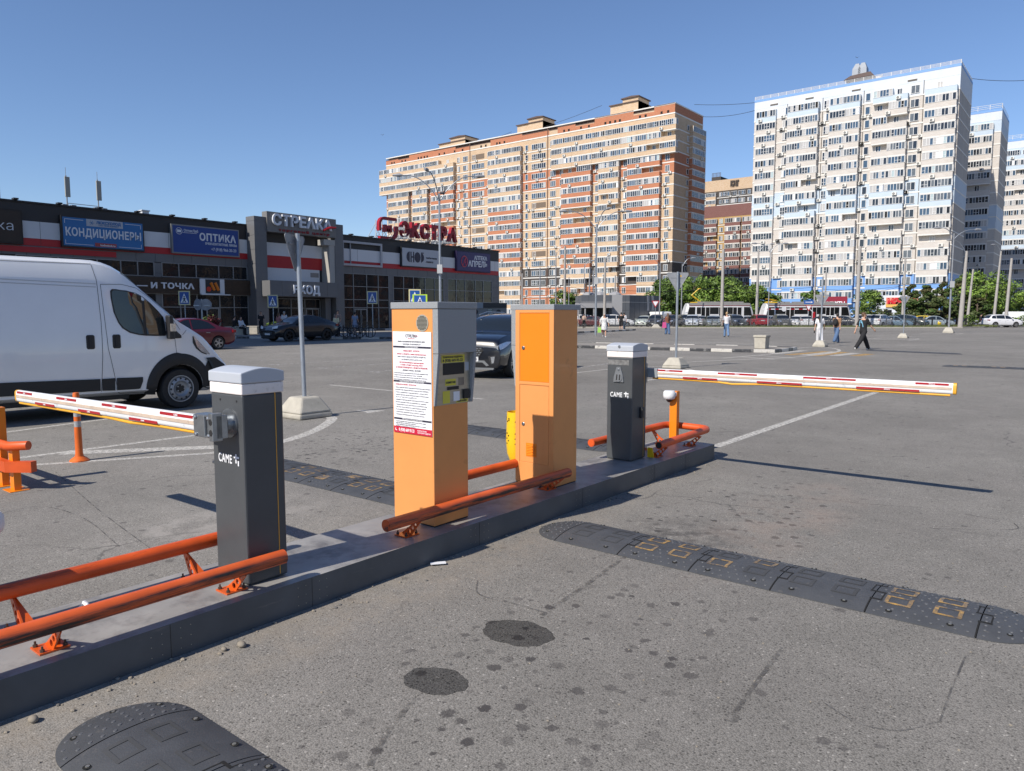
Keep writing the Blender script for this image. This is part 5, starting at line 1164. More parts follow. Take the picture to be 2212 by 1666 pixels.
# ---------------------------------------------------------------- apartment blocks
def brick(name, c1, c2, mortar): 
    m = M(name, c1, 0.85, var=0.07, scale=0.35); t = m.node_tree; n = t.nodes; b = n['Principled BSDF']
    src = b.inputs['Base Color'].links[0].from_socket
    br = n.new('ShaderNodeTexBrick'); br.inputs['Scale'].default_value = 1; br.inputs['Brick Width'].default_value = 0.5; br.inputs['Row Height'].default_value = 0.16; br.inputs['Mortar Size'].default_value = 0.018
    br.inputs['Color1'].default_value = (1, 1, 1, 1); br.inputs['Color2'].default_value = (*[b_ / a_ for a_, b_ in zip(c1, c2)], 1); br.inputs['Mortar'].default_value = (*[b_ / a_ for a_, b_ in zip(c1, mortar)], 1)
    tc = n.new('ShaderNodeTexCoord'); sp = n.new('ShaderNodeSeparateXYZ'); cb = n.new('ShaderNodeCombineXYZ'); ad = n.new('ShaderNodeMath'); ad.operation = 'ADD'
    t.links.new(tc.outputs['Object'], sp.inputs[0]); t.links.new(sp.outputs[0], ad.inputs[0]); t.links.new(sp.outputs[1], ad.inputs[1]); t.links.new(ad.outputs[0], cb.inputs[0]); t.links.new(sp.outputs[2], cb.inputs[1]); t.links.new(cb.outputs[0], br.inputs[0])
    mx = n.new('ShaderNodeMix'); mx.data_type = 'RGBA'; mx.blend_type = 'MULTIPLY'; mx.inputs[0].default_value = 1
    t.links.new(src, mx.inputs[6]); t.links.new(br.outputs[0], mx.inputs[7]); t.links.new(mx.outputs[2], b.inputs['Base Color']); return m
B_BEI = brick('beige_brick', (.53, .395, .275), (.46, .31, .18), (.54, .42, .30)); B_RED = brick('red_brick', (.42, .15, .072), (.37, .13, .06), (.47, .24, .15)); B_BRN = brick('dark_brown_brick', (.055, .045, .040), (.045, .038, .034), (.09, .08, .075))
B_CRM = brick('cream_brick', (.51, .475, .44), (.46, .415, .37), (.57, .54, .50)); B_PUR = brick('purple_brown_brick', (.19, .085, .075), (.16, .07, .06), (.22, .12, .11)); B_OCH = brick('ochre_brick', (.42, .27, .10), (.38, .24, .09), (.45, .32, .17))
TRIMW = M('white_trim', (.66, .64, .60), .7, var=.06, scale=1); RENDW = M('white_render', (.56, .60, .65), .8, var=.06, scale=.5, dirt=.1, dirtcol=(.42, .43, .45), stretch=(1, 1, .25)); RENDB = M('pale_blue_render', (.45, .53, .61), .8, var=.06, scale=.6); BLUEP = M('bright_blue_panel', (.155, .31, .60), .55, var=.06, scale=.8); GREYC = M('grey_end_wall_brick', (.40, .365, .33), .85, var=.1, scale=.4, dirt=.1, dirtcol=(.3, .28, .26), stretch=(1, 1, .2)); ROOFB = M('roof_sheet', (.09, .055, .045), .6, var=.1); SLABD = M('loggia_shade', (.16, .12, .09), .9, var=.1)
FRAME = M('white_window_frame', (.66, .66, .65), .5, var=.04); W_D = M('window_glass_dark', (.022, .026, .032), .06, var=.4, scale=1.5, spec=.8); W_B = M('window_glass_blue', (.05, .085, .13), .05, var=.3, scale=1.2, spec=.9); W_C = M('window_curtain', (.42, .41, .40), .35, var=.25, scale=5, stretch=(6, 6, .4)); W_G = M('window_glass_grey', (.12, .135, .15), .08, var=.3, scale=2); W_O = M('open_sash_dark', (.006, .006, .007), .9, var=0); W_T = M('frosted_pane', (.38, .46, .47), .25, var=.1)
WM = [FRAME, W_D, W_B, W_C, W_G, W_O, W_T, BLUEP]
_wc = {}
def window_mesh(w_, h_, n, var):
    key = (round(w_, 1), round(h_, 1), n, var)
    if key in _wc: return _wc[key]
    r = random.Random(hash(key) % 9973); mb = MB(); f = .09; w2 = key[0]; hh = key[1]
    mb.box(-.02, w2 + .02, -.12, 0, -.07, 0, 0); mb.box(-.0, w2, -.08, 0, hh - f, hh, 0); mb.box(0, f, -.08, 0, 0, hh - f, 0); mb.box(w2 - f, w2, -.08, 0, 0, hh - f, 0)
    pw = (w2 - 2 * f) / n; style = r.random()
    for i in range(n):
        x0 = f + i * pw
        if i: mb.box(x0 - .045, x0 + .045, -.08, 0, f * .3, hh - f, 0)
        pick = r.choices([1, 2, 3, 4, 5, 6], [5, 5, 2.2, 3, .7, .25])[0]
        if style < .1: pick = r.choice([3, 3, 6, 2])
        elif style > .84: pick = r.choice([1, 1, 4])
        if pick == 6 and r.random() < .5: mb.box(x0 + .04, x0 + pw - .04, -.03, 0, .02, hh - f, 0)
        else: mb.box(x0 + .03, x0 + pw - .03, -.035, 0, .0, hh - f, pick)
        if r.random() < .25: mb.box(x0 + .04, x0 + pw - .04, -.07, -.03, hh * .36, hh * .36 + .06, 0)
    me = mb.data('window', WM); _wc[key] = me; return me
def ac_mesh():
    if 'ac' not in _wc:
        mb = MB(); mb.box(-.42, .42, -.38, -.06, 0, .58, 0); mb.X = Matrix.Translation((-.1, 0, .29)); mb.lathe([(.22, -.39), (.22, -.375)], (0, 0, 0), 14, 1, 'Y'); mb.lathe([(.07, -.40), (.07, -.385)], (0, 0, 0), 8, 0, 'Y'); mb.X = Matrix.Identity(4)
        for x in (-.3, .3): mb.box(x - .02, x + .02, -.34, 0, -.05, 0, 2)
        mb.v = [(x_ * 1.05, y_ * 1.1, z_ * 1.05) for x_, y_, z_ in mb.v]
        _wc['ac'] = mb.data('air_conditioner', [M('aircon_white', (.62, .61, .57), .5, var=.05), M('aircon_fan', (.05, .05, .05), .6, var=.2), GALV2])
    return _wc['ac']
class Block:
    """local frame: front along +x facing -y at y=0; side face at x=W facing +x"""
    def __init__(s, root, W, Dp, zr, fh, seed):
        s.root, s.W, s.D, s.zr, s.fh = root, W, Dp, zr, fh; s.parts = {}; s.r = random.Random(seed); s.bal = {}
    def item(s, kind, me, x, y, z, rz=0, size=1.0): s.parts.setdefault(kind, []).append((me, x, y, z, rz, size))
    def finish(s):
        mw = s.root.matrix_world if False else Matrix.LocRotScale(s.root.location, s.root.rotation_euler, None)
        for kind, L in s.parts.items():
            L.sort(key=lambda i: -i[5] / ((mw @ Vector(i[1:4])).length ** 2))
            for me, x, y, z, rz, _ in L[:100]:
                o = bpy.data.objects.new(kind, me); COL.objects.link(o); o.parent = s.root; o.location = (x, y, z); o.rotation_euler = (0, 0, rz)
            if len(L) > 100:
                mb = MB()
                for me, x, y, z, rz, _ in L[100:]: mb.mesh(me, Matrix.Translation((x, y, z)) @ Matrix.Rotation(rz, 4, 'Z'))
                o = mb.build(kind, list(L[0][0].materials), s.root); o['kind'] = 'stuff'
    def place(s, u, d, z, side):
        """u along the face, d outwards"""
        return (u, -d, z, 0) if not side else (s.W + d, u, z, pi / 2)
    def window(s, u0, u1, zc, h, side=False, d=.03, n=None):
        n = n or max(1, round((u1 - u0) / .72)); w_ = u1 - u0; x, y, z, rz = s.place(u0, d, zc - h / 2, side)
        s.item('window', window_mesh(w_, h, n, s.r.randint(0, 5 if n > 3 else 3)), x, y, z, rz, w_ * h)
    def ac(s, u, z, side=False, d=.0): x, y, z, rz = s.place(u, d, z, side); s.item('air_conditioner', ac_mesh(), x, y, z, rz, .5)
    def balcony(s, u0, u1, zc, mat, side=False, dep=1.25, openp=.1, h=1.42, core=None, ends=True, ph=None, split=True):
        """slab, brick parapet and a glazed (or open) loggia above it"""
        fh = s.fh; zb = zc - h / 2; w_ = u1 - u0; zs = zb - (fh - h - .22) ; op = s.r.random()
        me_key = ('bal', round(w_, 1), mat.name, round(zb - zs, 2), dep)
        if me_key not in _wc:
            mb = MB(); mb.box(0, round(w_, 1), -dep, 0, 0, zb - zs - .04, 0); mb.box(-.03, round(w_, 1) + .03, -dep - .04, 0, -.22, -.001, 1); mb.box(-.02, round(w_, 1) + .02, -dep - .03, 0, zb - zs - .04, zb - zs, 1); _wc[me_key] = mb.data('balcony', [mat, TRIMW])
        x, y, z, rz = s.place(u0, 0, zs, side); s.item('balcony', _wc[me_key], x, y, z, rz, w_ * 1.2)
        units = [(u0 + .06, u1 - .06)]
        if w_ > 4.2 and split: k = s.r.uniform(.42, .58); m_ = u0 + w_ * k; units = [(u0 + .06, m_ - .06), (m_ + .06, u1 - .06)]
        for a, b in units:
            isopen = s.r.random() < openp
            if isopen:
                s.window((a + b) / 2 - .9, (a + b) / 2 + .2, zc - .05, 1.35, side, .02, 2)
                key = ('post', 'x'); mb = MB()
                if key not in _wc: mb.box(-.1, .1, -.14, 0, 0, h); _wc[key] = mb.data('loggia_post', [TRIMW])
            else:
                w2 = b - a; ck = ('core', round(w2, 1), dep, (core or mat).name)
                if ck not in _wc: mb = MB(); mb.box(-.03, round(w2, 1) + .03, -dep + .06, 0, .0, h + .02); _wc[ck] = mb.data('loggia', [core or mat])
                x, y, z, rz = s.place(a, 0, zb, side); s.item('loggia', _wc[ck], x, y, z, rz, w2)
                s.window(a, b, zc, h, side, dep - .05, max(2, round(w2 / .62)))
                if ends and b > u1 - .2 and dep > .8:   # glazed return on the right end
                    if not side: s.item('window', window_mesh(dep - .3, h, 2, s.r.randint(0, 3)), b + .03, -dep + .15, zb, pi / 2, 1)
        if s.r.random() < .42: s.ac(u0 + w_ * s.r.uniform(.2, .85), zs + .12, side, dep)
def wallbox(mb, x0, x1, y0, y1, z0, z1, mi): mb.box(x0, x1, y0, y1, z0, z1, mi)

# --- the long orange and beige block
Y0 = 180.6
def ox(px, y=428): return PY(px, y, Y0).x
XL, XR = ox(836, 469), ox(1454.5)
root = thing('apartment_block', 'long orange brick and beige apartment block of eighteen storeys behind the mall', 'apartment block', (XL, Y0, 0))
B1 = Block(root, XR - XL, 17, 53.5, 2.85, 3)
L_ = lambda px, y=428: ox(px, y) - XL
zc = [2.6 + 2.865 * k for k in range(18)]; fh = 2.865
w = MB(); W_ = B1.W
w.box(0, W_, 0, 17, 0, 53.6, 0)
for k in range(18):   # coloured courses and white floor lines
    z0 = zc[k] - 1.35
    c = 1 if k in (13, 14) else (2 if k in (3, 4) else (1 if k in (0, 1, 2) else None))
    if c is not None: w.box(.02 if k > 9 else L_(1129), W_ + .05, -.05, 17, z0, z0 + fh - .01, c)
    w.box(-.02, W_ + .09, -.09, 17.02, z0 - .16, z0 + .12, 3)
w.box(L_(1286), L_(1297), -.07, .02, zc[13] - 1.3, zc[14] + 1.4, 1)
# parapets, stepped
for a, b, z, c in ((836, 862, 55.3, 1), (862, 885, 55.0, 0), (885, 938, 55.8, 1), (938, 985, 55.7, 1), (985, 1016, 55.1, 1), (1016, 1060, 55.0, 0), (1060, 1128, 55.7, 1), (1128, 1186, 55.3, 1), (1186, 1204, 55.1, 0), (1204, 1242, 55.6, 1), (1242, 1283, 55.1, 0), (1283, 1366, 56.1, 1), (1366, 1410, 55.3, 0), (1410, 1454.5, 56.1, 1)):
    w.box(L_(a) if a > 836 else 0, L_(b), -.02, 17, 53.6, z, c); w.box((L_(a) if a > 836 else 0) - .0, L_(b), -.1, 17.1, z, z + .18, 4)
w.box(-.03, W_ + .08, -.1, 17.05, 53.5, 53.85, 3); w.box(-.03, W_ + .08, -.08, 17.05, 56.0, 56.3, 3)
for a, b in ((836, 913), (945, 985), (1062, 1128), (1204, 1296), (1348, 1454.5)): w.box(L_(a) if a > 836 else 0.02, L_(b), -.06, .0, 53.9, 54.9, 1)
for px in (848, 853, 870, 877, 905, 911, 918, 924, 950, 961, 983, 1000, 1040, 1050, 1074, 1080, 1090, 1218, 1228, 1254, 1271, 1306, 1316, 1327, 1337, 1380, 1392, 1426, 1440): w.box(L_(px) - .3, L_(px) + .3, -.1, -.04, 53.95, 54.6, 5)
for px in (1183, 1016): w.box(L_(px) - .12, L_(px) + .12, -.14, 0, 0, 56, 6)
w.build('wall', [B_BEI, B_RED, B_BRN, TRIMW, ROOFB, W_O, M('drain_joint', (.12, .06, .04), .8, var=.1)], root)
for a, b, hh in ((932, 988, 6.2), (1100, 1155, 7.2), (1300, 1360, 7.4)):   # lift houses on the roof
    q = MB(); x0, x1 = L_(a), L_(b); xm = x0 + (x1 - x0) * .45; q.box(x0, x1, 4, 11, 53.7, 56.5, 1); q.box(x0, x1, 4, 11, 56.5, 56.9, 2); q.box(x0, x1, 4, 11, 56.9, 54.1 + hh - 1.8, 0); q.box(xm, x1, 3.9, 10, 53.7, 54.1 + hh - .6, 0)
    q.box(x0 - .3, x1, 3.6, 11.3, 54.1 + hh - 1.8, 54.1 + hh - 1.55, 3); q.prism([(xm - .4, 54.1 + hh - .6), (x1 + .4, 54.1 + hh - .6), (x1 + .4, 54.1 + hh - .35), (xm + (x1 - xm) * .6, 54.1 + hh - .1), (xm - .4, 54.1 + hh - .35)], 3.5, 10.4, 'Y', 3)
    q.build('lift_house', [B_BEI, B_RED, TRIMW, ROOFB], root)
q = MB()
for a, b in ((862, 885), (1016, 1060), (1186, 1204), (1242, 1283), (1366, 1410)):
    for z in (55.7, 56.2): q.tube([(L_(a), .3, z), (L_(b), .3, z)], .035, 4)
    for i in range(6): x = L_(a) + (L_(b) - L_(a)) * i / 5; q.tube([(x, .3, 54.9), (x, .3, 56.2)], .035, 4)
q.build('roof_railing', ROOFB, root)
def red_if(lo, hi, k): return B_RED if lo <= k <= hi else B_BEI
BAL = [(845, 888, 469, 5, 14), (897, 928, 469, 99, 99), (937, 985, 469, 5, 14), (1060, 1129, 469, 6, 11), (1217, 1280, 428, 5, 14), (1297, 1340, 428, 99, 99), (1358.6, 1428, 428, 5, 14)]
for k in range(18):
    for i, (a, b, yy, lo, hi) in enumerate(BAL):
        top3 = k >= 15 and i != 3
        if top3: continue
        x0, x1 = L_(a, yy), L_(b, yy)
        if k < 4 and i in (0, 2, 4, 6): x0 += (x1 - x0) * .35 if i in (6, 4) else 0; x1 -= (x1 - x0) * .25 if i in (4,) else 0
        B1.balcony(x0, x1, zc[k], red_if(lo, hi, k), openp=.12 if i != 3 else .03)
    if k >= 15:
        B1.balcony(-2.2 if True else 0, L_(985, 469), zc[k], B_BEI, openp=0, split=False) if False else None
        for (a, b) in ((-2.2, L_(878, 469)), (L_(878, 469), L_(925, 469)), (L_(925, 469), L_(986, 469)), (L_(1196), L_(1240)), (L_(1240), L_(1283)), (L_(1283), L_(1345)), (L_(1345), L_(1400)), (L_(1400), W_ + 1.0)):
            B1.balcony(a, b, zc[k], B_BEI, openp=.5 if (k == 15 and b > W_) else .02, dep=1.4, ends=b > W_)
    for a, b, yy in ((838, 842, 469), (890.5, 895, 469), (930, 935, 469), (988.5, 995, 469), (1001, 1012, 469), (1053, 1058, 469), (1134.6, 1141.7, 428), (1188, 1201, 428), (1209, 1217, 428), (1285, 1294.5, 428), (1345.5, 1355.5, 428), (1435, 1446, 428)):
        if k >= 15 and (a < 940 or a > 1200): continue
        B1.window(L_(a, yy) + .1, L_(b, yy) - .1, zc[k], 1.55, False, .06)
        if B1.r.random() < .5: B1.ac((L_(a, yy) if B1.r.random() < .6 else L_(b, yy)) + .1, zc[k] - 1.5, False, .05)
    for a, b, yy in ((1020, 1046.6, 469), (1148.7, 1179, 428)):
        if B1.r.random() < .12:
            q = None
            B1.window(L_(a, yy) + .4, L_(a, yy) + 1.6, zc[k], 1.4, False, .02)
            mk = ('hole', a)
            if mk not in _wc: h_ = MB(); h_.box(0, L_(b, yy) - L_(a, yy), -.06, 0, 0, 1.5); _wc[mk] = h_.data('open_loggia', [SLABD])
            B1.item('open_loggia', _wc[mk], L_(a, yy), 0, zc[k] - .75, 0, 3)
        else: B1.window(L_(a, yy), L_(b, yy), zc[k], 1.5, False, .06)
        if B1.r.random() < .5: B1.ac(L_(a, yy) + B1.r.uniform(.5, 4), zc[k] - 1.6, False, .05)
    # end wall
    s0, s1 = PX(1487, 428, XR).y - Y0, PX(1515, 428, XR).y - Y0
    B1.balcony(s0, s1, zc[k], red_if(5, 14, k) if k < 15 else B_BEI, side=True, openp=.06, dep=1.0, split=False)
    B1.window(PX(1481, 428, XR).y - Y0, PX(1485, 428, XR).y - Y0, zc[k], 1.4, True, .06, 1)
B1.finish()

# --- the white block with pale blue bands
Y1 = 177.43
def wx(px, y=290): return PY(px, y, Y1).x
XL2, XR2 = wx(1629), wx(2068)
root = thing('apartment_block', 'white and cream apartment block with a bright blue base and a roof railing', 'apartment block', (XL2, Y1, 0))
fh2 = 2.83; B2 = Block(root, XR2 - XL2, 16, 51.6, fh2, 8); L2 = lambda px, y=290: wx(px, y) - XL2
zc2 = [48.5 - fh2 * r for r in range(17)]
w = MB(); W2 = B2.W
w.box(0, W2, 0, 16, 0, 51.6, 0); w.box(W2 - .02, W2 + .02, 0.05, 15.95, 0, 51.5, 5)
for r, z in enumerate(zc2):
    z0 = z - 1.35; c = 1 if r == 0 else (2 if r in (7, 8) else (3 if r >= 14 else None))
    if c is not None: w.box(-.04, W2 + .04, -.04, 16.03, z0, z0 + fh2 - .01, c)
    w.box(-.06, W2 + .07, -.08, 16.04, z0 - .15, z0 + .13, 4)
w.box(-.05, W2 + .05, -.06, 16.05, 49.9, 51.6, 1); w.box(-.06, W2 + .06, -.1, 16.1, 51.6, 52.1, 3); w.box(-.05, W2 + .05, -.05, 16.04, 0, 2.9, 3)
for px in (1672, 1748, 1848, 1968): w.box(L2(px, 240) - .9, L2(px, 240) + .9, -.1, 0, 50.2, 50.55, 6); w.box(L2(px, 240) - .9, L2(px, 240) + .9, -.16, 0, 50.55, 50.65, 4)
for px in (1702, 1778, 1866, 1994): w.box(L2(px) - .35, L2(px) - .2, -.06, 0, 3, 50, 6)
w.build('wall', [B_CRM, RENDW, RENDB, BLUEP, TRIMW, GREYC, M('joint_shadow_gap', (.12, .11, .1), .9, var=.1)], root)
q = MB()
for z in (52.25, 52.45, 52.65, 52.85): q.box(0, W2, .08, .13, z - .03, z + .03); q.box(W2 - .13, W2 - .08, 0, 16, z - .03, z + .03)
for i in range(24): x = W2 * i / 23; q.box(x - .05, x + .05, .05, .15, 52, 52.9)
for i in range(1, 10): y = 16 * i / 9; q.box(W2 - .15, W2 - .05, y - .05, y + .05, 52, 52.9)
q.build('roof_railing', TRIMW, root)
q = MB(); q.box(L2(1822, 190), L2(1890, 180), 5, 10, 51.6, 54.0, 0); q.prism([(L2(1822, 190) - 1, 54.0), (L2(1878, 180), 54.0), (L2(1870, 180), 54.9), (L2(1826, 190), 54.7)], 3.5, 10.5, 'Y', 1); q.build('lift_house', [B_CRM, ROOFB], root)
for px in (1838, 1851):
    q = MB(); x = L2(px, 170); q.hexa([(x - .9, 4, 54.5), (x + .9, 4, 54.5), (x + .9, 6, 54.5), (x - .9, 6, 54.5)], [(x - .85, 4.1, 56.2), (x + .85, 4.1, 56.2), (x + .85, 5.9, 56.2), (x - .85, 5.9, 56.2)]); q.hexa([(x - .85, 4.1, 56.2), (x + .85, 4.1, 56.2), (x + .85, 5.9, 56.2), (x - .85, 5.9, 56.2)], [(x - .35, 4.6, 57.4), (x + .35, 4.6, 57.4), (x + .35, 5.4, 57.4), (x - .35, 5.4, 57.4)]); q.build('roof_vent', M('vent_sheet_metal', (.2, .22, .25), .4, metal=.3, var=.1), root)
for r, z in enumerate(zc2):
    mt = RENDB if r in (0, 7, 8) else (BLUEP if r >= 14 else B_CRM)
    for i, (a, b, op) in enumerate(((1634, 1677, .02), (1703, 1769, .16), (1793, 1857.6, .13), (1885.6, 1960, .12), (1995.6, 2065, .12))):
        if r == 16: continue
        x0, x1 = L2(a), min(L2(b), W2 - .25)
        B2.balcony(x0, x1, z, mt, openp=op if r else .3, dep=1.15 if i else .6, split=i not in (0, 4))
    if r == 16: continue
    for a, b, side in ((1690, 1701, 0), (1778, 1789, 0), (1867, 1878, 0), (1963.4, 1983, 0)):
        B2.window(L2(a), L2(b), z, 1.6, False, .06)
        for _ in range(2):
            if B2.r.random() < .52: B2.ac((L2(a) + .1 if B2.r.random() < .7 else L2(b) + .5) + B2.r.uniform(-.8, .2), z - 1.55, False, .05)
B2.finish()
def simple_block(label, X0, X1, Y, top, fh_, nf, z0, cols, wallm, seed, side_m=None, bands=(), Dp=15, parapet=None, rail=False, sidewin=(), rz=0):
    root = thing('apartment_block', label, 'apartment block', (X0, Y, 0), rz); W_ = X1 - X0; B = Block(root, W_, Dp, top, fh_, seed); w = MB(); mats = [wallm, TRIMW, parapet or wallm, side_m or wallm] + [m for _, m in bands]
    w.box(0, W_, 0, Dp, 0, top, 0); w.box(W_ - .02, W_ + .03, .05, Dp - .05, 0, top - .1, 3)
    zs = [z0 + fh_ * k for k in range(nf)]
    for z in zs: w.box(-.05, W_ + .06, -.07, Dp + .04, z - 1.5, z - 1.22, 1)
    for i, (ks, _) in enumerate(bands):
        for k in ks: w.box(-.03, W_ + .04, -.04, Dp + .02, zs[k] - 1.22, zs[k] - 1.22 + fh_ - .3, 4 + i)
    w.box(-.04, W_ + .05, -.05, Dp + .03, zs[-1] + 1.35, top, 2); w.build('wall', mats, root)
    if rail:
        q = MB(); q.box(-.06, W_ + .06, -.1, Dp + .1, top, top + .5, 1)
        for z in (.9, 1.3, 1.7): q.box(0, W_, .1, .16, top + z - .03, top + z + .03); q.box(W_ - .16, W_ - .1, 0, Dp, top + z - .03, top + z + .03)
        for i in range(18): x = W_ * i / 17; q.box(x - .04, x + .04, .08, .16, top + .5, top + 1.75)
        q.build('roof_railing', [TRIMW, BLUEP], root)
    for k, z in enumerate(zs):
        for kind, a, b, m in cols:
            mm = m if not callable(m) else m(k)
            if kind == 'B': B.balcony(a, b, z, mm, openp=.12, dep=1.0)
            else:
                B.window(a, b, z, 1.5, False, .06)
                if B.r.random() < .5: B.ac(a - .2, z - 1.5, False, .05)
        for a, b in sidewin: B.window(a, b, z, 1.4, True, .06)
    B.finish(); return root
d3 = PY(2165, 239, 212.6); bandm = lambda k: RENDB if k in (8, 9, 16, 17) else B_CRM
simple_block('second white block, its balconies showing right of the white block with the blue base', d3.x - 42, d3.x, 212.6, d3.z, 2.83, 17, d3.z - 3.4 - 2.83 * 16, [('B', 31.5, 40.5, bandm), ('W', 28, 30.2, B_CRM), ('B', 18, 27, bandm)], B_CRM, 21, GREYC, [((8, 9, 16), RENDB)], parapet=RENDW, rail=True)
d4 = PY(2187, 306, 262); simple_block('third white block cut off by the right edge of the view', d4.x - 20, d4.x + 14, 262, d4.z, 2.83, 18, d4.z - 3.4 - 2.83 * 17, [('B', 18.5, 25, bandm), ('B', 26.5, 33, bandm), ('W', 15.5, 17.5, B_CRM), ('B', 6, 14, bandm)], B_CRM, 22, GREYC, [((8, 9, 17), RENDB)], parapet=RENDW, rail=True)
d5 = PY(1570, 443, 243); a5, b5 = PY(1519, 520, 243).x, PY(1619, 520, 243).x
p5 = lambda px: PY(px, 520, 243).x - (a5 - 6)
simple_block('purple-brown brick block wedged between the orange block and the white block', a5 - 6, b5 + 8, 243, d5.z, 2.85, 15, d5.z - 5.2 - 2.85 * 14, [('B', p5(1515), p5(1549), B_PUR), ('W', p5(1553), p5(1561), B_OCH), ('B', p5(1567), p5(1600), B_PUR), ('B', p5(1604), p5(1624), B_PUR)], B_OCH, 23, B_PUR, parapet=B_PUR)
d6 = PY(1570, 381, 290); a6, b6 = PY(1517, 420, 290).x, PY(1622, 420, 290).x; p6 = lambda px: PY(px, 420, 290).x - (a6 - 8)
rt = simple_block('far dark-brown block with a tan crown, rising above the purple-brown block', a6 - 8, b6 + 10, 290, d6.z - 1.2, 2.9, 24, d6.z - 6.9 - 2.9 * 23, [('W', p6(1513), p6(1525), B_BRN), ('B', p6(1527), p6(1548), B_BEI), ('W', p6(1554), p6(1560), B_BRN), ('W', p6(1562), p6(1576), B_BRN), ('W', p6(1579), p6(1592), B_BRN), ('W', p6(1595), p6(1610), B_BRN), ('W', p6(1615), p6(1622), B_BRN)], B_BRN, 24, B_BRN, parapet=B_BEI)
q = MB(); q.box(p6(1532), p6(1552), 2, 9, d6.z - 1.2, d6.z + .6, 0)
for i in range(7): x = p6(1533) + (p6(1551) - p6(1533)) * i / 6; q.box(x - .08, x + .08, 2, 2.15, d6.z + .6, d6.z + 2.2, 1)
q.box(p6(1533), p6(1551), 2, 2.12, d6.z + 2.1, d6.z + 2.2, 1); q.build('roof_plant', [B_BRN, ROOFB], rt)
q = MB(); lettering(q, 'НСИ ЮГ', (p6(1578), -.3, d6.z - 4.2), (1, 0, 0), (0, 0, 1), width=p6(1596) - p6(1578), height=2.2, bold=.04, depth=.2); q.build('lettering', B_BRN, rt)
# block off to the left behind the viewer; its shade lies across the mall drive
simple_block('tall cream apartment block standing left of the lot, outside the view', -56.0, -42.2, -52, 50, 2.85, 16, 2.6, [('B', 1, 6, B_CRM), ('B', 8, 13, B_CRM)], B_CRM, 31, GREYC, Dp=49, parapet=RENDW, sidewin=((4, 8), (14, 18), (24, 28), (34, 38), (43, 46)))
# block to the right, outside the view, that the mall glazing mirrors
simple_block('long orange apartment block right of the lot, outside the view', 64, 64 + 118, 172, 48, 2.85, 15, 2.6, [('B', a, a + 6, B_RED if i % 2 else B_BEI) for i, a in enumerate(range(2, 112, 11))] + [('W', a, a + 1.8, B_BEI) for a in range(9, 116, 11)], B_BEI, 41, B_BEI, parapet=B_RED, rz=-pi / 2)
# ---------------------------------------------------------------- the shopping mall along the left side (front faces +X)
XM = -56.0
PANEL = M('grey_cassette_panel', (.135, .135, .14), .5, var=.06, scale=.8); PANELD = M('dark_cassette_panel', (.022, .022, .025), .5, var=.08, scale=.6); BANDW = M('white_facade_panel', (.60, .61, .63), .5, var=.05, scale=.5); BANDR = M('red_facade_panel', (.42, .012, .02), .45, var=.06, scale=.5)
MULL = M('grey_mullion', (.22, .23, .24), .4, metal=.3, var=.05); MGL = M('mall_glass', (.010, .012, .016), .04, var=.3, scale=.7, spec=.45, bump=.12, bscale=1.3); MGL.node_tree.nodes['Principled BSDF'].inputs['Specular Tint'].default_value = (1, .97, .92, 1)
def wavy(m, scale=1.1, dist=.012, strength=.5):
    t = m.node_tree; n = t.nodes; b = n['Principled BSDF']
    tc = n.new('ShaderNodeTexCoord'); nb = n.new('ShaderNodeTexNoise'); nb.inputs['Scale'].default_value = scale; nb.inputs['Detail'].default_value = 2; t.links.new(tc.outputs['Object'], nb.inputs['Vector'])
    bp = n.new('ShaderNodeBump'); bp.inputs['Strength'].default_value = strength; bp.inputs['Distance'].default_value = dist; t.links.new(nb.outputs['Fac'], bp.inputs['Height']); t.links.new(bp.outputs[0], b.inputs['Normal'])
wavy(MGL)
WOOD = M('dark_wood_slat', (.055, .032, .018), .6, var=.25, scale=3)
mall = thing('shopping_mall', 'low dark shopping mall with white and red bands and a raised entrance portal', 'shopping mall', (XM, 40, 0))
class MM(MB):
    """boxes given by facade length Y, height z and how far they stand proud of the facade"""
    def fb(s, y0, y1, z0, z1, d0, d1, mi=0): s.box(d0, d1, y0 - 40, y1 - 40, z0, z1, mi)
    def q(s, name, mats, par=None, **k): return s.build(name, mats, par or mall, **k)
m = MM(); m.fb(3, 67.5, 0, 8.95, -38, 0, 0); m.fb(3, 67.6, 8.95, 9.06, -38.1, .1, 0); m.q('wall', [PANELD])
for nm, z0, z1, mt in (('white_band', 6.66, 7.78, BANDW), ('red_band', 6.18, 6.66, BANDR)):
    for y0, y1 in ((3, 35.3), (44.4, 67.4)):
        m = MM(); m.fb(y0, y1, z0 + .004, z1 - .004, .003, .06)
        y = y0 + 2
        while y < y1: m.fb(y, y + .02, z0 + .01, z1 - .01, .06, .063, 1); y += 2.9
        m.q(nm, [mt, PANELD])
m = MM()
y = 3.0
for y0, y1, z0, z1 in ((3, 35.3, 5.56, 6.17), (44.4, 67.5, 5.5, 6.17)):
    y = y0
    m = MM()
    while y < y1 - .05: e = min(y1, y + 1.42); m.fb(y + .01, e - .01, z0, z1, .003, .05); y += 1.42
    m.q('facade_panel', PANEL)
for y0, y1 in ((27.05, 27.55), (34.75, 35.3), (50.35, 50.85), (58.15, 58.72), (66.2, 67.5)):
    z = 0.1; m = MM()
    while z < 5.49: m.fb(y0, y1, z + .01, min(5.49, z + 1.15), .003, .055); z += 1.16
    m.q('facade_panel', PANEL)
m = MM(); m.fb(3, 24.3, 5.72, 6.10, .004, .12, 0); m.q('red_band', BANDR)
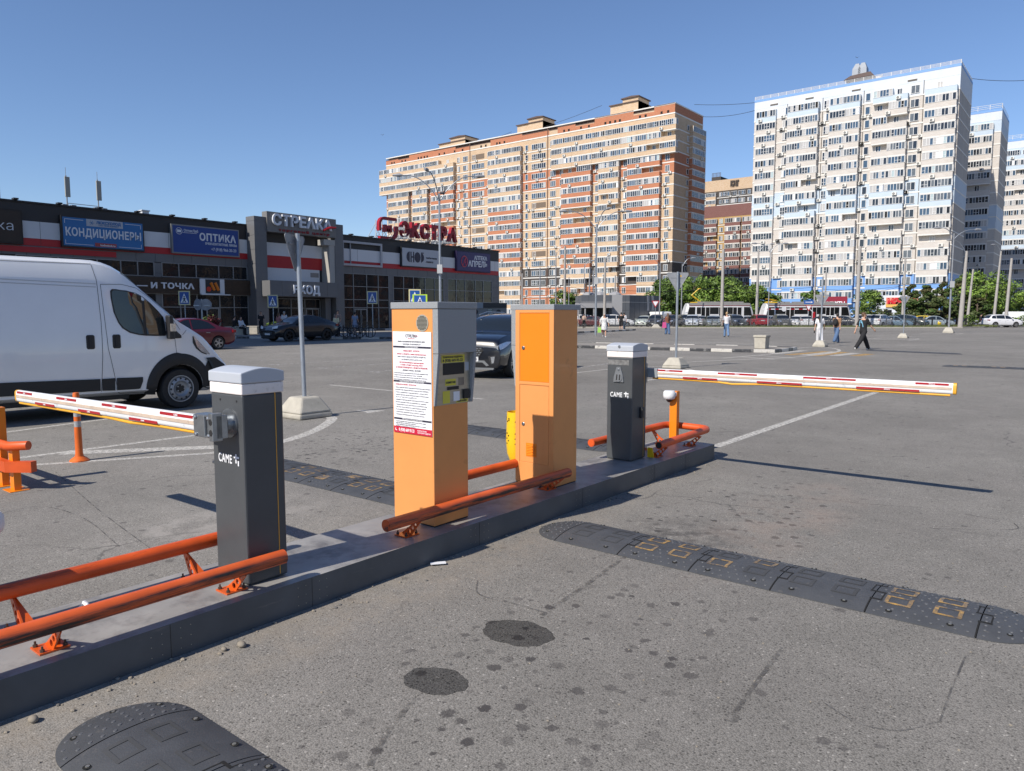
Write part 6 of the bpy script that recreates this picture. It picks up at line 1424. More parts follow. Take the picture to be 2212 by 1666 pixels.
# glazing bays: each bay one mesh of glass with its mullions
def bay(ys, zs, name='glazed_bay', d=.02):
    g_ = MM(); g_.fb(ys[0], ys[-1], zs[0], zs[-1], .002, d, 0)
    for y in ys: g_.fb(y - .04, y + .04, zs[0], zs[-1], d, d + .06, 1)
    for z in zs: g_.fb(ys[0], ys[-1], z - .03, z + .03, d + .002, d + .055, 1)
    return g_.q(name, [MGL, MULL])
bay([18, 20.5, 23, 24.6, 25.8, 27.0], [4.5, 5.53]); bay([27.6, 28.91, 30.3, 32.2, 33.47, 34.72], [4.5, 5.53])
bay([18, 20.5, 23, 25.5, 27.53, 28.93, 30.28, 32.19, 33.46, 34.73], [.1, 2.2, 3.2])
bay([44.5, 45.85, 47.47, 48.93, 50.3], [.1, 2.3, 3.05, 4.3, 5.48]); bay([50.9, 52.29, 53.67, 55.34, 56.76, 58.12], [.1, 1.5, 3.0, 4.25, 5.48]); bay([58.76, 60.1, 61.52, 63.25, 64.61, 66.15], [.1, 1.5, 3.0, 4.25, 5.48])
def shopdoor(y0, y1, z1=2.2, two=True):
    o = MM(); o.fb(y0, y1, .02, z1, .08, .12, 1)
    if two:
        ym = (y0 + y1) / 2
        for a, b in ((y0 + .1, ym - .05), (ym + .05, y1 - .1)): o.fb(a, b, .12, z1 - .12, .12, .126, 0)
        for s_ in (-.09, .09): o.box(.16, .19, ym + s_ - 40 - .015, ym + s_ - 40 + .015, .8, 1.6, 1)
    else: o.fb(y0 + .12, y1 - .12, .3, z1 - .12, .12, .126, 0)
    return o.q('door', [MGL, MULL])
shopdoor(45.9, 47.42); shopdoor(31.0, 32.1, 2.2, False)
# wooden fascia with its lettering
m = MM()
for k in range(11): z = 3.24 + k * .108; m.fb(18, 34.85, z, z + .07, .02, .36, 0)
m.fb(18, 34.8, 3.22, 4.44, .01, .3, 1); m.q('wood_fascia', [WOOD, PANELD])
# portal
PF = 1.2
m = MM()
def cass(y0, y1, z0, z1, d0, d1, st=1.16):
    z = z0
    while z < z1 - .05: e = min(z1, z + st); m.fb(y0, y1, z + .012, e - .012, d0, d1); z += st
    m.fb(y0 + .02, y1 - .02, z0, z1, d0 + .02, d1 - .02)
cass(34.8, 35.92, 0, 9.66, .0, PF); m.q('portal_pillar', PANEL); m = MM(); cass(42.9, 43.85, 0, 9.74, .0, PF); m.q('portal_pillar', PANEL)
m = MM(); m.fb(35.93, 42.98, 8.5, 10.14, .6, PF + .12, 0); m.q('portal_sign_panel', M('portal_panel', (.17, .165, .16), .5, var=.05))
m = MM(); m.fb(35.92, 42.9, 7.75, 8.49, .004, .06, 2); m.fb(35.92, 42.9, 6.66, 7.74, .004, .065, 0); m.fb(35.92, 42.9, 5.62, 6.655, .004, .06, 1); m.fb(35.92, 42.0, 4.5, 5.615, .004, .065, 0); m.fb(41.0, 41.9, 4.95, 5.35, .066, .075, 3)
m.q('portal_bands', [BANDW, BANDR, PANELD, MULL])
m = MM(); m.fb(42.3, 42.9, 4.4, 8.2, .005, 1.15, 0); m.fb(41.7, 42.9, 7.8, 8.3, .3, 1.2, 0); m.q('portal_fin', M('pale_cassette', (.36, .345, .32), .5, var=.04))
m = MM(); y = 35.3
while y < 42.3: m.fb(y + .01, min(42.4, y + 1.15) - .01, 3.15, 4.43, .1, 2.4); y += 1.15
m.fb(35.32, 42.35, 3.17, 4.41, .08, 2.37); m.q('canopy', PANEL)
bay([36.62, 37.6, 38.9, 40.33, 41.98], [.05, 2.2, 3.0], d=.015); shopdoor(40.4, 41.8)
m = MM(); m.fb(42.1, 42.7, 0, 3.1, .01, .7); m.q('entrance_pillar', PANEL)
m = MM()
for k in range(12): m.fb(5 + k * 2.6, 5.25 + k * 2.6, 9.06, 9.16, .0, .35, 0)
for k in range(9): m.fb(45.5 + k * 2.6, 45.75 + k * 2.6, 9.06, 9.16, .0, .35, 0)
m.q('parapet_lamps', PANELD) if False else None
for k in range(21):
    y = 5 + k * 2.6 if k < 12 else 45.5 + (k - 12) * 2.5
    b = MM(); b.fb(y, y + .28, 9.07, 9.17, -.1, .32); b.fb(y + .1, y + .18, 9.0, 9.08, .0, .1); b.q('floodlight', PANELD)
UY, UZ = (0, 1, 0), (0, 0, 1)
def letter_thing(name, label, s, Y, z, wd, h, d, mat, cat='sign', bold=.05, dep=.14, spacing=1.0):
    t = thing(name, label, cat, (XM + d, Y, z)); b = MB(); lettering(b, s, (0, 0, 0), UY, UZ, width=wd, height=h, bold=bold, depth=dep, spacing=spacing); b.build('letters', mat, t); return t
LIT = M('white_sign_letter', (.66, .68, .72), .4, var=.02)
letter_thing('sign_lettering', 'white СТРЕЛКА lettering with a red arrow on the entrance portal', 'СТРЕΛКΛ', 36.35, 9.08, 6.05, .88, PF + .13, LIT, bold=.03, dep=.2, spacing=1.08)
t = SC.objects['sign_lettering']
b = MB(); b.tube([(.24, 5.05, -.06), (.26, 5.4, .12), (.26, 5.75, .24), (.26, 6.4, .28)], [.10, .11, .11, .07], 8); b.build('arrow', BANDR, t)
letter_thing('sign_lettering', 'small red торговый центр lettering under the portal name', 'торговый центр', 37.0, 8.62, 5.2, .2, PF + .13, M('red_letter', (.28, .012, .02), .5, var=0), bold=.03, dep=.06, spacing=1.35)
letter_thing('sign_lettering', 'white ВХОД lettering on the entrance canopy', 'ВХОД', 37.5, 3.4, 2.65, .68, 2.42, LIT, bold=.035, dep=.15, spacing=1.1)
letter_thing('sign_lettering', 'white restaurant lettering on the wooden fascia', 'ВКУСНО — И ТОЧКА', 22.2, 3.6, 7.7, .42, .37, LIT, bold=.03, dep=.08, spacing=1.08)
t = thing('sign_box', 'restaurant sign box with a red dot and two orange bars', 'sign', (XM + .4, 31.4, 3.85)); b = MB(); b.box(-.02, .1, -1.05, 1.0, -.6, .58, 0); b.box(.1, .115, -.62, .6, -.55, .54, 1); b.box(-.02, .2, -1.0, 1.45, -.68, -.605, 0); b.build('box', [BANDW, PANELD], t)
b = MB(); ORB = M('orange_bar', (.62, .17, .01), .4, var=0); 
for y in (-.18, .18): b.tube([(.12, y, .3), (.12, y + .28, -.3)], .12, 12)
b.build('bars', ORB, t, smooth=40); b = MB(); b.lathe([(.2, .115), (.2, .135)], (0, -.35, -.22), 20, 0, 'X'); b.build('dot', M('red_dot', (.5, .03, .01), .4, var=0), t)
def board(label, y0, y1, z0, z1, bg, frame, d=.12, th=.22, fw=.1):
    t = thing('billboard', label, 'billboard', (XM + d, y0, z0)); w_, h_ = y1 - y0, z1 - z0
    b = MB(); b.box(-.1, th, -fw, w_ + fw, -fw, h_ + fw, 0); b.build('frame', frame, t); b = MB(); b.box(th, th + .02, 0, w_, 0, h_, 0); b.build('panel', bg, t)
    def wr(s_, y, z, wd=None, h=None, mat=LIT, bold=.03, al='l', dep=.02, sp=1.0, name='lettering'): q = MB(); lettering(q, s_, (th + .021, y, z), UY, UZ, width=wd, height=h, bold=bold, depth=dep, align=al, spacing=sp); return q.build(name, mat, t)
    def bx(a, b_, c, e, mat=LIT, dd=.012, name='strip'): q = MB(); q.box(th + .021, th + .021 + dd, a, b_, c, e); return q.build(name, mat, t)
    return t, wr, bx, th
BBLU = M('sign_sky_blue', (.02, .15, .38), .4, var=.04, scale=.6); BNAV = M('sign_deep_blue', (.012, .055, .24), .4, var=.04, scale=.6); BPUR = M('sign_violet', (.035, .022, .115), .4, var=.05, scale=.6); SWH = M('sign_white', (.42, .44, .48), .4, var=.03)
t, wr, bx, th = board('blue air-conditioner billboard with white lettering between brown and navy boards', 20.8, 26.15, 6.33, 8.24, BBLU, PANELD)
wr('КОНДИЦИОНЕРЫ', .15, .68, 5.05, .55, bold=.03, dep=.03, sp=1.1); q = MB(); q.box(th + .021, th + .03, 1.5, 3.95, 1.42, 1.9); q.build('strip', SWH, t)
wr('ЛЮКСХОЛОД', 2.15, 1.62, 1.65, .18, BBLU, .04, dep=.03); wr('ЭТО ТВОЙ КЛИМАТ', 2.3, 1.48, 1.35, .09, BBLU, .02, dep=.025)
q = MB(); 
for k in range(3): a = k * pi / 3; q.tube([(th + .03, 1.85 - .16 * cos(a), 1.65 - .16 * sin(a)), (th + .03, 1.85 + .16 * cos(a), 1.65 + .16 * sin(a))], .015, 5)
q.build('snowflake', BBLU, t)
bx(2.0, 3.45, .05, .3, M('sign_red_pill', (.35, .05, .05), .4, var=0)); wr('luxholod.ru', 2.35, .1, 1.0, .13, dep=.03)
for a, b_, z in ((.12, 1.3, 1.78), (4.1, 5.2, 1.78), (.12, 1.9, .12), (3.6, 5.2, .12)): bx(a, b_, z - .015, z + .015)
for y, z in ((.12, 1.65), (5.2, 1.65), (.12, .25), (5.2, .25)): bx(y - .015, y + .015, z - .15, z + .13)
t, wr, bx, th = board('deep blue optician billboard left of the entrance portal', 28.42, 33.83, 6.38, 8.38, BNAV, MULL)
wr('ОПТИКА', 2.1, 1.03, 3.1, .55, bold=.035, sp=1.12); wr('ОЧКИ-КОНТАКТНЫЕ ЛИНЗЫ', 2.55, .72, 2.7, .18, bold=.025, sp=1.1); wr('+7 (918) 966-20-20', 3.05, .28, 2.15, .24, bold=.005); wr('ОптикЛаб', .85, 1.58, 1.15, .2, bold=.015); bx(.75, 1.9, 1.49, 1.52)
q = MB(); N = 20
for k in range(N): a, c = 2 * pi * k / N, 2 * pi * (k + 1) / N; q.tube([(th + .03, .48 + .24 * cos(a), 1.6 + .24 * sin(a)), (th + .03, .48 + .24 * cos(c), 1.6 + .24 * sin(c))], .02, 5)
q.box(th + .021, th + .03, .32, .64, 1.5, 1.7); q.build('emblem', LIT, t)
t, wr, bx, th = board('dark brown billboard cut by the left edge, ending in white letters', 12.5, 18.3, 6.3, 8.3, M('sign_brown', (.018, .010, .008), .4, var=.05), M('sign_brown_frame', (.012, .008, .007), .5, var=.05)); wr('аптека', 2.4, .75, 2.95, .62, bold=-.012)
t, wr, bx, th = board('white tobacconist billboard with black round lettering', 51.9, 57.25, 6.55, 8.33, SWH, PANELD); 
q = MB(); YK = th + .022
def half(y, r0, lo, hi, mb):
    n = 14; mb.prism([(y + r0 * cos(lo + (hi - lo) * i / n) * .8, .92 + r0 * sin(lo + (hi - lo) * i / n)) for i in range(n + 1)], YK, YK + .02, 'X')
half(1.0, .53, pi / 2, 3 * pi / 2, q)
q.box(YK, YK + .02, 1.12, 1.26, .39, 1.45); q.box(YK, YK + .02, 1.48, 1.62, .39, 1.45); q.box(YK, YK + .02, 1.26, 1.48, .84, 1.0); half(2.1, .53, 0, 2 * pi, q); q.box(YK, YK + .02, 2.62, 2.7, .42, 1.45); q.box(YK, YK + .02, 2.7, 3.0, 1.36, 1.45); half(2.68, .43, -pi / 2, pi / 2, q); q.build('lettering', INK, t)
wr('табачная', 3.3, .85, 1.6, .2, INK, .02); wr('лавка', 3.3, .45, 1.05, .2, INK, .02)
t, wr, bx, th = board('violet pharmacy billboard with a pink ring emblem at the right end', 60.0, 65.5, 6.48, 8.48, BPUR, M('sign_violet_frame', (.02, .013, .06), .5, var=.05))
PK = M('sign_pink', (.5, .09, .13), .4, var=0); wr('АПТЕКА', 2.75, 1.28, 2.2, .42, bold=.03); wr('АПРЕЛЬ', 1.75, .5, 3.25, .62, bold=.035)
q = MB(); N = 22
for k in range(N): a, c = 2 * pi * k / N, 2 * pi * (k + 1) / N; q.tube([(th + .04, 1.1 + .48 * cos(a), .98 + .58 * sin(a)), (th + .04, 1.1 + .48 * cos(c), .98 + .58 * sin(c))], .06, 6)
q.tube([(th + .04, .9, .6), (th + .04, 1.3, 1.4)], .05, 6); q.tube([(th + .04, 1.3, .6), (th + .04, 1.3, 1.4)], .05, 6); q.tube([(th + .04, 1.0, .9), (th + .04, 1.35, .9)], .04, 6); q.build('emblem', PK, t)
t = thing('empty_billboard', 'empty grey billboard frame on the facade right of the portal', 'billboard', (XM + .07, 44.5, 6.2)); b = MB(); b.box(.1, .2, 0, 4.85, 0, .2); b.box(.1, .2, 0, 4.85, 2.1, 2.3); b.box(.1, .2, 4.65, 4.85, .2, 2.1); b.box(.1, .2, 0, .15, .2, 2.1); b.box(-.05, .1, 1.0, 1.06, .1, 2.2); b.build('frame', M('frame_pale', (.4, .4, .42), .5, var=.05), t)
# rooftop supermarket sign
XE = -57.0
t = thing('rooftop_sign', 'red ЭКСТРА rooftop lettering on white struts above the right wing', 'sign', (XE, 52.7, 9.06)); REDL = M('red_sign_box', (.32, .006, .016), .4, var=.08, scale=3)
for s_, a, b_, dz in (('Э', 0, 1.2, 0), ('К', 1.5, 2.75, 0), ('С', 2.95, 4.15, 0), ('Т', 4.35, 5.5, 0), ('Р', 5.75, 6.8, 0), ('А', 6.95, 8.4, 0)): q = MB(); lettering(q, s_, (0, a, .6), UY, UZ, width=b_ - a, height=1.4, bold=.045, depth=.4); q.build('letter', REDL, t)
t2_ = thing('rooftop_sign', 'red bracket-shaped logo with an M at the left of the rooftop lettering', 'sign', (XE, 49.9, 9.06))
q = MB(); lettering(q, 'M', (.0, .62, .82), UY, UZ, width=.95, height=.68, bold=.05, depth=.4); q.build('letter', REDL, t2_)
def ribbon(pts, wd, x0, x1):
    q = MB(); P = [Vector((0, a, b)) for a, b in pts]; Lf = []; Rt = []
    for i, p in enumerate(P):
        d = (P[min(i + 1, len(P) - 1)] - P[max(i - 1, 0)]).normalized(); n_ = Vector((0, -d.z, d.y)) * wd / 2; Lf.append(p + n_); Rt.append(p - n_)
    for i in range(len(P) - 1):
        a, b, c, d = Lf[i], Rt[i], Rt[i + 1], Lf[i + 1]
        q.hexa([(x0, a.y, a.z), (x0, b.y, b.z), (x0, c.y, c.z), (x0, d.y, d.z)], [(x1, a.y, a.z), (x1, b.y, b.z), (x1, c.y, c.z), (x1, d.y, d.z)])
    return q
a1 = [(2.2, 2.12), (.6, 2.12)] + [(.6 + .6 * cos(a), 1.52 + .6 * sin(a)) for a in (pi * .6, pi * .75, pi * .9, pi)] + [(.0, .85)]
a2 = [(.0, .2), (1.65, .2)] + [(1.65 + .6 * cos(a), .8 + .6 * sin(a)) for a in (-pi * .4, -pi * .25, -pi * .1, 0)] + [(2.25, 1.45)]
ribbon(a1, .27, 0, .4).build('bracket', REDL, t2_); ribbon(a2, .27, 0, .4).build('bracket', REDL, t2_)
STW = M('white_strut', (.5, .5, .5), .5, var=.05)
for tt, y0, y1 in ((t, 0, 8.2), (t2_, -.2, 2.3)):
    q = MB(); n_ = int((y1 - y0) / .75)
    for k in range(n_ + 1):
        y = y0 + (y1 - y0) * k / n_; q.tube([(-.05, y, 0), (-.05, y, 1.9)], .035, 5); q.tube([(-.05, y, 1.6), (-1.5, y, .0)], .03, 5)
        if k < n_: yn = y0 + (y1 - y0) * (k + 1) / n_; q.tube([(-.05, y, 0), (-.05, yn, 1.2)], .025, 5); q.tube([(-.05, yn, 0), (-.05, y, 1.2)], .025, 5)
    for z in (.35, 1.2): q.tube([(-.05, y0, z), (-.05, y1, z)], .03, 5)
    q.build('strut_frame', STW, tt)
# antennas and small roof things
for i, (y, lab) in enumerate(((22.05, 'left one of two grey panel antennas on the mall roof'), (24.15, 'right one of two grey panel antennas on the mall roof'))):
    t = thing('antenna', lab, 'antenna', (-58, y, 9.06)); q = MB(); q.tube([(0, 0, 0), (0, 0, 2.35)], .045, 8); q.tube([(0, 0, 2.35), (0, 0, 2.9)], .015, 6); q.tube([(0, 0, .5), (.2, .1, 0)], .02, 5); q.build('mast', GALV2, t)
    q = MB(); q.box(.03, .15, -.13, .2, .85, 2.25); q.build('panel', M('antenna_panel', (.33, .33, .3), .5, var=.03), t, bevel=.02)
    for y_ in (-.35, .22): q = MB(); q.box(-.1, .2, y_, y_ + .3, 0, .32); q.build('equipment_box', GALV2, t)
q = MB(); q.tube([(0, 0, 0), (0, 2.05, 0)], .025, 6); tag(q.build('antenna_tie_bar', GALV2, loc=(-58.06, 22.05, 9.5)), 'thin tie bar between the two roof antennas', 'bar')
q = MB(); q.box(-.25, .25, -.25, .25, 0, .35); q.box(-.32, .32, -.32, .32, .35, .42); tag(q.build('roof_vent', BANDW, loc=(-57.4, 27.15, 9.06)), 'small white vent on the mall roof edge left of the portal', 'vent')
t = thing('roof_ladder', 'thin steel ladder frame standing on the roof at the left edge', 'ladder', (-58, 17.6, 9.06)); q = MB()
for y in (0, .35): q.tube([(0, y, 0), (0, y, 1.45)], .025, 5)
for z in (.4, .8, 1.4): q.tube([(0, 0, z), (0, .35, z)], .02, 5)
q.build('frame', GALV2, t)

# ---------------------------------------------------------------- pavements, kerbs, the striped median
PAVE = M('paving_tiles', (.24, .22, .195), .85, var=.12, scale=2, dirt=.1); KW = worn('kerb_white_paint', (.52, .50, .46), 0.5, .38, .52, 5); KW = scuffed('kerb_white_paint', (.50, .48, .44), (.25, .24, .22), .52, .62, 5, (1, 1, 1)); KB = scuffed('kerb_black_paint', (.035, .036, .04), (.16, .155, .15), .52, .62, 5, (1, 1, 1)); KC = M('kerb_concrete', (.34, .32, .28), .85, var=.12, dirt=.15)
def kerb_path(pts, name, width=.16, h=.14, mats=(KW, KB), step=1.0, phase=0):
    mb = MB(); P = [Vector((p[0], p[1], 0)) for p in pts]; seg = []; k = phase
    for a, b in zip(P, P[1:]):
        d = b - a; n_ = max(1, round(d.length / step))
        for i in range(n_):
            s0, s1 = a + d * (i / n_), a + d * ((i + 1) / n_); nn = Vector((-d.y, d.x, 0)).normalized() * width; e = d.normalized() * .006
            q0, q1 = s0 + e, s1 - e
            mb.hexa([tuple(q0), tuple(q1), tuple(q1 + nn), tuple(q0 + nn)], [tuple(q0 + nn * .06 + Vector((0, 0, h))), tuple(q1 + nn * .06 + Vector((0, 0, h))), tuple(q1 + nn + Vector((0, 0, h))), tuple(q0 + nn + Vector((0, 0, h)))], (k % 2) if len(mats) > 1 else 0); k += 1
    return struct(name, mb, list(mats), bevel=.012)
def slab(name, pts, h, mat): mb = MB(); n = len(pts); mb.add([(p[0], p[1], 0) for p in pts] + [(p[0], p[1], h) for p in pts], [tuple(range(n, 2 * n))] + [(i, (i + 1) % n, (i + 1) % n + n, i + n) for i in range(n)]); return struct(name, mb, mat)
isl = [(-25.5, 29.6), (-20.11, 30.22), (-12.6, 31.0), (-10.95, 31.6), (-10.9, 33.2), (-11.1, 35.0), (-13.0, 35.5), (-22.3, 33.6), (-25.5, 33.2), (-25.5, 29.6)]
kerb_path(isl, 'kerb', step=1.0); slab('median_paving', [(-25.3, 29.8), (-20.1, 30.4), (-12.6, 31.17), (-11.15, 31.7), (-11.08, 33.2), (-11.25, 34.8), (-13.0, 35.3), (-22.3, 33.4), (-25.3, 33.0)], .12, PAVE)
pav = [(-47.5, 15), (-47.5, 27.5), (-44.5, 28.6), (-41.5, 29.3), (-39.4, 31.3), (-37.7, 33.0), (-36.5, 36), (-36.5, 60), (-38, 68)]
kerb_path(pav, 'kerb', step=1.0); slab('pavement', [(p[0] - .15, p[1]) for p in pav] + [(XM, 70), (XM, 15)], .12, PAVE)
kerb_path([(XM + 2.2, 44.2), (XM + 2.2, 66)], 'kerb', step=1.2, phase=1, h=.3, width=.2); slab('terrace', [(XM + .02, 44.2), (XM + 2.0, 44.2), (XM + 2.0, 67.5), (XM + .02, 67.5)], .28, PAVE)
far = [CW(a, 89.0) for a in (-30, -10, 10, 30, 48, 54)] + [CW(58.5, 92), CW(62, 97), CW(66, 104), CW(80, 130)]
kerb_path(far, 'kerb', mats=(KC,), step=1.3, h=.16)
GRASS = M('grass_blades', (.085, .12, .028), .8, var=.4, scale=3); SOIL = M('dry_soil', (.20, .17, .12), .95, var=.25, scale=1.2)
slab('verge', [CW(-30, 89.15), CW(54, 89.15), CW(58.4, 92.2), CW(61.8, 97.2), CW(61, 98), CW(55, 93.5), CW(50, 93.4), CW(-30, 93.4)], .13, SOIL)
def tufts(name, n, gen, hgt, mats, wdt=.012, seed=1, lean=.5):
    mb = MB(); r = random.Random(seed)
    for _ in range(n):
        p = gen(r)
        for _ in range(3):
            a = r.uniform(0, 6.28); h = hgt * r.uniform(.5, 1.3); w_ = wdt * r.uniform(.7, 1.5); dx, dy = cos(a), sin(a); l = lean * h * r.uniform(.2, 1)
            mb.add([(p.x - dy * w_, p.y + dx * w_, p.z), (p.x + dy * w_, p.y - dx * w_, p.z), (p.x + dx * l, p.y + dy * l, p.z + h)], [(0, 1, 2)], r.randrange(len(mats)))
    o = mb.build(name, mats); o['kind'] = 'stuff'; return o
G2 = M('grass_dry', (.16, .16, .06), .85, var=.3)
tufts('grass', 5200, lambda r: CW(r.uniform(32, 53), r.uniform(89.4, 92.6), .13) if r.random() < .8 else CW(r.uniform(20, 32), r.uniform(89.4, 90.5), .13), .16, [GRASS, GRASS, G2], .02, 2)
tufts('grass', 2600, lambda r: CW(r.uniform(53, 61), r.uniform(93, 97.6), .13), .2, [GRASS, GRASS, G2], .025, 3)
# ---------------------------------------------------------------- fence at the far side of the lot
FEN = M('grey_fence_paint', (.075, .08, .088), .5, var=.1)
FA, FB_, FD = -4.0, 50.0, 92.2
ft = thing('ornamental_fence', 'grey wrought-iron fence of arched panels along the far side of the lot', 'fence', CW(FA, FD, .13), YAW)
def fence_panel(w_, h, low=False):
    mb = MB()
    for z in (.10, h - .22, h - .02): mb.box(.05, w_ - .05, -.02, .02, z - .02, z + .02)
    n = 4; p = (w_ - .1) / n
    for i in range(n):
        x0 = .05 + i * p
        for (cx, cz, r, a0, a1) in ((x0 + p / 2, .10, p * .5, 0, pi), (x0 + p / 2, h - .22, p * .5, pi, 2 * pi), (x0 + p / 2, h * .44, p * .28, 0, 2 * pi)):
            N = 10; mb.tube([(cx + r * cos(a0 + (a1 - a0) * k / N), 0, cz + r * sin(a0 + (a1 - a0) * k / N) * (.9)) for k in range(N + 1)], .016, 4)
        mb.tube([(x0, 0, .1), (x0, 0, h - .02)], .014, 4)
        if i % 2 == 0: mb.tube([(x0 + .05, 0, h - .2), (x0 + p - .05, 0, h - .04)], .012, 4)
        else: mb.tube([(x0 + .05, 0, h - .04), (x0 + p - .05, 0, h - .2)], .012, 4)
    return mb.data('panel', FEN)
pm_ = fence_panel(2.25, 1.02); fp = MB(); fp.box(-.045, .045, -.045, .045, 0, 1.05); fpm = fp.data('post', FEN)
k = 0; x = 0.0
while FA + x < FB_:
    o = link('panel', pm_, ft); o.location = (x + .05, 0, 0); o = link('post', fpm, ft); o.location = (x + .0, 0, 0); x += 2.4; k += 1
o = link('post', fpm, ft); o.location = (x, 0, 0)
ft2 = thing('ornamental_fence', 'black lower fence of upright loops curving along the grass at the right', 'fence', CW(FB_, FD, .13), YAW); DF = M('black_fence_paint', (.02, .021, .023), .5, var=.1)
def loop_panel(w_, h):
    mb = MB()
    for z in (.12, h - .1): mb.box(.04, w_ - .04, -.018, .018, z - .018, z + .018)
    n = int(w_ / .19)
    for i in range(n + 1): mb.tube([(.05 + i * (w_ - .1) / n, 0, .1), (.05 + i * (w_ - .1) / n + (.04 if i % 2 else -.04), 0, h * .5), (.05 + i * (w_ - .1) / n, 0, h)], .016, 4)
    return mb.data('panel', DF)
path = [(0, 0), (2.2, .15), (4.3, .6), (6.2, 1.4), (7.9, 2.6)]; dp = MB(); dp.box(-.07, .07, -.07, .07, 0, 1.1); dpm = dp.data('post', DF)
for (x0, y0), (x1, y1) in zip(path, path[1:]):
    o = link('panel', loop_panel(hypot(x1 - x0, y1 - y0), .98), ft2); o.location = (x0, y0, 0); o.rotation_euler.z = atan2(y1 - y0, x1 - x0); o = link('post', dpm, ft2); o.location = (x0, y0, 0)
o = link('post', dpm, ft2); o.location = (*path[-1], 0)
ft3 = thing('lattice_fence', 'low galvanised lattice fence before the hedge, behind the motorcyclist', 'fence', CW(37.5, 109, 0), YAW); mb = MB()
for z in (.25, 1.0): mb.box(0, 13, -.02, .02, z - .025, z + .025)
for i in range(13): mb.tube([(i, 0, .25), (i + 1, 0, 1.0)], .022, 4); mb.tube([(i + 1, 0, .25), (i, 0, 1.0)], .022, 4)
mb.build('lattice', GALV, ft3); mb = MB()
for i in range(8): mb = MB(); mb.box(-.03, .03, -.03, .03, 0, 1.1); o = mb.build('post', GALV, ft3); o.location = (i * 13 / 7, 0, 0)

# ---------------------------------------------------------------- trees
BARK = M('bark', (.11, .085, .06), .9, var=.3, scale=8); LEAF = [M('leaf_mid', (.100, .165, .032), .6, var=.35, scale=1.2, spec=.3), M('leaf_dark', (.062, .105, .026), .6, var=.35, scale=1.2, spec=.3), M('leaf_bright', (.16, .24, .045), .6, var=.3, scale=1.2, spec=.3)]
LEAFY = [M('leaf_lime', (.17, .27, .04), .6, var=.3, scale=1.2), LEAF[0], LEAF[2]]; LEAFD = [M('leaf_olive', (.075, .10, .03), .6, var=.35), LEAF[1], M('leaf_brownish', (.11, .10, .04), .6, var=.3)]
def crown_mesh(seed, h, rx, base, n, leaf, shape='round', lumps=26):
    r = random.Random(seed); mb = MB(); cl = []
    for i in range(lumps):
        a = r.uniform(0, 2 * pi); t = r.uniform(0, 1) ** .9; z = base + (h - base) * (.1 + .86 * t)
        k = {'round': sin(pi * min(.97, max(.1, t * .9 + .1))) ** .55, 'cone': (1.02 - t) ** .75 * (.55 if t < .08 else 1), 'column': .9 * sin(pi * min(.95, .15 + t * .8)) ** .4}[shape]
        d = rx * k * r.uniform(.35, 1.0); cl.append((d * cos(a), d * sin(a), z, rx * r.uniform(.2, .42) * (1 if shape != 'cone' else max(.35, 1 - t * .7)), r.random()))
    for _ in range(n):
        cx, cy, cz, cr, cc = r.choice(cl)
        while True:
            u, v, w_ = r.uniform(-1, 1), r.uniform(-1, 1), r.uniform(-1, 1); q = u * u + v * v + w_ * w_
            if .25 < q < 1: break
        q = sqrt(q); f = cr * q ** -.35 if q > .5 else cr
        p = Vector((cx + u * f, cy + v * f, cz + w_ * f * .8)); s = leaf * r.uniform(.6, 1.35)
        d1 = Vector((r.uniform(-1, 1), r.uniform(-1, 1), r.uniform(-.9, .4))).normalized(); d2 = d1.cross(Vector((u, v, w_ + .4))).normalized()
        mi = 0 if cc < .5 else (1 if cc < .8 else 2)
        if r.random() < .2: mi = r.randrange(3)
        a_, b_ = d1 * s, d2 * s * .55
        mb.add([tuple(p - a_), tuple(p + b_), tuple(p + a_), tuple(p - b_)], [(0, 1, 2, 3)], mi)
    return mb, cl
def tree_mesh(seed, h, rx, base, n, leaf, shape, mats, lumps=26):
    mb, cl = crown_mesh(seed, h, rx, base, n, leaf, shape, lumps); cm = mb.data('crown', mats); r = random.Random(seed + 5); tb = MB(); th_ = base + (h - base) * .55
    tb.tube([(0, 0, 0), (r.uniform(-.1, .1), r.uniform(-.1, .1), base * .7), (r.uniform(-.2, .2), 0, th_), (0, 0, h * .9)], [.02 * h + .03, .017 * h + .02, .010 * h + .01, .01], 9)
    for cx, cy, cz, cr, _ in cl[::3]: z0 = max(base * .6, cz - hypot(cx, cy) * .8); tb.tube([(0, 0, z0), (cx * .5, cy * .5, (z0 + cz) / 2 + .1), (cx, cy, cz)], [.03 + .006 * h, .03, .012], 5)
    return cm, tb.data('trunk', BARK, smooth=60)
TK = {'round': [tree_mesh(s_, 6.0, 2.6, 1.0, 5200, .18, 'round', LEAF, 40) for s_ in (1, 2, 3)], 'lime': [tree_mesh(7, 7.5, 3.2, 1.5, 4200, .21, 'round', LEAFY, 34)], 'dark': [tree_mesh(s_, 6.0, 1.9, .4, 5000, .18, 'cone', LEAFD, 46) for s_ in (11, 12)], 'col': [tree_mesh(15, 5.2, 1.3, .5, 1900, .17, 'column', LEAF, 22)]}
def tree(kind, label, px, d, h, wd=None, name='tree', i=0, grp='trees along the tram street'):
    cm, tm = TK[kind][i % len(TK[kind])]; h0 = {'round': 6.0, 'lime': 7.5, 'dark': 6.0, 'col': 5.2}[kind]; a = (px - CX) / F * d; s_ = h / h0; sw = (wd / {'round': 5.6, 'lime': 6.8, 'dark': 4.0, 'col': 3.0}[kind]) if wd else s_
    t = thing(name, label, 'tree', CW(a, d), rnd.uniform(0, 6), grp); t.scale = (sw, sw, s_); o = link('crown', cm, t); o = link('trunk', tm, t); return t
hz = lambda y, d: EYE + (680 - y) * d / F
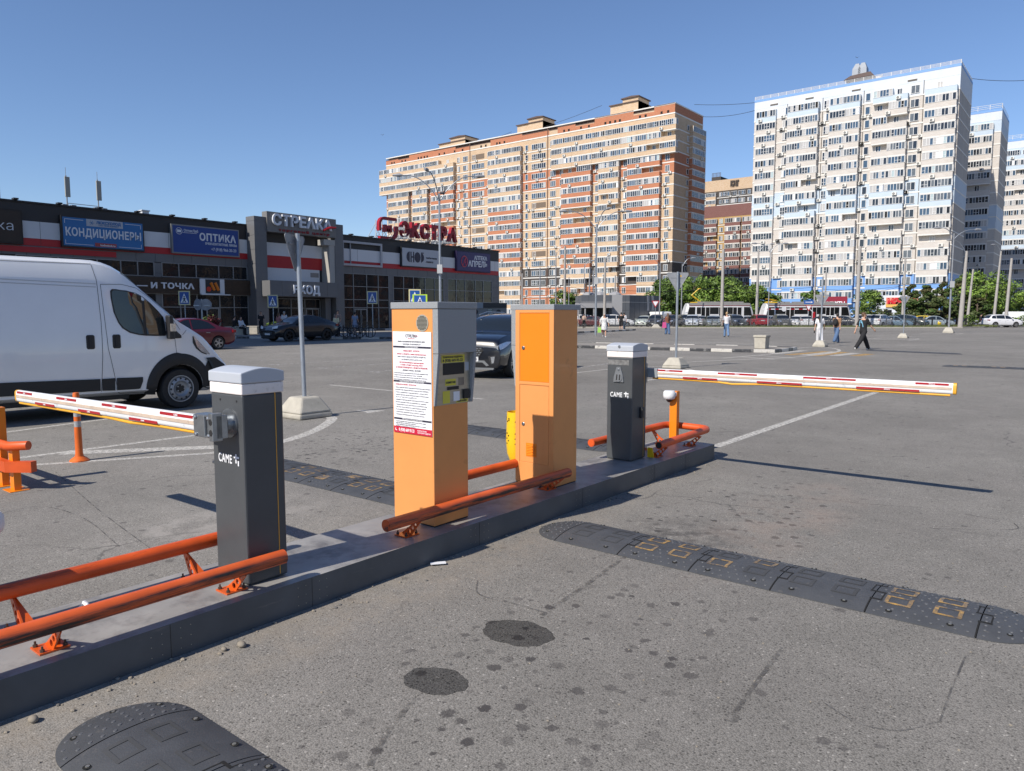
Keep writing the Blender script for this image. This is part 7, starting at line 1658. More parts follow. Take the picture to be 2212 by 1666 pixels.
for i, (kd, px, yt, d, wd, lab) in enumerate((('round', 1437, 608, 118, 5.2, 'leafy green tree just right of the grey pavilion'), ('round', 1463, 603, 122, 6.0, 'broad green tree behind the nose of the first tram'), ('lime', 1496, 602, 119, 5.4, 'lighter green tree behind the yellow pantograph'), ('round', 1521, 610, 124, 6.0, 'green tree above the middle of the first tram'), ('round', 1548, 606, 120, 6.0, 'dark green tree directly behind the thick concrete pole'), ('round', 1577, 608, 124, 6.0, 'full green tree above the tail of the first tram'),
    ('lime', 1603, 620, 119, 5.2, 'bright green tree between the two trams'), ('round', 1627, 622, 121, 4.4, 'low green tree at the head of the second tram'), ('col', 1660, 633, 126, 4.2, 'small tree above the folded pantograph of the second tram'), ('col', 1748, 630, 126, 3.2, 'narrow tree left of the leaning give-way sign on the tall pole'), ('round', 1873, 632, 124, 4.6, 'round tree between two concrete poles left of the red shop sign'),
    ('dark', 1962, 617, 121, 5.2, 'dark conifer-like tree right of the far give-way sign'), ('dark', 1995, 620, 119, 5.4, 'broad dark tree above the yellow car'), ('dark', 2030, 612, 121, 4.6, 'dark bushy tree left of the tall thick concrete pole'), ('dark', 2063, 606, 124, 4.4, 'dark tree between the two tall poles at the right'), ('round', 2090, 595, 134, 6.5, 'tall green tree behind the lime tree at the right'), ('lime', 2122, 593, 122, 6.4, 'lime green tree with sun on its crown, before the second white block'), ('lime', 2165, 612, 126, 5.6, 'lime green tree right of the twin poles'), ('dark', 2105, 640, 118, 5.4, 'low brownish-green tree behind the motorcyclist'), ('round', 2192, 650, 128, 4, 'small green tree near the right edge above the white van'),
    ('round', 1219, 635, 140, 5.5, 'sparse tree standing before the orange block, above the second pay station'), ('col', 1330, 640, 150, 3.2, 'little tree between pavilion and orange block'))):
    tree(kd, lab, px, d, hz(yt, d) * 1.04, wd + 1.0, i=i)
def hedge(name, label, a0, a1, d0, d1, z0, h, n, leaf, mats, seed):
    r = random.Random(seed); mb = MB()
    for _ in range(n):
        a = r.uniform(a0, a1); d = r.uniform(d0, d1); z = z0 + h * (1 - r.random() ** 2) * (1 + .25 * sin(a * 1.7) + .15 * sin(a * 4.1)); p = CW(a, d, z); s = leaf * r.uniform(.6, 1.3); u = Vector((r.uniform(-1, 1), r.uniform(-1, 1), r.uniform(-.6, .6))).normalized(); v = u.cross(Vector((r.uniform(-1, 1), r.uniform(-1, 1), 1))).normalized()
        mb.add([tuple(p - u * s), tuple(p + v * s * .6), tuple(p + u * s), tuple(p - v * s * .6)], [(0, 1, 2, 3)], r.randrange(3))
    return tag(mb.build(name, mats), label, 'hedge')
hedge('hedge', 'clipped green hedge at the right edge below the white SUV', 59.5, 72, 97, 99, .1, 1.05, 3000, .13, LEAF, 5)
hedge('hedge', 'dark hedge behind the lattice fence at the right', 40, 62, 113, 115.5, .1, 1.9, 4200, .17, LEAFD, 6)

# ---------------------------------------------------------------- trams
def tram(label, px0, px1, d, panto):
    a0, a1 = (px0 - CX) / F * d, (px1 - CX) / F * d; L = a1 - a0
    t = thing('tram', label, 'tram', CW(a0, d), YAW, 'white and grey trams on the street'); TW = M('tram_white', (.60, .60, .61), .35, var=.04, coat=.4); TG = M('tram_roof_grey', (.24, .235, .23), .5, var=.05); TR_ = M('tram_red_line', (.3, .02, .03), .4, var=0)
    def ends(z): return .55 * max(0, (z - 1.1) / 2.1) ** 1.3
    b = MB(); prof = [(z, y) for z, y in ((.3, 1.2), (.5, 1.25), (1.2, 1.27), (2.3, 1.24), (2.9, 1.17), (3.15, 1.0), (3.28, .6), (3.3, 0))]
    xs = [0, .08, .3, .8, L - .8, L - .3, L - .08, L]; vs = []; m_ = len(prof) * 2 - 1
    for i, x in enumerate(xs):
        k = {0: .80, 1: .87, 2: .96}.get(i, {7: .80, 6: .87, 5: .96}.get(i, 1)); ring = []
        for z, y in prof: e = ends(z); xx = x + (e if i < 3 else (-e if i > 4 else 0)) * (1 - (abs(x - (0 if i < 4 else L)) / .8) * .3); ring.append((xx, -y * k, z))
        for z, y in prof[-2::-1]: e = ends(z); xx = x + (e if i < 3 else (-e if i > 4 else 0)); ring.append((xx, y * k, z))
        vs += ring
    fs = []
    for i in range(len(xs) - 1):
        for k in range(m_ - 1): a = i * m_ + k; fs.append((a, a + m_, a + m_ + 1, a + 1))
    fs += [tuple(range(m_)), tuple((len(xs) - 1) * m_ + k for k in range(m_))[::-1]]
    TGL = M('tram_glass', (.008, .009, .010), .15, var=.5, scale=1.5, spec=.25)
    b.add(vs, fs); b.build('body', TW, t, smooth=40)
    q = MB(); q.box(.7, L - .7, -1.16, 1.16, 2.92, 3.34, 0); q.box(.65, L - .65, -1.22, -1.1, 2.98, 3.12, 0); q.box(.7, L - .7, -1.235, -1.1, 2.93, 2.97, 1); q.build('roof', [TG, TR_], t)
    q = MB(); q.box(1.85, L - 1.95, -1.29, -1.15, 1.72, 2.72, 0)
    n_ = int((L - 4) / 1.5)
    for i in range(1, n_): x = 1.9 + (L - 3.9) * i / n_; q.box(x - .04, x + .04, -1.296, -1.29, 1.72, 2.72, 1)
    q.build('window_band', [TGL, BLACK], t)
    for x0, x1, s_ in ((.45, 1.6, 1), (L - 1.6, L - .42, -1)):
        q = MB(); pr = [(x0 if s_ > 0 else x0, 1.5), (x1, 1.5), (x1 - (.0 if s_ > 0 else .3), 2.74), (x0 + (.3 if s_ > 0 else 0), 2.74)]; q.prism(pr, -1.285, -1.1, 'Y'); q.build('cab_window', TGL, t)
    for x in (L * .3, L * .55, L * .75): q = MB(); q.box(x - .65, x + .65, -1.3, -1.2, .45, 2.8, 0); q.box(x - .6, x - .05, -1.305, -1.3, .6, 2.7, 1); q.box(x + .05, x + .6, -1.305, -1.3, .6, 2.7, 1); q.build('door', [TW, TGL], t)
    for k in range(4): x = L * (.2 + .17 * k); q = MB(); q.box(x, x + 1.5, -.7, .7, 3.34, 3.55); q.build('roof_unit', TG, t)
    PY_ = M('pantograph_yellow', (.62, .40, .02), .4, var=.05); q = MB(); x = L * panto[0]
    q.box(x - .8, x + .7, -.6, .6, 3.36, 3.5)
    if panto[1]:
        for y in (-.4, .4): q.tube([(x + .6, y, 3.5), (x - .75, y * .7, 4.5), (x + .35, y * .5, 5.5)], .055, 6)
        q.tube([(x + .35, -.8, 5.5), (x + .35, .8, 5.5)], .05, 6)
    else:
        for y in (-.4, .4): q.tube([(x - .7, y, 3.5), (x + .8, y, 3.75), (x - .6, y * .7, 3.95)], .05, 6)
        q.tube([(x - .6, -.8, 3.95), (x - .6, .8, 3.95)], .05, 6)
    q.build('pantograph', PY_, t)
    return t
tram('tram with raised yellow pantograph, the left one of the two', 1472, 1622, 111, (.2, True)); tram('tram with folded yellow pantograph, the right one of the two', 1640, 1829, 111, (.12, False))

# ---------------------------------------------------------------- poles, lamps, wires
def pole(label, px, d, ytop, r0=.11, r1=.07, mat=None, arms=(), name='utility_pole', cat='pole', band=False, grp=None, lean=0):
    a = (px - CX) / F * d; h = hz(ytop, d); t = thing(name, label, cat, CW(a, d), YAW, grp); q = MB(); q.tube([(0, 0, 0), (lean * .35, 0, h * .35), (lean, 0, h)], [r0, r0 * .85 + r1 * .15, r1], 12); q.build('pole', mat or POLEC, t, smooth=60)
    for (dx, dz, dy, lamp) in arms:
        q = MB(); N = 6; pts = [(lean + dx * k / N, dy * k / N, h - .5 + (dz + .5) * sin(pi / 2 * min(1, (k / N) * 1.15)) ** .8) for k in range(N + 1)]; q.tube(pts, .035, 6); q.build('arm', GALV, t, smooth=60)
        if lamp:
            q = MB(); s_ = 1 if dx >= 0 else -1; L_2 = max(.05, hypot(dx, dy)); ux, uy = dx / L_2, dy / L_2; e = pts[-1]; q.tube([e, (e[0] + ux * .2, e[1] + uy * .2, e[2] + .03), (e[0] + ux * .62, e[1] + uy * .62, e[2] + .02)], [.05, .11, .07], 8); q.build('lamp_head', GALV2, t, smooth=60)
    if band: q = MB(); q.box(-.16, .16, -.22, -.06, h * .46, h * .46 + .55); q.build('control_box', M('box_grey', (.42, .43, .44), .5, var=.05), t)
    return t
pole('tall three-armed lamp post before the mall, a bird on its crown', 952, 47, 425, .085, .06, GALV, ((-2.3, 1.15, .2, 1), (2.2, 1.1, .3, 1), (-.45, 1.0, -2.0, 1)), 'street_lamp', 'street lamp', True)
pole('three-armed lamp post standing in the lot behind the woman in the dotted dress', 1286, 59, 488, .085, .06, GALV, ((-2.3, 1.0, .2, 1), (2.2, 1.0, .3, 1), (.6, .9, -1.6, 1)), 'street_lamp', 'street lamp', True)
q = MB(); q.ball((0, 0, .10), (.08, .17, .09), 0, 10, 7); q.ball((0, -.16, .2), (.05, .06, .055), 0, 8, 6); q.tube([(0, -.2, .2), (0, -.25, .19)], [.018, .004], 5); q.hexa([(-.04, .1, .08), (.04, .1, .08), (.05, .33, .02), (-.05, .33, .02)], [(-.04, .1, .11), (.04, .1, .11), (.05, .33, .04), (-.05, .33, .04)])
lp = CW((952 - CX) / F * 47 + .18, 47, hz(425, 47) - .05); tag(q.build('bird', M('pigeon_grey', (.05, .05, .06), .7, var=.3), smooth=60, loc=tuple(lp), rz=YAW + 1.2), 'dark bird perched on the crown of the three-armed lamp post before the mall', 'bird')
pl = (('tall concrete pole with a single lamp arm beside the three-armed lamp', 1305, 96, 560, .2, .12, ((1.6, 1.4, 0, 1),)), ('concrete pole at the left corner of the grey mall wing', 1128, 108, 592, .14, .1, ()), ('thin grey pole rising above the left rim of the second pay station', 1166, 104, 580, .09, .07, ()), ('curved-arm lamp post left of the thick pole above the second pay station', 1200, 104, 547, .10, .06, ((1.6, 1.0, 0, 1),)), ('thick concrete pole above the middle of the second pay station', 1219, 106, 535, .2, .14, ()), ('slim pole just right of the thick pole above the second pay station', 1228, 112, 600, .08, .06, ()),
    ('single-arm lamp pole left of a pair of plain poles near the pavilion', 1261, 110, 573, .08, .05, ((.9, .5, 0, 1),)), ('left one of the pair of plain poles near the pavilion', 1272, 106, 580, .12, .09, ()), ('right one of the pair of plain poles near the pavilion', 1280, 110, 586, .12, .09, ()), ('pole with wire anchors left of the lit mast before the orange block', 1327, 108, 596, .13, .1, ()), ('single-arm lamp pole at the right corner of the grey pavilion', 1423, 104, 570, .1, .06, ((-1.6, .7, 0, 1),)), ('single-arm lamp pole behind the first give-way sign', 1470, 106, 572, .1, .06, ((1.2, .8, 0, 1),)),
    ('thick concrete pole before the first tram, left of the man in white shirt', 1557, 94, 541, .22, .17, ()), ('two-armed lamp pole between the two trams', 1632, 106, 541, .22, .11, ((-1.7, .7, 0, 1), (1.6, .7, 0, 1))), ('thin two-armed lamp post at the kerb between the trams', 1657, 90, 540, .07, .05, ((-1.6, .6, 0, 1), (1.5, .6, 0, 1))), ('concrete pole rising behind the second tram', 1778, 115, 590, .15, .11, ()), ('dark pole behind the roof of the second tram', 1755, 118, 560, .13, .1, ()), ('thick concrete pole left of the man in the black printed shirt', 1848, 91.5, 535, .24, .18, ()), ('dark concrete pole at the red shop sign', 1946, 112, 560, .2, .13, ()),
    ('slim lamp post with a control box on the farthest concrete foot', 2047, 66, 508, .075, .05, ((-1.0, .5, .2, 1), (1.9, .35, .2, 1))), ('very thick tapering concrete pole with a lamp arm at the right', 2071, 91, 545, .28, .14, ((-1.9, 1.3, 0, 1),)), ('leaning bare concrete pole right of the very thick pole', 2085, 112, 583, .2, .12, ()), ('single-arm lamp pole left of the twin poles at the right', 2142, 108, 545, .2, .11, ((-.9, .9, 0, 1),)), ('bare pole nearest the right edge', 2168, 97, 560, .2, .14, ()))
for i, (lab, px, d, yt, r0, r1, arms) in enumerate(pl):
    pole(lab, px, d, yt, r0, r1, GALV2 if r0 < .13 else POLEC, arms, 'street_lamp' if arms else 'utility_pole', 'street lamp' if arms else 'pole', band=(px == 2047), lean=.5 if px in (2085, 2142) else (.3 if px in (2071, 2168) else 0))
foot = MB(); w0, w1 = .42, .22; foot.box(-w0, w0, -w0, w0, 0, .12); foot.hexa([(-w0, -w0, .12), (w0, -w0, .12), (w0, w0, .12), (-w0, w0, .12)], [(-w1, -w1, .5), (w1, -w1, .5), (w1, w1, .5), (-w1, w1, .5)]); c = CW((2047 - CX) / F * 66, 66); tag(foot.build('concrete_foot', CONC, loc=tuple(c), bevel=.03), 'concrete foot under the slim lamp post with the control box', 'concrete foot')
WIRE = M('wire_black', (.03, .03, .032), .6, var=0)
def wire(label, p, q, sag=.5, r=.022):
    N = 10; mb = MB(); p, q = Vector(p), Vector(q); mb.tube([p + (q - p) * (k / N) - Vector((0, 0, sag * 4 * (k / N) * (1 - k / N))) for k in range(N + 1)], r, 4, cap=False); o = mb.build('overhead_wire', WIRE); o['label'] = label; o['category'] = 'wire'; o['group'] = 'overhead tram wires'
def WP(px, y, d): return D(px, y, d)
wl = [((1128, 625, 108), (1305, 628, 96)), ((1219, 618, 106), (1327, 622, 108)), ((1327, 612, 108), (1470, 610, 106)), ((1305, 625, 96), (1557, 622, 94)), ((1557, 630, 94), (1848, 625, 91.5)), ((1632, 622, 106), (1778, 617, 115)), ((1778, 625, 115), (1946, 618, 112)), ((1848, 612, 91.5), (2071, 606, 91)), ((1946, 612, 112), (2085, 606, 112)), ((2071, 612, 91), (2168, 609, 97)), ((2085, 616, 112), (2212, 622, 112)), ((2142, 608, 108), (2212, 606, 108)), ((1557, 612, 94), (1632, 622, 106)), ((1848, 630, 91.5), (1946, 618, 112)), ((1128, 640, 108), (1220, 636, 106))]
for i, (a, b) in enumerate(wl): wire('one of the thin overhead wires sagging between the poles of the tram street', WP(*a), WP(*b), .35)
wire('long cable between the roofs of the orange and the white block', PY(1500, 226, 182), PY(1640, 221, 178.5), .3, .05); wire('lower cable running from the orange block to the white block', PY(1512, 252, 182), PY(1634, 238, 178.5), .6, .05); wire('cable running off to the right from the white block roof', PY(2100, 170, 180), PY(2230, 173, 182), .3, .05); wire('cable strung between the lift houses of the orange block', PY(1110, 292, 185), PY(1300, 228, 185), .6, .05)
wire('cable strung from the left roof edge of the orange block to its first lift house', PY(985, 320, 185), PY(1105, 285, 185), .6, .05)
# signs near the mall and along the street
def crossing(label, px, y, d, hgt=.72, yellow=False, rz=0, lime=False):
    p = D(px, y, d); t = thing('crossing_sign', label, 'road sign', (p.x, p.y, 0), YAW + rz, 'pedestrian crossing signs'); q = MB(); q.tube([(0, .05, 0), (0, .05, p.z + hgt / 2)], .035, 8); q.build('pole', GALV, t); s = hgt / 2
    q = MB(); q.box(-s * (1.15 if lime else .82), s * (1.15 if lime else .82), 0, .02, p.z - s, p.z + s, 0); q.box(-s * (.9 if lime else .66), s * (.9 if lime else .66), -.006, 0, p.z - s * .84, p.z + s * .84, 1)
    q.prism([(-s * .55, p.z - s * .66), (s * .55, p.z - s * .66), (0, p.z + s * .66)], -.011, -.006, 'Y', 2)
    q.tube([(0, -.014, p.z + .02), (.02 * s, -.014, p.z - s * .25)], s * .09, 6, 3); q.ball((0, -.014, p.z + s * .2), s * .1, 3, 8, 6)
    for e in (-1, 1): q.tube([(0, -.014, p.z - s * .2), (e * s * .22, -.014, p.z - s * .6)], s * .06, 5, 3); q.tube([(0, -.014, p.z + s * .02), (e * s * .24, -.014, p.z - s * .16)], s * .045, 5, 3)
    q.build('sign_plate', [M('sign_lime', (.42, .62, .04), .5, var=0) if lime else M('sign_cream', (.62, .56, .30), .5, var=0), M('sign_blue', (.012, .075, .30), .4, var=0), PAPER, INK], t)
crossing('crossing sign before the restaurant, seen over the van nose', 398, 644, 50, .95); crossing('crossing sign at the left of the mall entrance', 589, 651, 56, .95); crossing('crossing sign before the glazed right wing', 804, 643, 56, .95); crossing('cream-framed crossing sign just above the first pay station', 896, 641, 40, .78, rz=.1); crossing('lime-framed crossing sign peeking over the first pay station', 907, 650, 36, .62, lime=True)
def yieldfront(label, px, y, d, s=.75):
    p = D(px, y, d); t = thing('give_way_sign', label, 'road sign', (p.x, p.y, 0), YAW); q = MB(); q.tube([(0, .05, 0), (0, .05, p.z + .3)], .035, 8); q.build('pole', GALV, t); q = MB(); tri = lambda k, y0, y1, mi: q.prism([(-s / 2 * k, p.z + s * .29 * k), (0, p.z - s * .58 * k), (s / 2 * k, p.z + s * .29 * k)], y0, y1, 'Y', mi); tri(1, 0, .02, 0); tri(.68, -.008, 0, 1); q.build('sign_plate', [RED, PAPER], t); return t
yieldfront('give-way sign with its red rim showing, beside the man in black shorts', 1416, 655, 88, .95); t = yieldfront('give-way sign under a blue arrow board before the second tram', 1747, 664, 95, .9)
p = D(1748, 655, 95); q = MB(); q.box(-.62, .62, 0, .02, p.z - .1, p.z + .35, 0); q.box(-.45, .3, -.008, 0, p.z + .08, p.z + .16, 1); q.prism([(.25, p.z + .0), (.5, p.z + .12), (.25, p.z + .24)], -.008, 0, 'Y', 1); q.build('arrow_board', [M('sign_blue2', (.02, .10, .36), .4, var=0), PAPER], t)
c = CW((1416 - CX) / F * 88, 88); q = MB(); q.box(-.45, .45, -.4, .4, 0, .14); q.hexa([(-.45, -.4, .14), (.45, -.4, .14), (.45, .4, .14), (-.45, .4, .14)], [(-.2, -.2, .5), (.2, -.2, .5), (.2, .2, .5), (-.2, .2, .5)]); tag(q.build('concrete_foot', CONC, loc=tuple(c), rz=YAW, bevel=.02), 'concrete foot of the red-rimmed give-way sign at the far kerb', 'concrete foot')
t = thing('twin_sign', 'pair of round traffic signs seen from behind on one pole before the restaurant', 'road sign', tuple(D(437, 700, 47).xy) + (0,), YAW); q = MB(); q.tube([(0, 0, 0), (0, 0, 2.6)], .05, 8); q.box(-.5, .5, -.03, .0, 2.15, 2.22); q.build('pole', GALV, t)
for sx in (-.27, .27): q = MB(); q.X = Matrix.Translation((sx, 0, 2.25)) @ Matrix.Rotation(.5 if sx > 0 else -.5, 4, 'Z'); q.lathe([(.36, .03), (.36, .045)], (0, 0, 0), 22, 0, 'Y'); q.build('sign_plate', GALV2, t)
# grey pavilion, parcel lockers, shop fronts
c = CW(8.4, 104); t = thing('pavilion', 'single-storey grey panelled pavilion before the orange block', 'building', tuple(c), YAW)
PVD = M('pavilion_dark_panel', (.085, .092, .105), .5, var=.06, scale=.7); PVL = M('pavilion_pale_panel', (.30, .30, .31), .5, var=.05)
b = MB(); b.hexa([(1.3, 0, 0), (8.0, 0, 0), (13.2, 5.2, 0), (1.3, 10, 0)], [(1.3, 0, 4.35), (8.0, 0, 4.35), (13.2, 5.2, 4.35), (1.3, 10, 4.35)])
b.box(5.55, 7.0, -.06, .05, 1.2, 4.4, 1); b.box(1.3, 8.03, -.05, .02, 3.32, 3.40, 1)
for x in (2.3, 3.3, 4.3, 5.3, 7.45): b.box(x, x + .025, -.004, .01, 0, 4.3, 2)
for z in (1.1, 2.2): b.box(7.0, 8.0, -.004, .01, z, z + .025, 2)
d_ = Vector((5.2, 5.2, 0)).normalized(); n_ = Vector((d_.y, -d_.x, 0))
def sidebx(u0, u1, z0, z1, pr, mi): 
    P0 = Vector((8.0, 0, 0)); a, b2 = P0 + d_ * u0, P0 + d_ * u1; b.hexa([tuple(a + n_ * pr + Vector((0, 0, z0))), tuple(b2 + n_ * pr + Vector((0, 0, z0))), tuple(b2 - n_ * .02 + Vector((0, 0, z0))), tuple(a - n_ * .02 + Vector((0, 0, z0)))], [tuple(a + n_ * pr + Vector((0, 0, z1))), tuple(b2 + n_ * pr + Vector((0, 0, z1))), tuple(b2 - n_ * .02 + Vector((0, 0, z1))), tuple(a - n_ * .02 + Vector((0, 0, z1)))], mi)
for u in (4.2, 5.4): sidebx(u, u + .5, 2.2, 4.36, .05, 1)
sidebx(0, 7.3, 3.32, 3.40, .04, 1)
for u in (1.2, 2.4, 3.6): sidebx(u, u + .03, 0, 4.3, .006, 2)
b.build('wall', [PVD, PVL, BLACK], t)
b = MB(); b.box(.4, 5.3, -2.4, 0, 2.55, 3.2, 0); b.build('porch_roof', PVL, t)
for x in (.55, 1.5, 2.7): b = MB(); b.box(x, x + .18, -2.3, -2.12, 0, 2.55); b.build('porch_post', PVL, t)
b = MB(); b.box(1.5, 5.1, -.05, 0, 0, 2.5); b.build('entrance', BLACK, t)
for x in (2.6, 4.2, 6.4): b = MB(); b.lathe([(.9, 4.35), (.85, 4.6), (.4, 4.85), (0, 4.9)], (x, 3, 0), 12); b.build('roof_dome', PVL, t)
b = MB(); b.box(-1.2, .35, -.4, 0, 0, 2.6); tag(b.build('site_hoarding', PVD, loc=tuple(c), rz=YAW), 'plain grey hoarding at the left of the pavilion porch', 'hoarding')
c = CW(-4.3, 62); t = thing('parcel_kiosk', 'grey and green pickup kiosk row numbered 1 and 2 behind the parked SUV', 'kiosk', tuple(c), YAW + .12); b = MB(); b.box(0, 1.9, 0, 1.6, 2.15, 2.62, 1); b.box(1.9, 3.9, 0, 1.6, 2.2, 2.6, 2); b.box(0, 3.9, .1, 1.6, 0, 2.2, 0); b.build('body', [M('kiosk_grey', (.2, .2, .2), .5, var=.08), M('kiosk_grey_top', (.25, .27, .29), .5, var=.05), PANELD], t)
KG = M('kiosk_green', (.06, .10, .06), .5, var=.1)
for x, s_ in ((.4, '1'), (2.3, '2')):
    b = MB(); b.box(x, x + .42, .06, .1, .3, 2.1, 0); b.box(x + .02, x + .38, .045, .06, .35, 1.75, 1); b.box(x + .05, x + .35, .04, .046, .38, 1.72, 0); lettering(b, s_, (x + .22, .038, 1.42), (1, 0, 0), (0, 0, 1), height=.26, width=.12, bold=.03, depth=.01, mi=1); lettering(b, 'ВЫДАЧА', (x + .03, .055, 1.98), (1, 0, 0), (0, 0, 1), height=.08, width=.36, bold=.03, depth=.01, mi=1); lettering(b, 'ЗАКАЗА', (x + .03, .055, 1.84), (1, 0, 0), (0, 0, 1), height=.08, width=.36, bold=.03, depth=.01, mi=1); b.build('door', [KG, PAPER], t)
for x in (1.1, 3.0): b = MB(); b.lathe([(.2, .075), (.2, .1)], (x + .2, 0, 1.85), 16, 0, 'Y'); b.box(x, x + .5, .09, .1, .2, 1.2, 1); b.build('locker_panel', [PANELD, GALV2], t)
b = MB(); b.box(0, 1.3, -.04, .3, 0, .95, 0); b.prism([(0, 0), (1, 0), (1, 1)], 0, .01, 'Y') if False else None
p = D(1945, 653, 150); t = thing('small_shop', 'small shop with a red and yellow МЯСКО sign at the foot of the white block', 'shop', (p.x, p.y, 0), 0); h_ = p.z
b = MB(); b.box(-4.5, 5, 0, 6, 0, h_ - 1.2, 0); b.box(-4.5, 5, -.1, 0, h_ - 1.3, h_ + 1.4, 0); b.build('wall', RENDW, t); b = MB(); b.box(-2.6, 3.2, -.35, -.1, h_ - 1.0, h_ + .95, 0); b.box(-2.6, 3.2, -.36, -.35, h_ - 1.0, h_ - .35, 1); b.build('sign_board', [M('sign_pale_red', (.55, .25, .18), .5, var=.05), M('sign_yellow', (.62, .36, .08), .5, var=.05)], t)
b = MB(); lettering(b, 'МЯСКО', (-2.3, -.37, h_ - .25), (1, 0, 0), (0, 0, 1), width=5.1, height=1.05, bold=.06, depth=.1); b.build('lettering', M('sign_bright_red', (.55, .01, .02), .4, var=0), t)
for x in (-3.0, -.6, 1.6): b = MB(); b.box(x, x + 1.5, -.06, 0, .2, 2.6, 0); b.build('window', GLASSD, t)
p = D(1800, 655, 150); b = MB(); b.box(-3, 2.6, 0, .3, p.z - 1.2, p.z + 1.3, 0); lettering(b, 'ПРОДУКТЫ', (-2.6, -.01, p.z - .4), (1, 0, 0), (0, 0, 1), width=4.8, height=.7, bold=.04, depth=.05, mi=1); b.box(-2.5, -2.2, .1, .2, 0, p.z - 1.2, 2); b.box(2, 2.3, .1, .2, 0, p.z - 1.2, 2); tag(b.build('shop_sign', [M('shop_maroon', (.22, .012, .03), .4, var=.05), PAPER, GALV2], loc=(p.x, p.y, 0)), 'maroon shop sign behind the nose of the second tram', 'sign')
# boom at the tram street: red and white
c = D(1645, 668, 103); t = thing('street_barrier', 'red and white striped road barrier arm before the second tram', 'barrier', (c.x, c.y, 0), YAW); b = MB(); b.box(7.15, 7.4, -.12, .12, 0, 2.0, 1)
for k in range(12): b.box(.2 + k * .55, .2 + (k + 1) * .55, -.04, .04, c.z - .06, c.z + .06, k % 2)
b.tube([(6.7, 0, c.z), (7.3, 0, c.z - .6)], .05, 6, 0); b.build('arm', [PAPER, RED], t); b = MB(); b.lathe([(.34, -.05), (.34, -.03)], (3.1, 0, c.z + .02), 16, 0, 'Y'); b.build('disc', BANDW, t)
# litter urns, planters, benches before the mall, bicycles
q = G(1640, 760); t = thing('stone_bin', 'square beige stone litter bin on the end of the striped median', 'litter bin', (q.x - .1, q.y + .55, .12), .0); b = MB(); b.hexa([(-.24, -.24, 0), (.24, -.24, 0), (.24, .24, 0), (-.24, .24, 0)], [(-.26, -.26, .5), (.26, -.26, .5), (.26, .26, .5), (-.26, .26, .5)]); b.build('body', CONC, t, bevel=.02); b = MB(); b.box(-.29, .29, -.29, .29, .5, .6); b.build('rim', CONC, t, bevel=.015)
for px, y, d, lab, w_ in ((511, 722, 55, 'concrete planter box two people sit on before the restaurant', 1.6), (548, 716, 58, 'grey rounded bin at the foot of the portal pillar', .8)):
    p = D(px, 700, d); b = MB(); b.box(-w_ / 2, w_ / 2, -.4, .4, 0, .55); b.box(-w_ / 2 - .03, w_ / 2 + .03, -.43, .43, .55, .62); tag(b.build('planter' if w_ > 1 else 'outdoor_bin', CONC, loc=(p.x, p.y, .12), rz=YAW, bevel=.03), lab, 'planter' if w_ > 1 else 'bin')
p = D(458, 690, 56); t = thing('flower_bush', 'round dark red flower bush before the restaurant door', 'bush', (p.x, p.y, .12)); cm, _ = crown_mesh(33, 1.4, .8, .3, 900, .09, 'round', 14); cm.build('crown', [M('leaf_maroon', (.10, .012, .018), .7, var=.3), M('leaf_maroon2', (.05, .01, .012), .7, var=.3), LEAF[1]], t); b = MB(); b.lathe([(.3, 0), (.42, .45), (.38, .5), (0, .48)], (0, 0, 0), 14); b.build('pot', CONC, t)
p = D(700, 690, 52) 
p = D(640 + 62, 690, 58); b, _ = crown_mesh(34, .9, .7, .1, 500, .09, 'round', 10); tag(b.build('bush', LEAF, loc=tuple(D(592, 690, 58).xy) + (.12,)), 'small green bush left of the entrance behind the black SUV', 'bush')
def bicycle(label, px, d, rz, col):
    p = D(px, 700, d); t = thing('bicycle', label, 'bicycle', (p.x, p.y, .12), YAW + rz, 'bicycles at the rack'); fm_ = M('bike_frame_' + str(int(col[0] * 99)), col, .4, var=0)
    for x in (-.52, .52):
        q = MB(); N = 22; q.tube([(x + .33 * cos(2 * pi * k / N), 0, .35 + .33 * sin(2 * pi * k / N)) for k in range(N + 1)], .024, 6, 0)
        for k in range(8): q.tube([(x, 0, .35), (x + .32 * cos(pi * k / 4), 0, .35 + .32 * sin(pi * k / 4))], .005, 4, 1)
        q.build('wheel', [TYRE, GALV], t)
    q = MB(); q.tube([(-.52, 0, .35), (-.12, 0, .32), (.36, 0, .80), (-.18, 0, .82), (-.12, 0, .32)], .025, 6); q.tube([(-.52, 0, .35), (-.18, 0, .8)], .018, 6); q.tube([(.52, 0, .35), (.36, 0, .85), (.33, 0, 1.0)], .024, 6); q.build('frame', fm_, t)
    q = MB(); q.tube([(.36, -.28, 1.02), (.33, 0, 1.0), (.36, .28, 1.02)], .018, 6); q.build('handlebar', BLACK, t); q = MB(); q.tube([(-.18, 0, .8), (-.2, 0, .92)], .015, 6); q.ball((-.2, 0, .95), (.13, .07, .035), 0, 8, 6); q.build('saddle', BLACK, t)
    q = MB(); q.tube([(-.12, -.1, .22), (-.12, .1, .42)], .012, 5); q.lathe([(.09, -.01), (.09, .01)], (-.12, 0, .32), 12, 0, 'Y'); q.build('pedals', BLACK, t)
bicycle('pale bicycle beside the couple, left of the rack', 724, 50, .2, (.3, .33, .35)); bicycle('dark bicycle at the left of the rack ridden up to by a woman', 763, 49, -.3, (.03, .03, .035)); bicycle('dark bicycle at the right end of the rack, wheel turned out', 782, 48.5, .15, (.04, .04, .045))
p = D(742, 700, 50); t = thing('bike_rack', 'black bicycle rack of upright hoops before the mall', 'bike rack', (p.x, p.y, .12), YAW)
for k in range(5): q = MB(); q.tube([(k * .42, 0, 0), (k * .42, 0, .8), (k * .42 + .26, 0, .8), (k * .42 + .26, 0, 0)], .03, 6); q.build('hoop', BLACK, t)
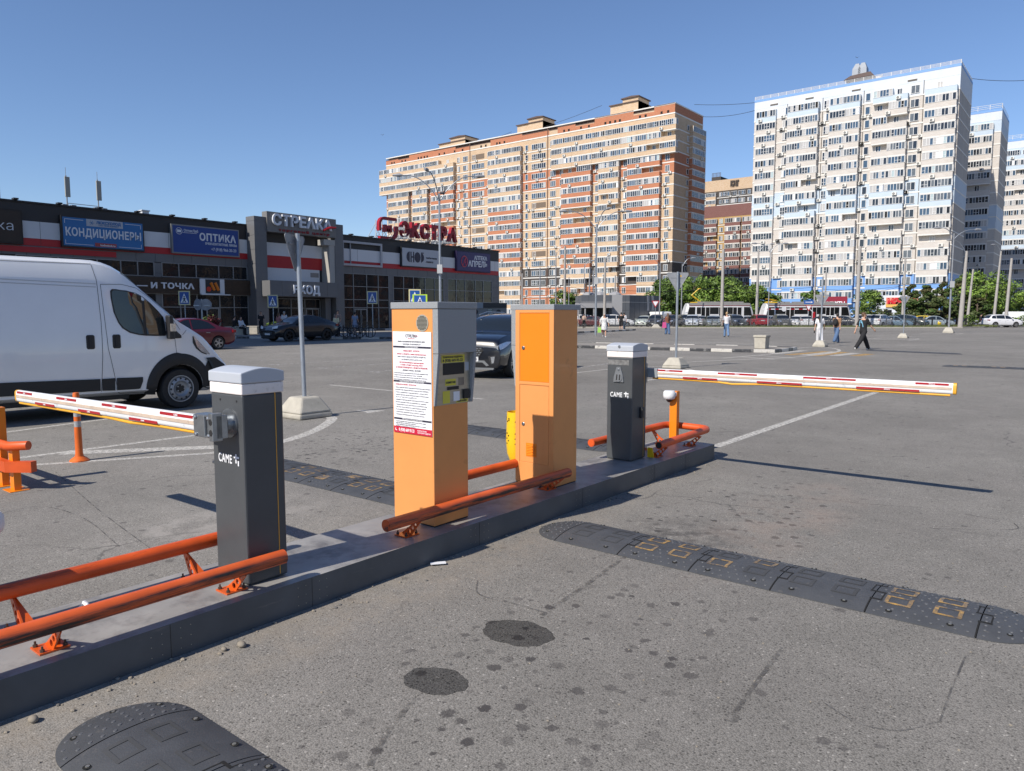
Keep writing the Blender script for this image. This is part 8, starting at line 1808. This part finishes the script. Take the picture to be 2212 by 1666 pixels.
# ---------------------------------------------------------------- people
SKIN = M('skin', (.50, .29, .20), .6, var=.08, scale=12); HAIRD = M('dark_hair', (.018, .014, .012), .6, var=.3, scale=40); HAIRB = M('brown_hair', (.10, .055, .028), .6, var=.3, scale=40); HAIRL = M('light_hair', (.36, .25, .13), .6, var=.3, scale=40); HAIRG = M('grey_hair', (.35, .33, .31), .6, var=.2, scale=40)
def cloth(n, c, **k): return M('cloth_' + n, c, .85, var=k.get('var', .12), scale=k.get('scale', 9), bump=.2, bscale=60)
def remeshed(mb, name, mat, parent, vox=.014, smooth_it=4):
    me = mb.data(name, [mat] if not isinstance(mat, list) else mat); o = link(name, me, parent)
    m = o.modifiers.new('remesh', 'REMESH'); m.mode = 'VOXEL'; m.voxel_size = vox; m.use_smooth_shade = True
    s = o.modifiers.new('smooth', 'SMOOTH'); s.factor = .5; s.iterations = smooth_it; return o
def person(label, px, d, face, h=1.74, legs=((12, 8), (-14, 22)), arms=((-14, 14, 8), (16, 22, 8)), top=None, top_len=.0, sleeve=.55, pants=None, pant_len=1.0, pant_w=1.0, dress=None, shoes=None, hair=HAIRD, long_hair=0, build=1.0, sit=0.0, z0=0, turn=0, grp=None, lean=0, beard=False, glasses=False, name='person', pos=None):
    """face: 0 looks towards us, 180 away, 90 to the right.  legs: (forward swing, knee bend) for the left and right leg"""
    c = pos if pos is not None else CW((px - CX) / F * d, d, z0); t = thing(name, label, 'person', tuple(c), YAW + radians(face), grp); k = h / 1.74
    V = Vector; J = {}      # figure built facing -Y, its left at +X
    hipz = .92
    for sd, (th, kb) in zip((1, -1), legs):
        th, kb = radians(th), radians(kb); hp = V((sd * .088 * build, 0, hipz)); kn = hp + V((0, -sin(th), -cos(th))) * .43; a2 = th - kb; an = kn + V((0, -sin(a2), -cos(a2))) * .42; fa = a2 * .6 if a2 < 0 else a2 * .5; J[sd] = (hp, kn, an, an + V((sd * .02, -.15 * cos(fa), -.055 + .12 * (-sin(fa) if fa < 0 else 0) + (.10 * sin(fa) if fa > 0 else 0))), an + V((0, .05, -.045)))
    low = min(min(J[s_][3].z, J[s_][4].z) for s_ in (1, -1)) - .035
    if sit: low = low
    up = lambda v: (v - V((0, 0, low))) * k
    tl = radians(lean); R3 = Matrix.Rotation(tl, 4, 'X')
    def tor(x, y, z): p = R3 @ V((x, y, z - hipz)); return up(p + V((0, 0, hipz)))
    B = build; hands = {}
    body = MB()
    def limb(mb, pts, rs, seg=9): mb.tube(pts, [r * k for r in rs], seg); [mb.ball(tuple(p), r * k, 0, 8, 6) for p, r in zip(pts, rs)]
    A = {}
    for sd, (sw, el, ab) in zip((1, -1), arms):
        sw, el, ab = radians(sw), radians(el), radians(ab); sh = V((sd * .185 * B, .0, 1.43)); u = V((sd * sin(ab), -sin(sw) * cos(ab), -cos(sw) * cos(ab))); e = sh + u * .285; w2 = sw + el; u2 = V((sd * sin(ab) * .6, -sin(w2), -cos(w2))).normalized(); wr = e + u2 * .25; A[sd] = (tor(*sh), tor(*e), tor(*wr), (tor(*(wr + u2 * .1)) - tor(*wr)).normalized())
        limb(body, A[sd][:3], [.046 * B, .037 * B, .026])
        p0 = A[sd][2]; dr = A[sd][3]; side = V((sd, 0, 0)) - dr * V((sd, 0, 0)).dot(dr); side = side.normalized() if side.length > .1 else V((0, 1, 0)); fw = dr.cross(side).normalized(); fw = fw if fw.y < 0 else -fw
        body.tube([p0, p0 + dr * .045 * k, p0 + dr * .09 * k], [.026 * k, .036 * k, .032 * k], 8)      # palm
        for i, (o_, L) in enumerate(((-.028, .062), (-.0095, .075), (.0095, .070), (.027, .055))):
            b0 = p0 + (dr * .085 + fw * -o_) * k; b1 = b0 + dr * L * .5 * k; b2 = b1 + (dr * .4 - side * .35).normalized() * L * .5 * k; body.tube([b0, b1, b2], [.0095 * k, .009 * k, .0075 * k], 6)
        b0 = p0 + (dr * .03 + fw * .028) * k; body.tube([b0, b0 + (dr * .7 + fw * .7).normalized() * .04 * k, b0 + (dr + fw * .35).normalized() * .07 * k], [.012 * k, .010 * k, .008 * k], 6)
        hands[sd] = p0 + dr * .09 * k
    for sd in (1, -1): limb(body, [up(q) for q in J[sd][:3]], [.085 * B, .056 * B, .038]); body.tube([up(J[sd][4]), up((J[sd][2] + J[sd][3]) / 2 - V((0, 0, .02))), up(J[sd][3])], [.036 * k, .04 * k, .028 * k], 8)
    def torso(mb, g, zs):
        rings = [(.92, .155, .115), (1.05, .14, .10), (1.18, .15, .105), (1.32, .175, .115), (1.42, .165, .095), (1.47, .09, .07)]
        vs = []; n = 16; rr = [q for q in rings if zs[0] - .07 < q[0] < zs[1] + .01]
        for z, rx, ry in rr:
            for i in range(n): a = 2 * pi * i / n; vs.append(tuple(tor((rx * B + g) * cos(a), (ry * B + g) * sin(a), z)))
        fs = [(i * n + j, i * n + (j + 1) % n, (i + 1) * n + (j + 1) % n, (i + 1) * n + j) for i in range(len(rr) - 1) for j in range(n)] + [tuple(range(n))[::-1], tuple((len(rr) - 1) * n + j for j in range(n))]; mb.add(vs, fs)
    torso(body, 0, (.9, 1.5)); body.ball(tuple(up(V((0, 0, .90)))), (.155 * k * B, .11 * k * B, .10 * k))
    hc = tor(0, -.015, 1.635); Rh = Matrix.Translation(hc) @ Matrix.Rotation(radians(turn), 4, 'Z')
    body.tube([tor(0, .01, 1.42), tor(0, -.005, 1.58)], [.062 * k, .052 * k], 10)
    body.X = Rh; body.ball((0, .008 * k, .02 * k), (.074 * k, .094 * k, .098 * k), 0, 14, 10); body.ball((0, -.025 * k, -.05 * k), (.056 * k, .066 * k, .066 * k), 0, 12, 8); body.tube([(0, -.085 * k, .022 * k), (0, -.108 * k, -.022 * k)], [.010 * k, .016 * k], 7)
    for sx in (-1, 1): body.ball((sx * .076 * k, .01 * k, -.005 * k), (.012 * k, .02 * k, .03 * k), 0, 8, 6)
    body.X = Matrix.Identity(4); remeshed(body, 'body', SKIN, t, .0115, 3)
    f_ = MB(); f_.X = Rh
    for sx in (-1, 1): f_.ball((sx * .03 * k, -.084 * k, .01 * k), (.014 * k, .006 * k, .007 * k), 0, 8, 6); f_.box(sx * .03 * k - .016 * k, sx * .03 * k + .016 * k, -.095 * k, -.085 * k, .03 * k, .036 * k)
    f_.box(-.022 * k, .022 * k, -.092 * k, -.084 * k, -.056 * k, -.05 * k, 1)
    if glasses: f_.box(-.062 * k, .062 * k, -.100 * k, -.088 * k, -.006 * k, .026 * k)
    f_.build('face', [HAIRD, M('lips', (.32, .10, .09), .5, var=0)], t)
    hr = MB(); hr.X = Rh; hr.ball((0, .022 * k, .042 * k), (.084 * k, .098 * k, .090 * k), 0, 14, 10); hr.ball((0, .045 * k, -.01 * k), (.076 * k, .07 * k, .08 * k), 0, 12, 8)
    if long_hair: hr.X = Matrix.Identity(4); hr.tube([hc + V((0, .05, .03)) * k, hc + V((0, .085, -.1)) * k, hc + V((0, .11, -.1 - long_hair * .5)) * k, hc + V((0, .105, -.1 - long_hair)) * k], [.085 * k, .088 * k, .08 * k, .05 * k], 10)
    remeshed(hr, 'hair', hair, t, .014, 3)
    if top or dress:
        s_ = MB(); torso(s_, .022, (.92 - top_len, 1.46)); s_.ball(tuple(tor(0, 0, 1.0)), (.155 * B * k, .125 * B * k, .14 * k))
        for sd in (1, -1):
            a, e, wv, dr = A[sd]; q = a + (e - a) * min(1, sleeve / .55 * .82); pts = [a, q] if sleeve <= .6 else [a, e, e + (wv - e) * min(1, (sleeve - .6) / .4)]; limb(s_, pts, [.066 * B, .062 * B, .045 * B][:len(pts)])
        remeshed(s_, 'dress' if dress else 'shirt', dress or top, t, .016, 4)
        if dress: q = MB(); q.tube([tor(0, 0, 1.06), up(V((0, 0, .85))), up(V((0, 0, .56)))], [.15 * k * B, .20 * k * B, .215 * k * B], 18); remeshed(q, 'skirt', dress, t, .018, 4)
    if pants:
        p_ = MB(); p_.ball(tuple(up(V((0, 0, .93)))), (.172 * k * B, .13 * k * B, .13 * k), 0, 14, 8)
        for sd in (1, -1):
            hp, kn, an = [up(q) for q in J[sd][:3]]
            if pant_len > .6: e = kn + (an - kn) * ((pant_len - .5) * 2); limb(p_, [hp, kn, e], [.108 * B, .078 * pant_w, .066 * pant_w])
            else: limb(p_, [hp, hp + (kn - hp) * (pant_len * 2)], [.110 * B, .095 * pant_w])
        remeshed(p_, 'trousers' if pant_len > .6 else 'shorts', pants, t, .016, 4)
    if shoes:
        for sd in (1, -1):
            q = MB(); hp, kn, an, toe, heel = [up(v) for v in J[sd]]; q.tube([heel + V((0, .02, .0)), (heel + toe) / 2 + V((0, 0, .015)), toe + V((0, -.03, .0))], [.045 * k, .052 * k, .036 * k], 8); q.tube([an, heel + V((0, -.02, .02))], [.046 * k, .05 * k], 8); remeshed(q, 'shoe', shoes, t, .014, 3)
    mw = Matrix.LocRotScale(t.location, t.rotation_euler, None)
    t['hands'] = 0; del t['hands']
    return t, {s_: mw @ hands[s_] for s_ in hands}, (lambda x, y, z: mw @ tor(x, y, z))
def held(name, label, cat, mb, mats, loc, rz=0, smooth=60): o = mb.build(name, mats, smooth=smooth, loc=tuple(loc), rz=rz); tag(o, label, cat); return o
def bagmesh(w_, dp, h, strap=.25):
    q = MB(); q.hexa([(-w_ / 2, -dp / 2, -h), (w_ / 2, -dp / 2, -h), (w_ / 2, dp / 2, -h), (-w_ / 2, dp / 2, -h)], [(-w_ * .4, -dp * .2, 0), (w_ * .4, -dp * .2, 0), (w_ * .4, dp * .2, 0), (-w_ * .4, dp * .2, 0)])
    q.tube([(-w_ * .3, 0, -.01), (-w_ * .15, 0, strap), (w_ * .15, 0, strap), (w_ * .3, 0, -.01)], .01, 5); return q
BLKC, WHC, JEAN = cloth('black', (.012, .012, .014)), cloth('white', (.62, .62, .64)), cloth('denim', (.075, .13, .24), var=.25, scale=14); SHW = M('shoe_white', (.6, .6, .6), .5, var=.05); SHB = M('shoe_black', (.015, .015, .016), .5, var=.1)
# the man in the black printed shirt
t, hd, at_ = person('man striding right in a black T-shirt with a blue print and white-soled shoes', 1863, 34.3, 112, 1.82, legs=((32, 4), (-30, 10)), arms=((-26, 10, 10), (30, 14, 12)), top=BLKC, top_len=.12, sleeve=.55, pants=BLKC, pant_w=1.25, shoes=SHW, hair=HAIRB, turn=-25)
q = MB(); BLUPR = M('shirt_print_blue', (.16, .36, .50), .8, var=.5, scale=18)
for pts, r_ in (([(-.10, .135, 1.05), (-.07, .145, 1.18), (-.02, .15, 1.30), (.03, .148, 1.36)], .028), ([(.06, .15, 1.36), (.10, .14, 1.25), (.10, .14, 1.08)], .026), ([(-.04, .15, 1.24), (.03, .152, 1.28)], .03)): q.tube([Vector((a, b * 1.02, c)) for a, b, c in pts], [r_ * .9] * len(pts), 6)
q.v = [(x, .138 + (y - .14) * .25, z) for x, y, z in q.v]; q.build('shirt_print', BLUPR, t, smooth=60)
for sd in (0,): pass
q = G(1863, 756)
# man with backpack
BRN_ = cloth('brown', (.24, .135, .075)); t, hd, at_ = person('man in a brown T-shirt and wide jeans with a black backpack', 1806, 43, 130, 1.76, legs=((26, 4), (-26, 10)), arms=((8, 6, 6), (-16, 10, 6)), top=BRN_, pants=JEAN, pant_w=1.45, shoes=SHB, hair=HAIRD, turn=30)
q = MB(); q.ball((0, 0, 0), (.15, .10, .23), 0, 12, 9); q.ball((0, .07, -.08), (.11, .06, .12), 0, 10, 7); b_ = at_(0, .20, 1.24); held('backpack', 'black backpack on the back of the man in brown', 'backpack', q, BLKC, b_, YAW + radians(130))
# woman in white behind the sign
t, hd, at_ = person('woman in white T-shirt and white trousers behind the over-tall sign', 1769, 40.5, 165, 1.66, legs=((12, 4), (-16, 24)), arms=((-12, 12, 14), (14, 18, 14)), top=WHC, pants=WHC, pant_w=1.25, shoes=SHW, hair=HAIRD, long_hair=.3, build=.9)
q = MB(); q.box(-.035, .035, -.006, .006, -.14, .0); held('phone', 'dark phone in the left hand of the woman in white', 'phone', q, BLACK, hd[1] + Vector((0, 0, -.02)))
# man walking away in white shirt and jeans
t, hd, at_ = person('man walking away in a white T-shirt and blue jeans with a shoulder bag', 1568, 54, 176, 1.80, legs=((10, 4), (-12, 14)), arms=((-8, 14, 10), (10, 14, 10)), top=WHC, top_len=.06, pants=cloth('light_denim', (.12, .20, .34), var=.2), pant_w=1.15, shoes=SHB, hair=HAIRL)
held('shoulder_bag', 'black bag at the hip of the man in white shirt and jeans', 'bag', bagmesh(.26, .10, .30, .5), BLKC, at_(.24, .05, 1.02), YAW + 1.2)
# woman with pink bag
t, hd, at_ = person('long-haired woman in a brown top and flared jeans', 1441, 61.5, 195, 1.72, legs=((8, 2), (-8, 6)), arms=((4, 30, 6), (-4, 12, 10)), top=cloth('rust', (.20, .075, .04)), pants=JEAN, pant_w=1.5, shoes=SHB, hair=HAIRB, long_hair=.4, build=.92)
held('tote_bag', 'pink bag carried by the long-haired woman in jeans', 'bag', bagmesh(.34, .12, .46), cloth('pink', (.55, .08, .24)), hd[-1] + Vector((0, 0, .02)) if False else at_(.30, .0, 1.0) , YAW)
# woman in dotted dress
DOT = cloth('dotted', (.60, .60, .60)); tt_ = DOT.node_tree; n_ = tt_.nodes; vo = n_.new('ShaderNodeTexVoronoi'); vo.inputs['Scale'].default_value = 17; tc = n_.new('ShaderNodeTexCoord'); tt_.links.new(tc.outputs['Object'], vo.inputs['Vector']); mr = n_.new('ShaderNodeMapRange'); mr.inputs[1].default_value = .24; mr.inputs[2].default_value = .28; mr.inputs[3].default_value = .04; mr.inputs[4].default_value = .62; tt_.links.new(vo.outputs['Distance'], mr.inputs[0]); tt_.links.new(mr.outputs[0], n_['Principled BSDF'].inputs['Base Color'])
t, hd, at_ = person('woman in a white dotted dress and sunglasses walking towards us', 1305, 53.3, -8, 1.68, legs=((14, 6), (-10, 16)), arms=((6, 10, 16), (-8, 16, 20)), dress=DOT, sleeve=.7, shoes=SHW, hair=HAIRG, glasses=True, build=1.08)
held('carrier_bag', 'lime green carrier bag held by the woman in the dotted dress', 'bag', bagmesh(.26, .12, .36, .12), cloth('lime', (.30, .55, .10)), hd[-1] + Vector((0, 0, -.10)), YAW); held('carrier_bag', 'small maroon bag beside the lime green one', 'bag', bagmesh(.16, .1, .3, .12), cloth('maroon', (.22, .05, .09)), hd[-1] + Vector((.11, .09, -.14)), YAW)
# two men walking away at the far kerb
person('man in a black T-shirt and black shorts walking away towards the kerb', 1341, 77, 178, 1.84, legs=((8, 2), (-8, 8)), arms=((-8, 10, 12), (8, 12, 12)), top=BLKC, pants=BLKC, pant_len=.5, pant_w=1.15, shoes=M('shoe_beige', (.45, .35, .27), .6, var=.05), hair=HAIRD, build=1.1)
person('man in a white shirt half hidden by the man in black shorts', 1347, 79, 178, 1.82, legs=((-8, 12), (10, 4)), arms=((6, 10, 8), (-8, 12, 8)), top=WHC, sleeve=.6, pants=cloth('grey_blue', (.10, .13, .17)), shoes=SHW, hair=HAIRD)
person('man in white shirt and black trousers just right of the second pay station', 1243.5, 75, 176, 1.72, legs=((-10, 12), (10, 4)), arms=((6, 10, 8), (-8, 12, 8)), top=WHC, pants=BLKC, shoes=SHW, hair=HAIRD)
t, hd, at_ = person('woman in a beige top and black trousers with a belt bag near the pavilion', 1261, 86, 178, 1.72, legs=((12, 4), (-14, 26)), arms=((8, 30, 8), (-8, 20, 12)), top=cloth('beige', (.42, .31, .25)), pants=BLKC, pant_w=.85, shoes=SHB, hair=HAIRD, build=.92)
held('belt_bag', 'black belt bag of the woman in the beige top', 'bag', bagmesh(.34, .1, .16, .02), BLKC, at_(0, .16, 1.05), YAW)
# people before the mall
Pz = .12
person('woman in black standing at the portal with white trainers', 566, 56, 30, 1.72, legs=((0, 0), (-6, 0)), arms=((20, 60, 4), (10, 70, 4)), top=BLKC, pants=BLKC, shoes=SHW, hair=HAIRD, z0=Pz, build=.95)
person('man in black with light trousers sitting on the concrete planter', 508, 54.6, 150, 1.74, legs=((82, 84), (78, 80)), arms=((30, 60, 6), (26, 62, 6)), top=BLKC, sleeve=.9, pants=cloth('sand', (.42, .38, .33)), shoes=SHB, hair=HAIRD, z0=Pz)
person('woman in white sitting beside the man on the planter', 522, 54.6, 60, 1.66, legs=((80, 80), (84, 84)), arms=((20, 40, 6), (18, 50, 6)), top=WHC, sleeve=.9, pants=BLKC, shoes=SHB, hair=HAIRD, long_hair=.25, z0=Pz, build=.92)
person('bearded man in a brown T-shirt standing in the sun behind the black coupe SUV', 731, 51, -10, 1.78, legs=((0, 0), (-3, 2)), arms=((6, 20, 8), (10, 50, 4)), top=cloth('tan', (.30, .21, .17)), pants=BLKC, shoes=SHB, hair=HAIRD, z0=Pz, glasses=True)
person('girl in a sunlit cream top standing before the bearded man', 727.5, 50.6, 20, 1.5, legs=((0, 0), (4, 4)), arms=((14, 40, 6), (10, 40, 6)), top=cloth('cream', (.62, .54, .34)), sleeve=.7, pants=BLKC, shoes=SHB, hair=HAIRD, long_hair=.2, z0=Pz, build=.88)
person('woman in a pale blue dress walking away past the bicycles', 768, 55, 170, 1.68, legs=((10, 4), (-12, 10)), arms=((-8, 12, 8), (8, 14, 8)), dress=cloth('pale_blue', (.20, .24, .33)), sleeve=.4, shoes=SHB, hair=HAIRD, z0=Pz, build=.95)
person('white-haired man in a white shirt seen over the bonnet of the black coupe SUV', 616, 57, 160, 1.72, legs=((4, 2), (-4, 2)), top=WHC, pants=BLKC, shoes=SHB, hair=HAIRG, z0=Pz); person('woman in a pink top just left of the white-haired man', 604, 57.5, 150, 1.64, legs=((4, 2), (-4, 2)), top=cloth('rose', (.42, .2, .2)), pants=BLKC, shoes=SHB, hair=HAIRB, long_hair=.2, z0=Pz, build=.92)
person('figure in camouflage clothes crouched over by the kiosk at the SUV bonnet', 1015, 56, 200, 1.72, legs=((40, 70), (10, 30)), arms=((30, 60, 8), (24, 70, 8)), top=cloth('camouflage', (.22, .18, .12), var=.6, scale=14), sleeve=.8, pants=cloth('camouflage', (.22, .18, .12)), shoes=SHB, hair=HAIRB, lean=-28)
# motorcyclist
c = CW((2116 - CX) / F * 97, 97); t = thing('motorcycle', 'dark motorcycle ridden to the right behind the black fence', 'motorcycle', tuple(c), YAW)
for x in (-.72, .72): q = MB(); q.lathe([(.2, -.05), (.3, -.05), (.32, -.02), (.32, .02), (.3, .05), (.2, .05)], (x, 0, .32), 20, 0, 'Y', cap=False); q.lathe([(.0, -.02), (.2, -.02)], (x, 0, .32), 16, 1, 'Y'); q.build('wheel', [TYRE, GALV], t)
q = MB(); q.ball((.12, 0, .86), (.28, .15, .14), 0, 10, 7); q.ball((-.3, 0, .80), (.36, .12, .07), 0, 10, 6); q.ball((.0, 0, .5), (.3, .16, .2), 1, 10, 7); q.tube([(.72, 0, .32), (.5, 0, .95), (.42, 0, 1.08)], .035, 6, 1); q.tube([(-.72, 0, .35), (-.1, 0, .5)], .04, 6, 1); q.ball((.58, 0, .9), (.09, .09, .09), 2, 8, 6); q.box(-.75, -.5, -.08, .08, .78, .86, 2); q.build('body', [BLKC, GALV2, BANDW], t, smooth=60); q = MB(); q.tube([(.34, -.35, 1.05), (.44, 0, 1.08), (.34, .35, 1.05)], .018, 6); q.build('handlebar', BLACK, t)
cr_ = c + ER * -.18; person('motorcyclist in a black T-shirt riding to the right', 0, 0, 90, 1.74, legs=((66, 86), (66, 86)), arms=((52, 20, 10), (52, 20, 10)), top=BLKC, pants=BLKC, shoes=SHB, hair=HAIRD, lean=14, pos=Vector((cr_.x, cr_.y, .28)))
# pigeons and far birds
for (px, y, d, lab) in ((1852, 125, 150, 'tiny bird in the sky above the white block'), (826, 292, 160, 'tiny bird in the sky left of the orange block')):
    p = D(px, y, d); q = MB(); q.ball((0, 0, 0), (.05, .12, .04), 0, 8, 6); q.hexa([(-.38, -.05, .18), (-.04, -.04, 0), (-.04, .05, 0), (-.38, .05, .18)], [(-.38, -.05, .2), (-.04, -.04, .04), (-.04, .05, .04), (-.38, .05, .2)]); q.hexa([(.04, -.04, 0), (.38, -.05, .22), (.38, .05, .22), (.04, .05, 0)], [(.04, -.04, .04), (.38, -.05, .24), (.38, .05, .24), (.04, .05, .04)]); tag(q.build('bird', MATS['pigeon_grey'], smooth=60, loc=tuple(p), rz=YAW), lab, 'bird')
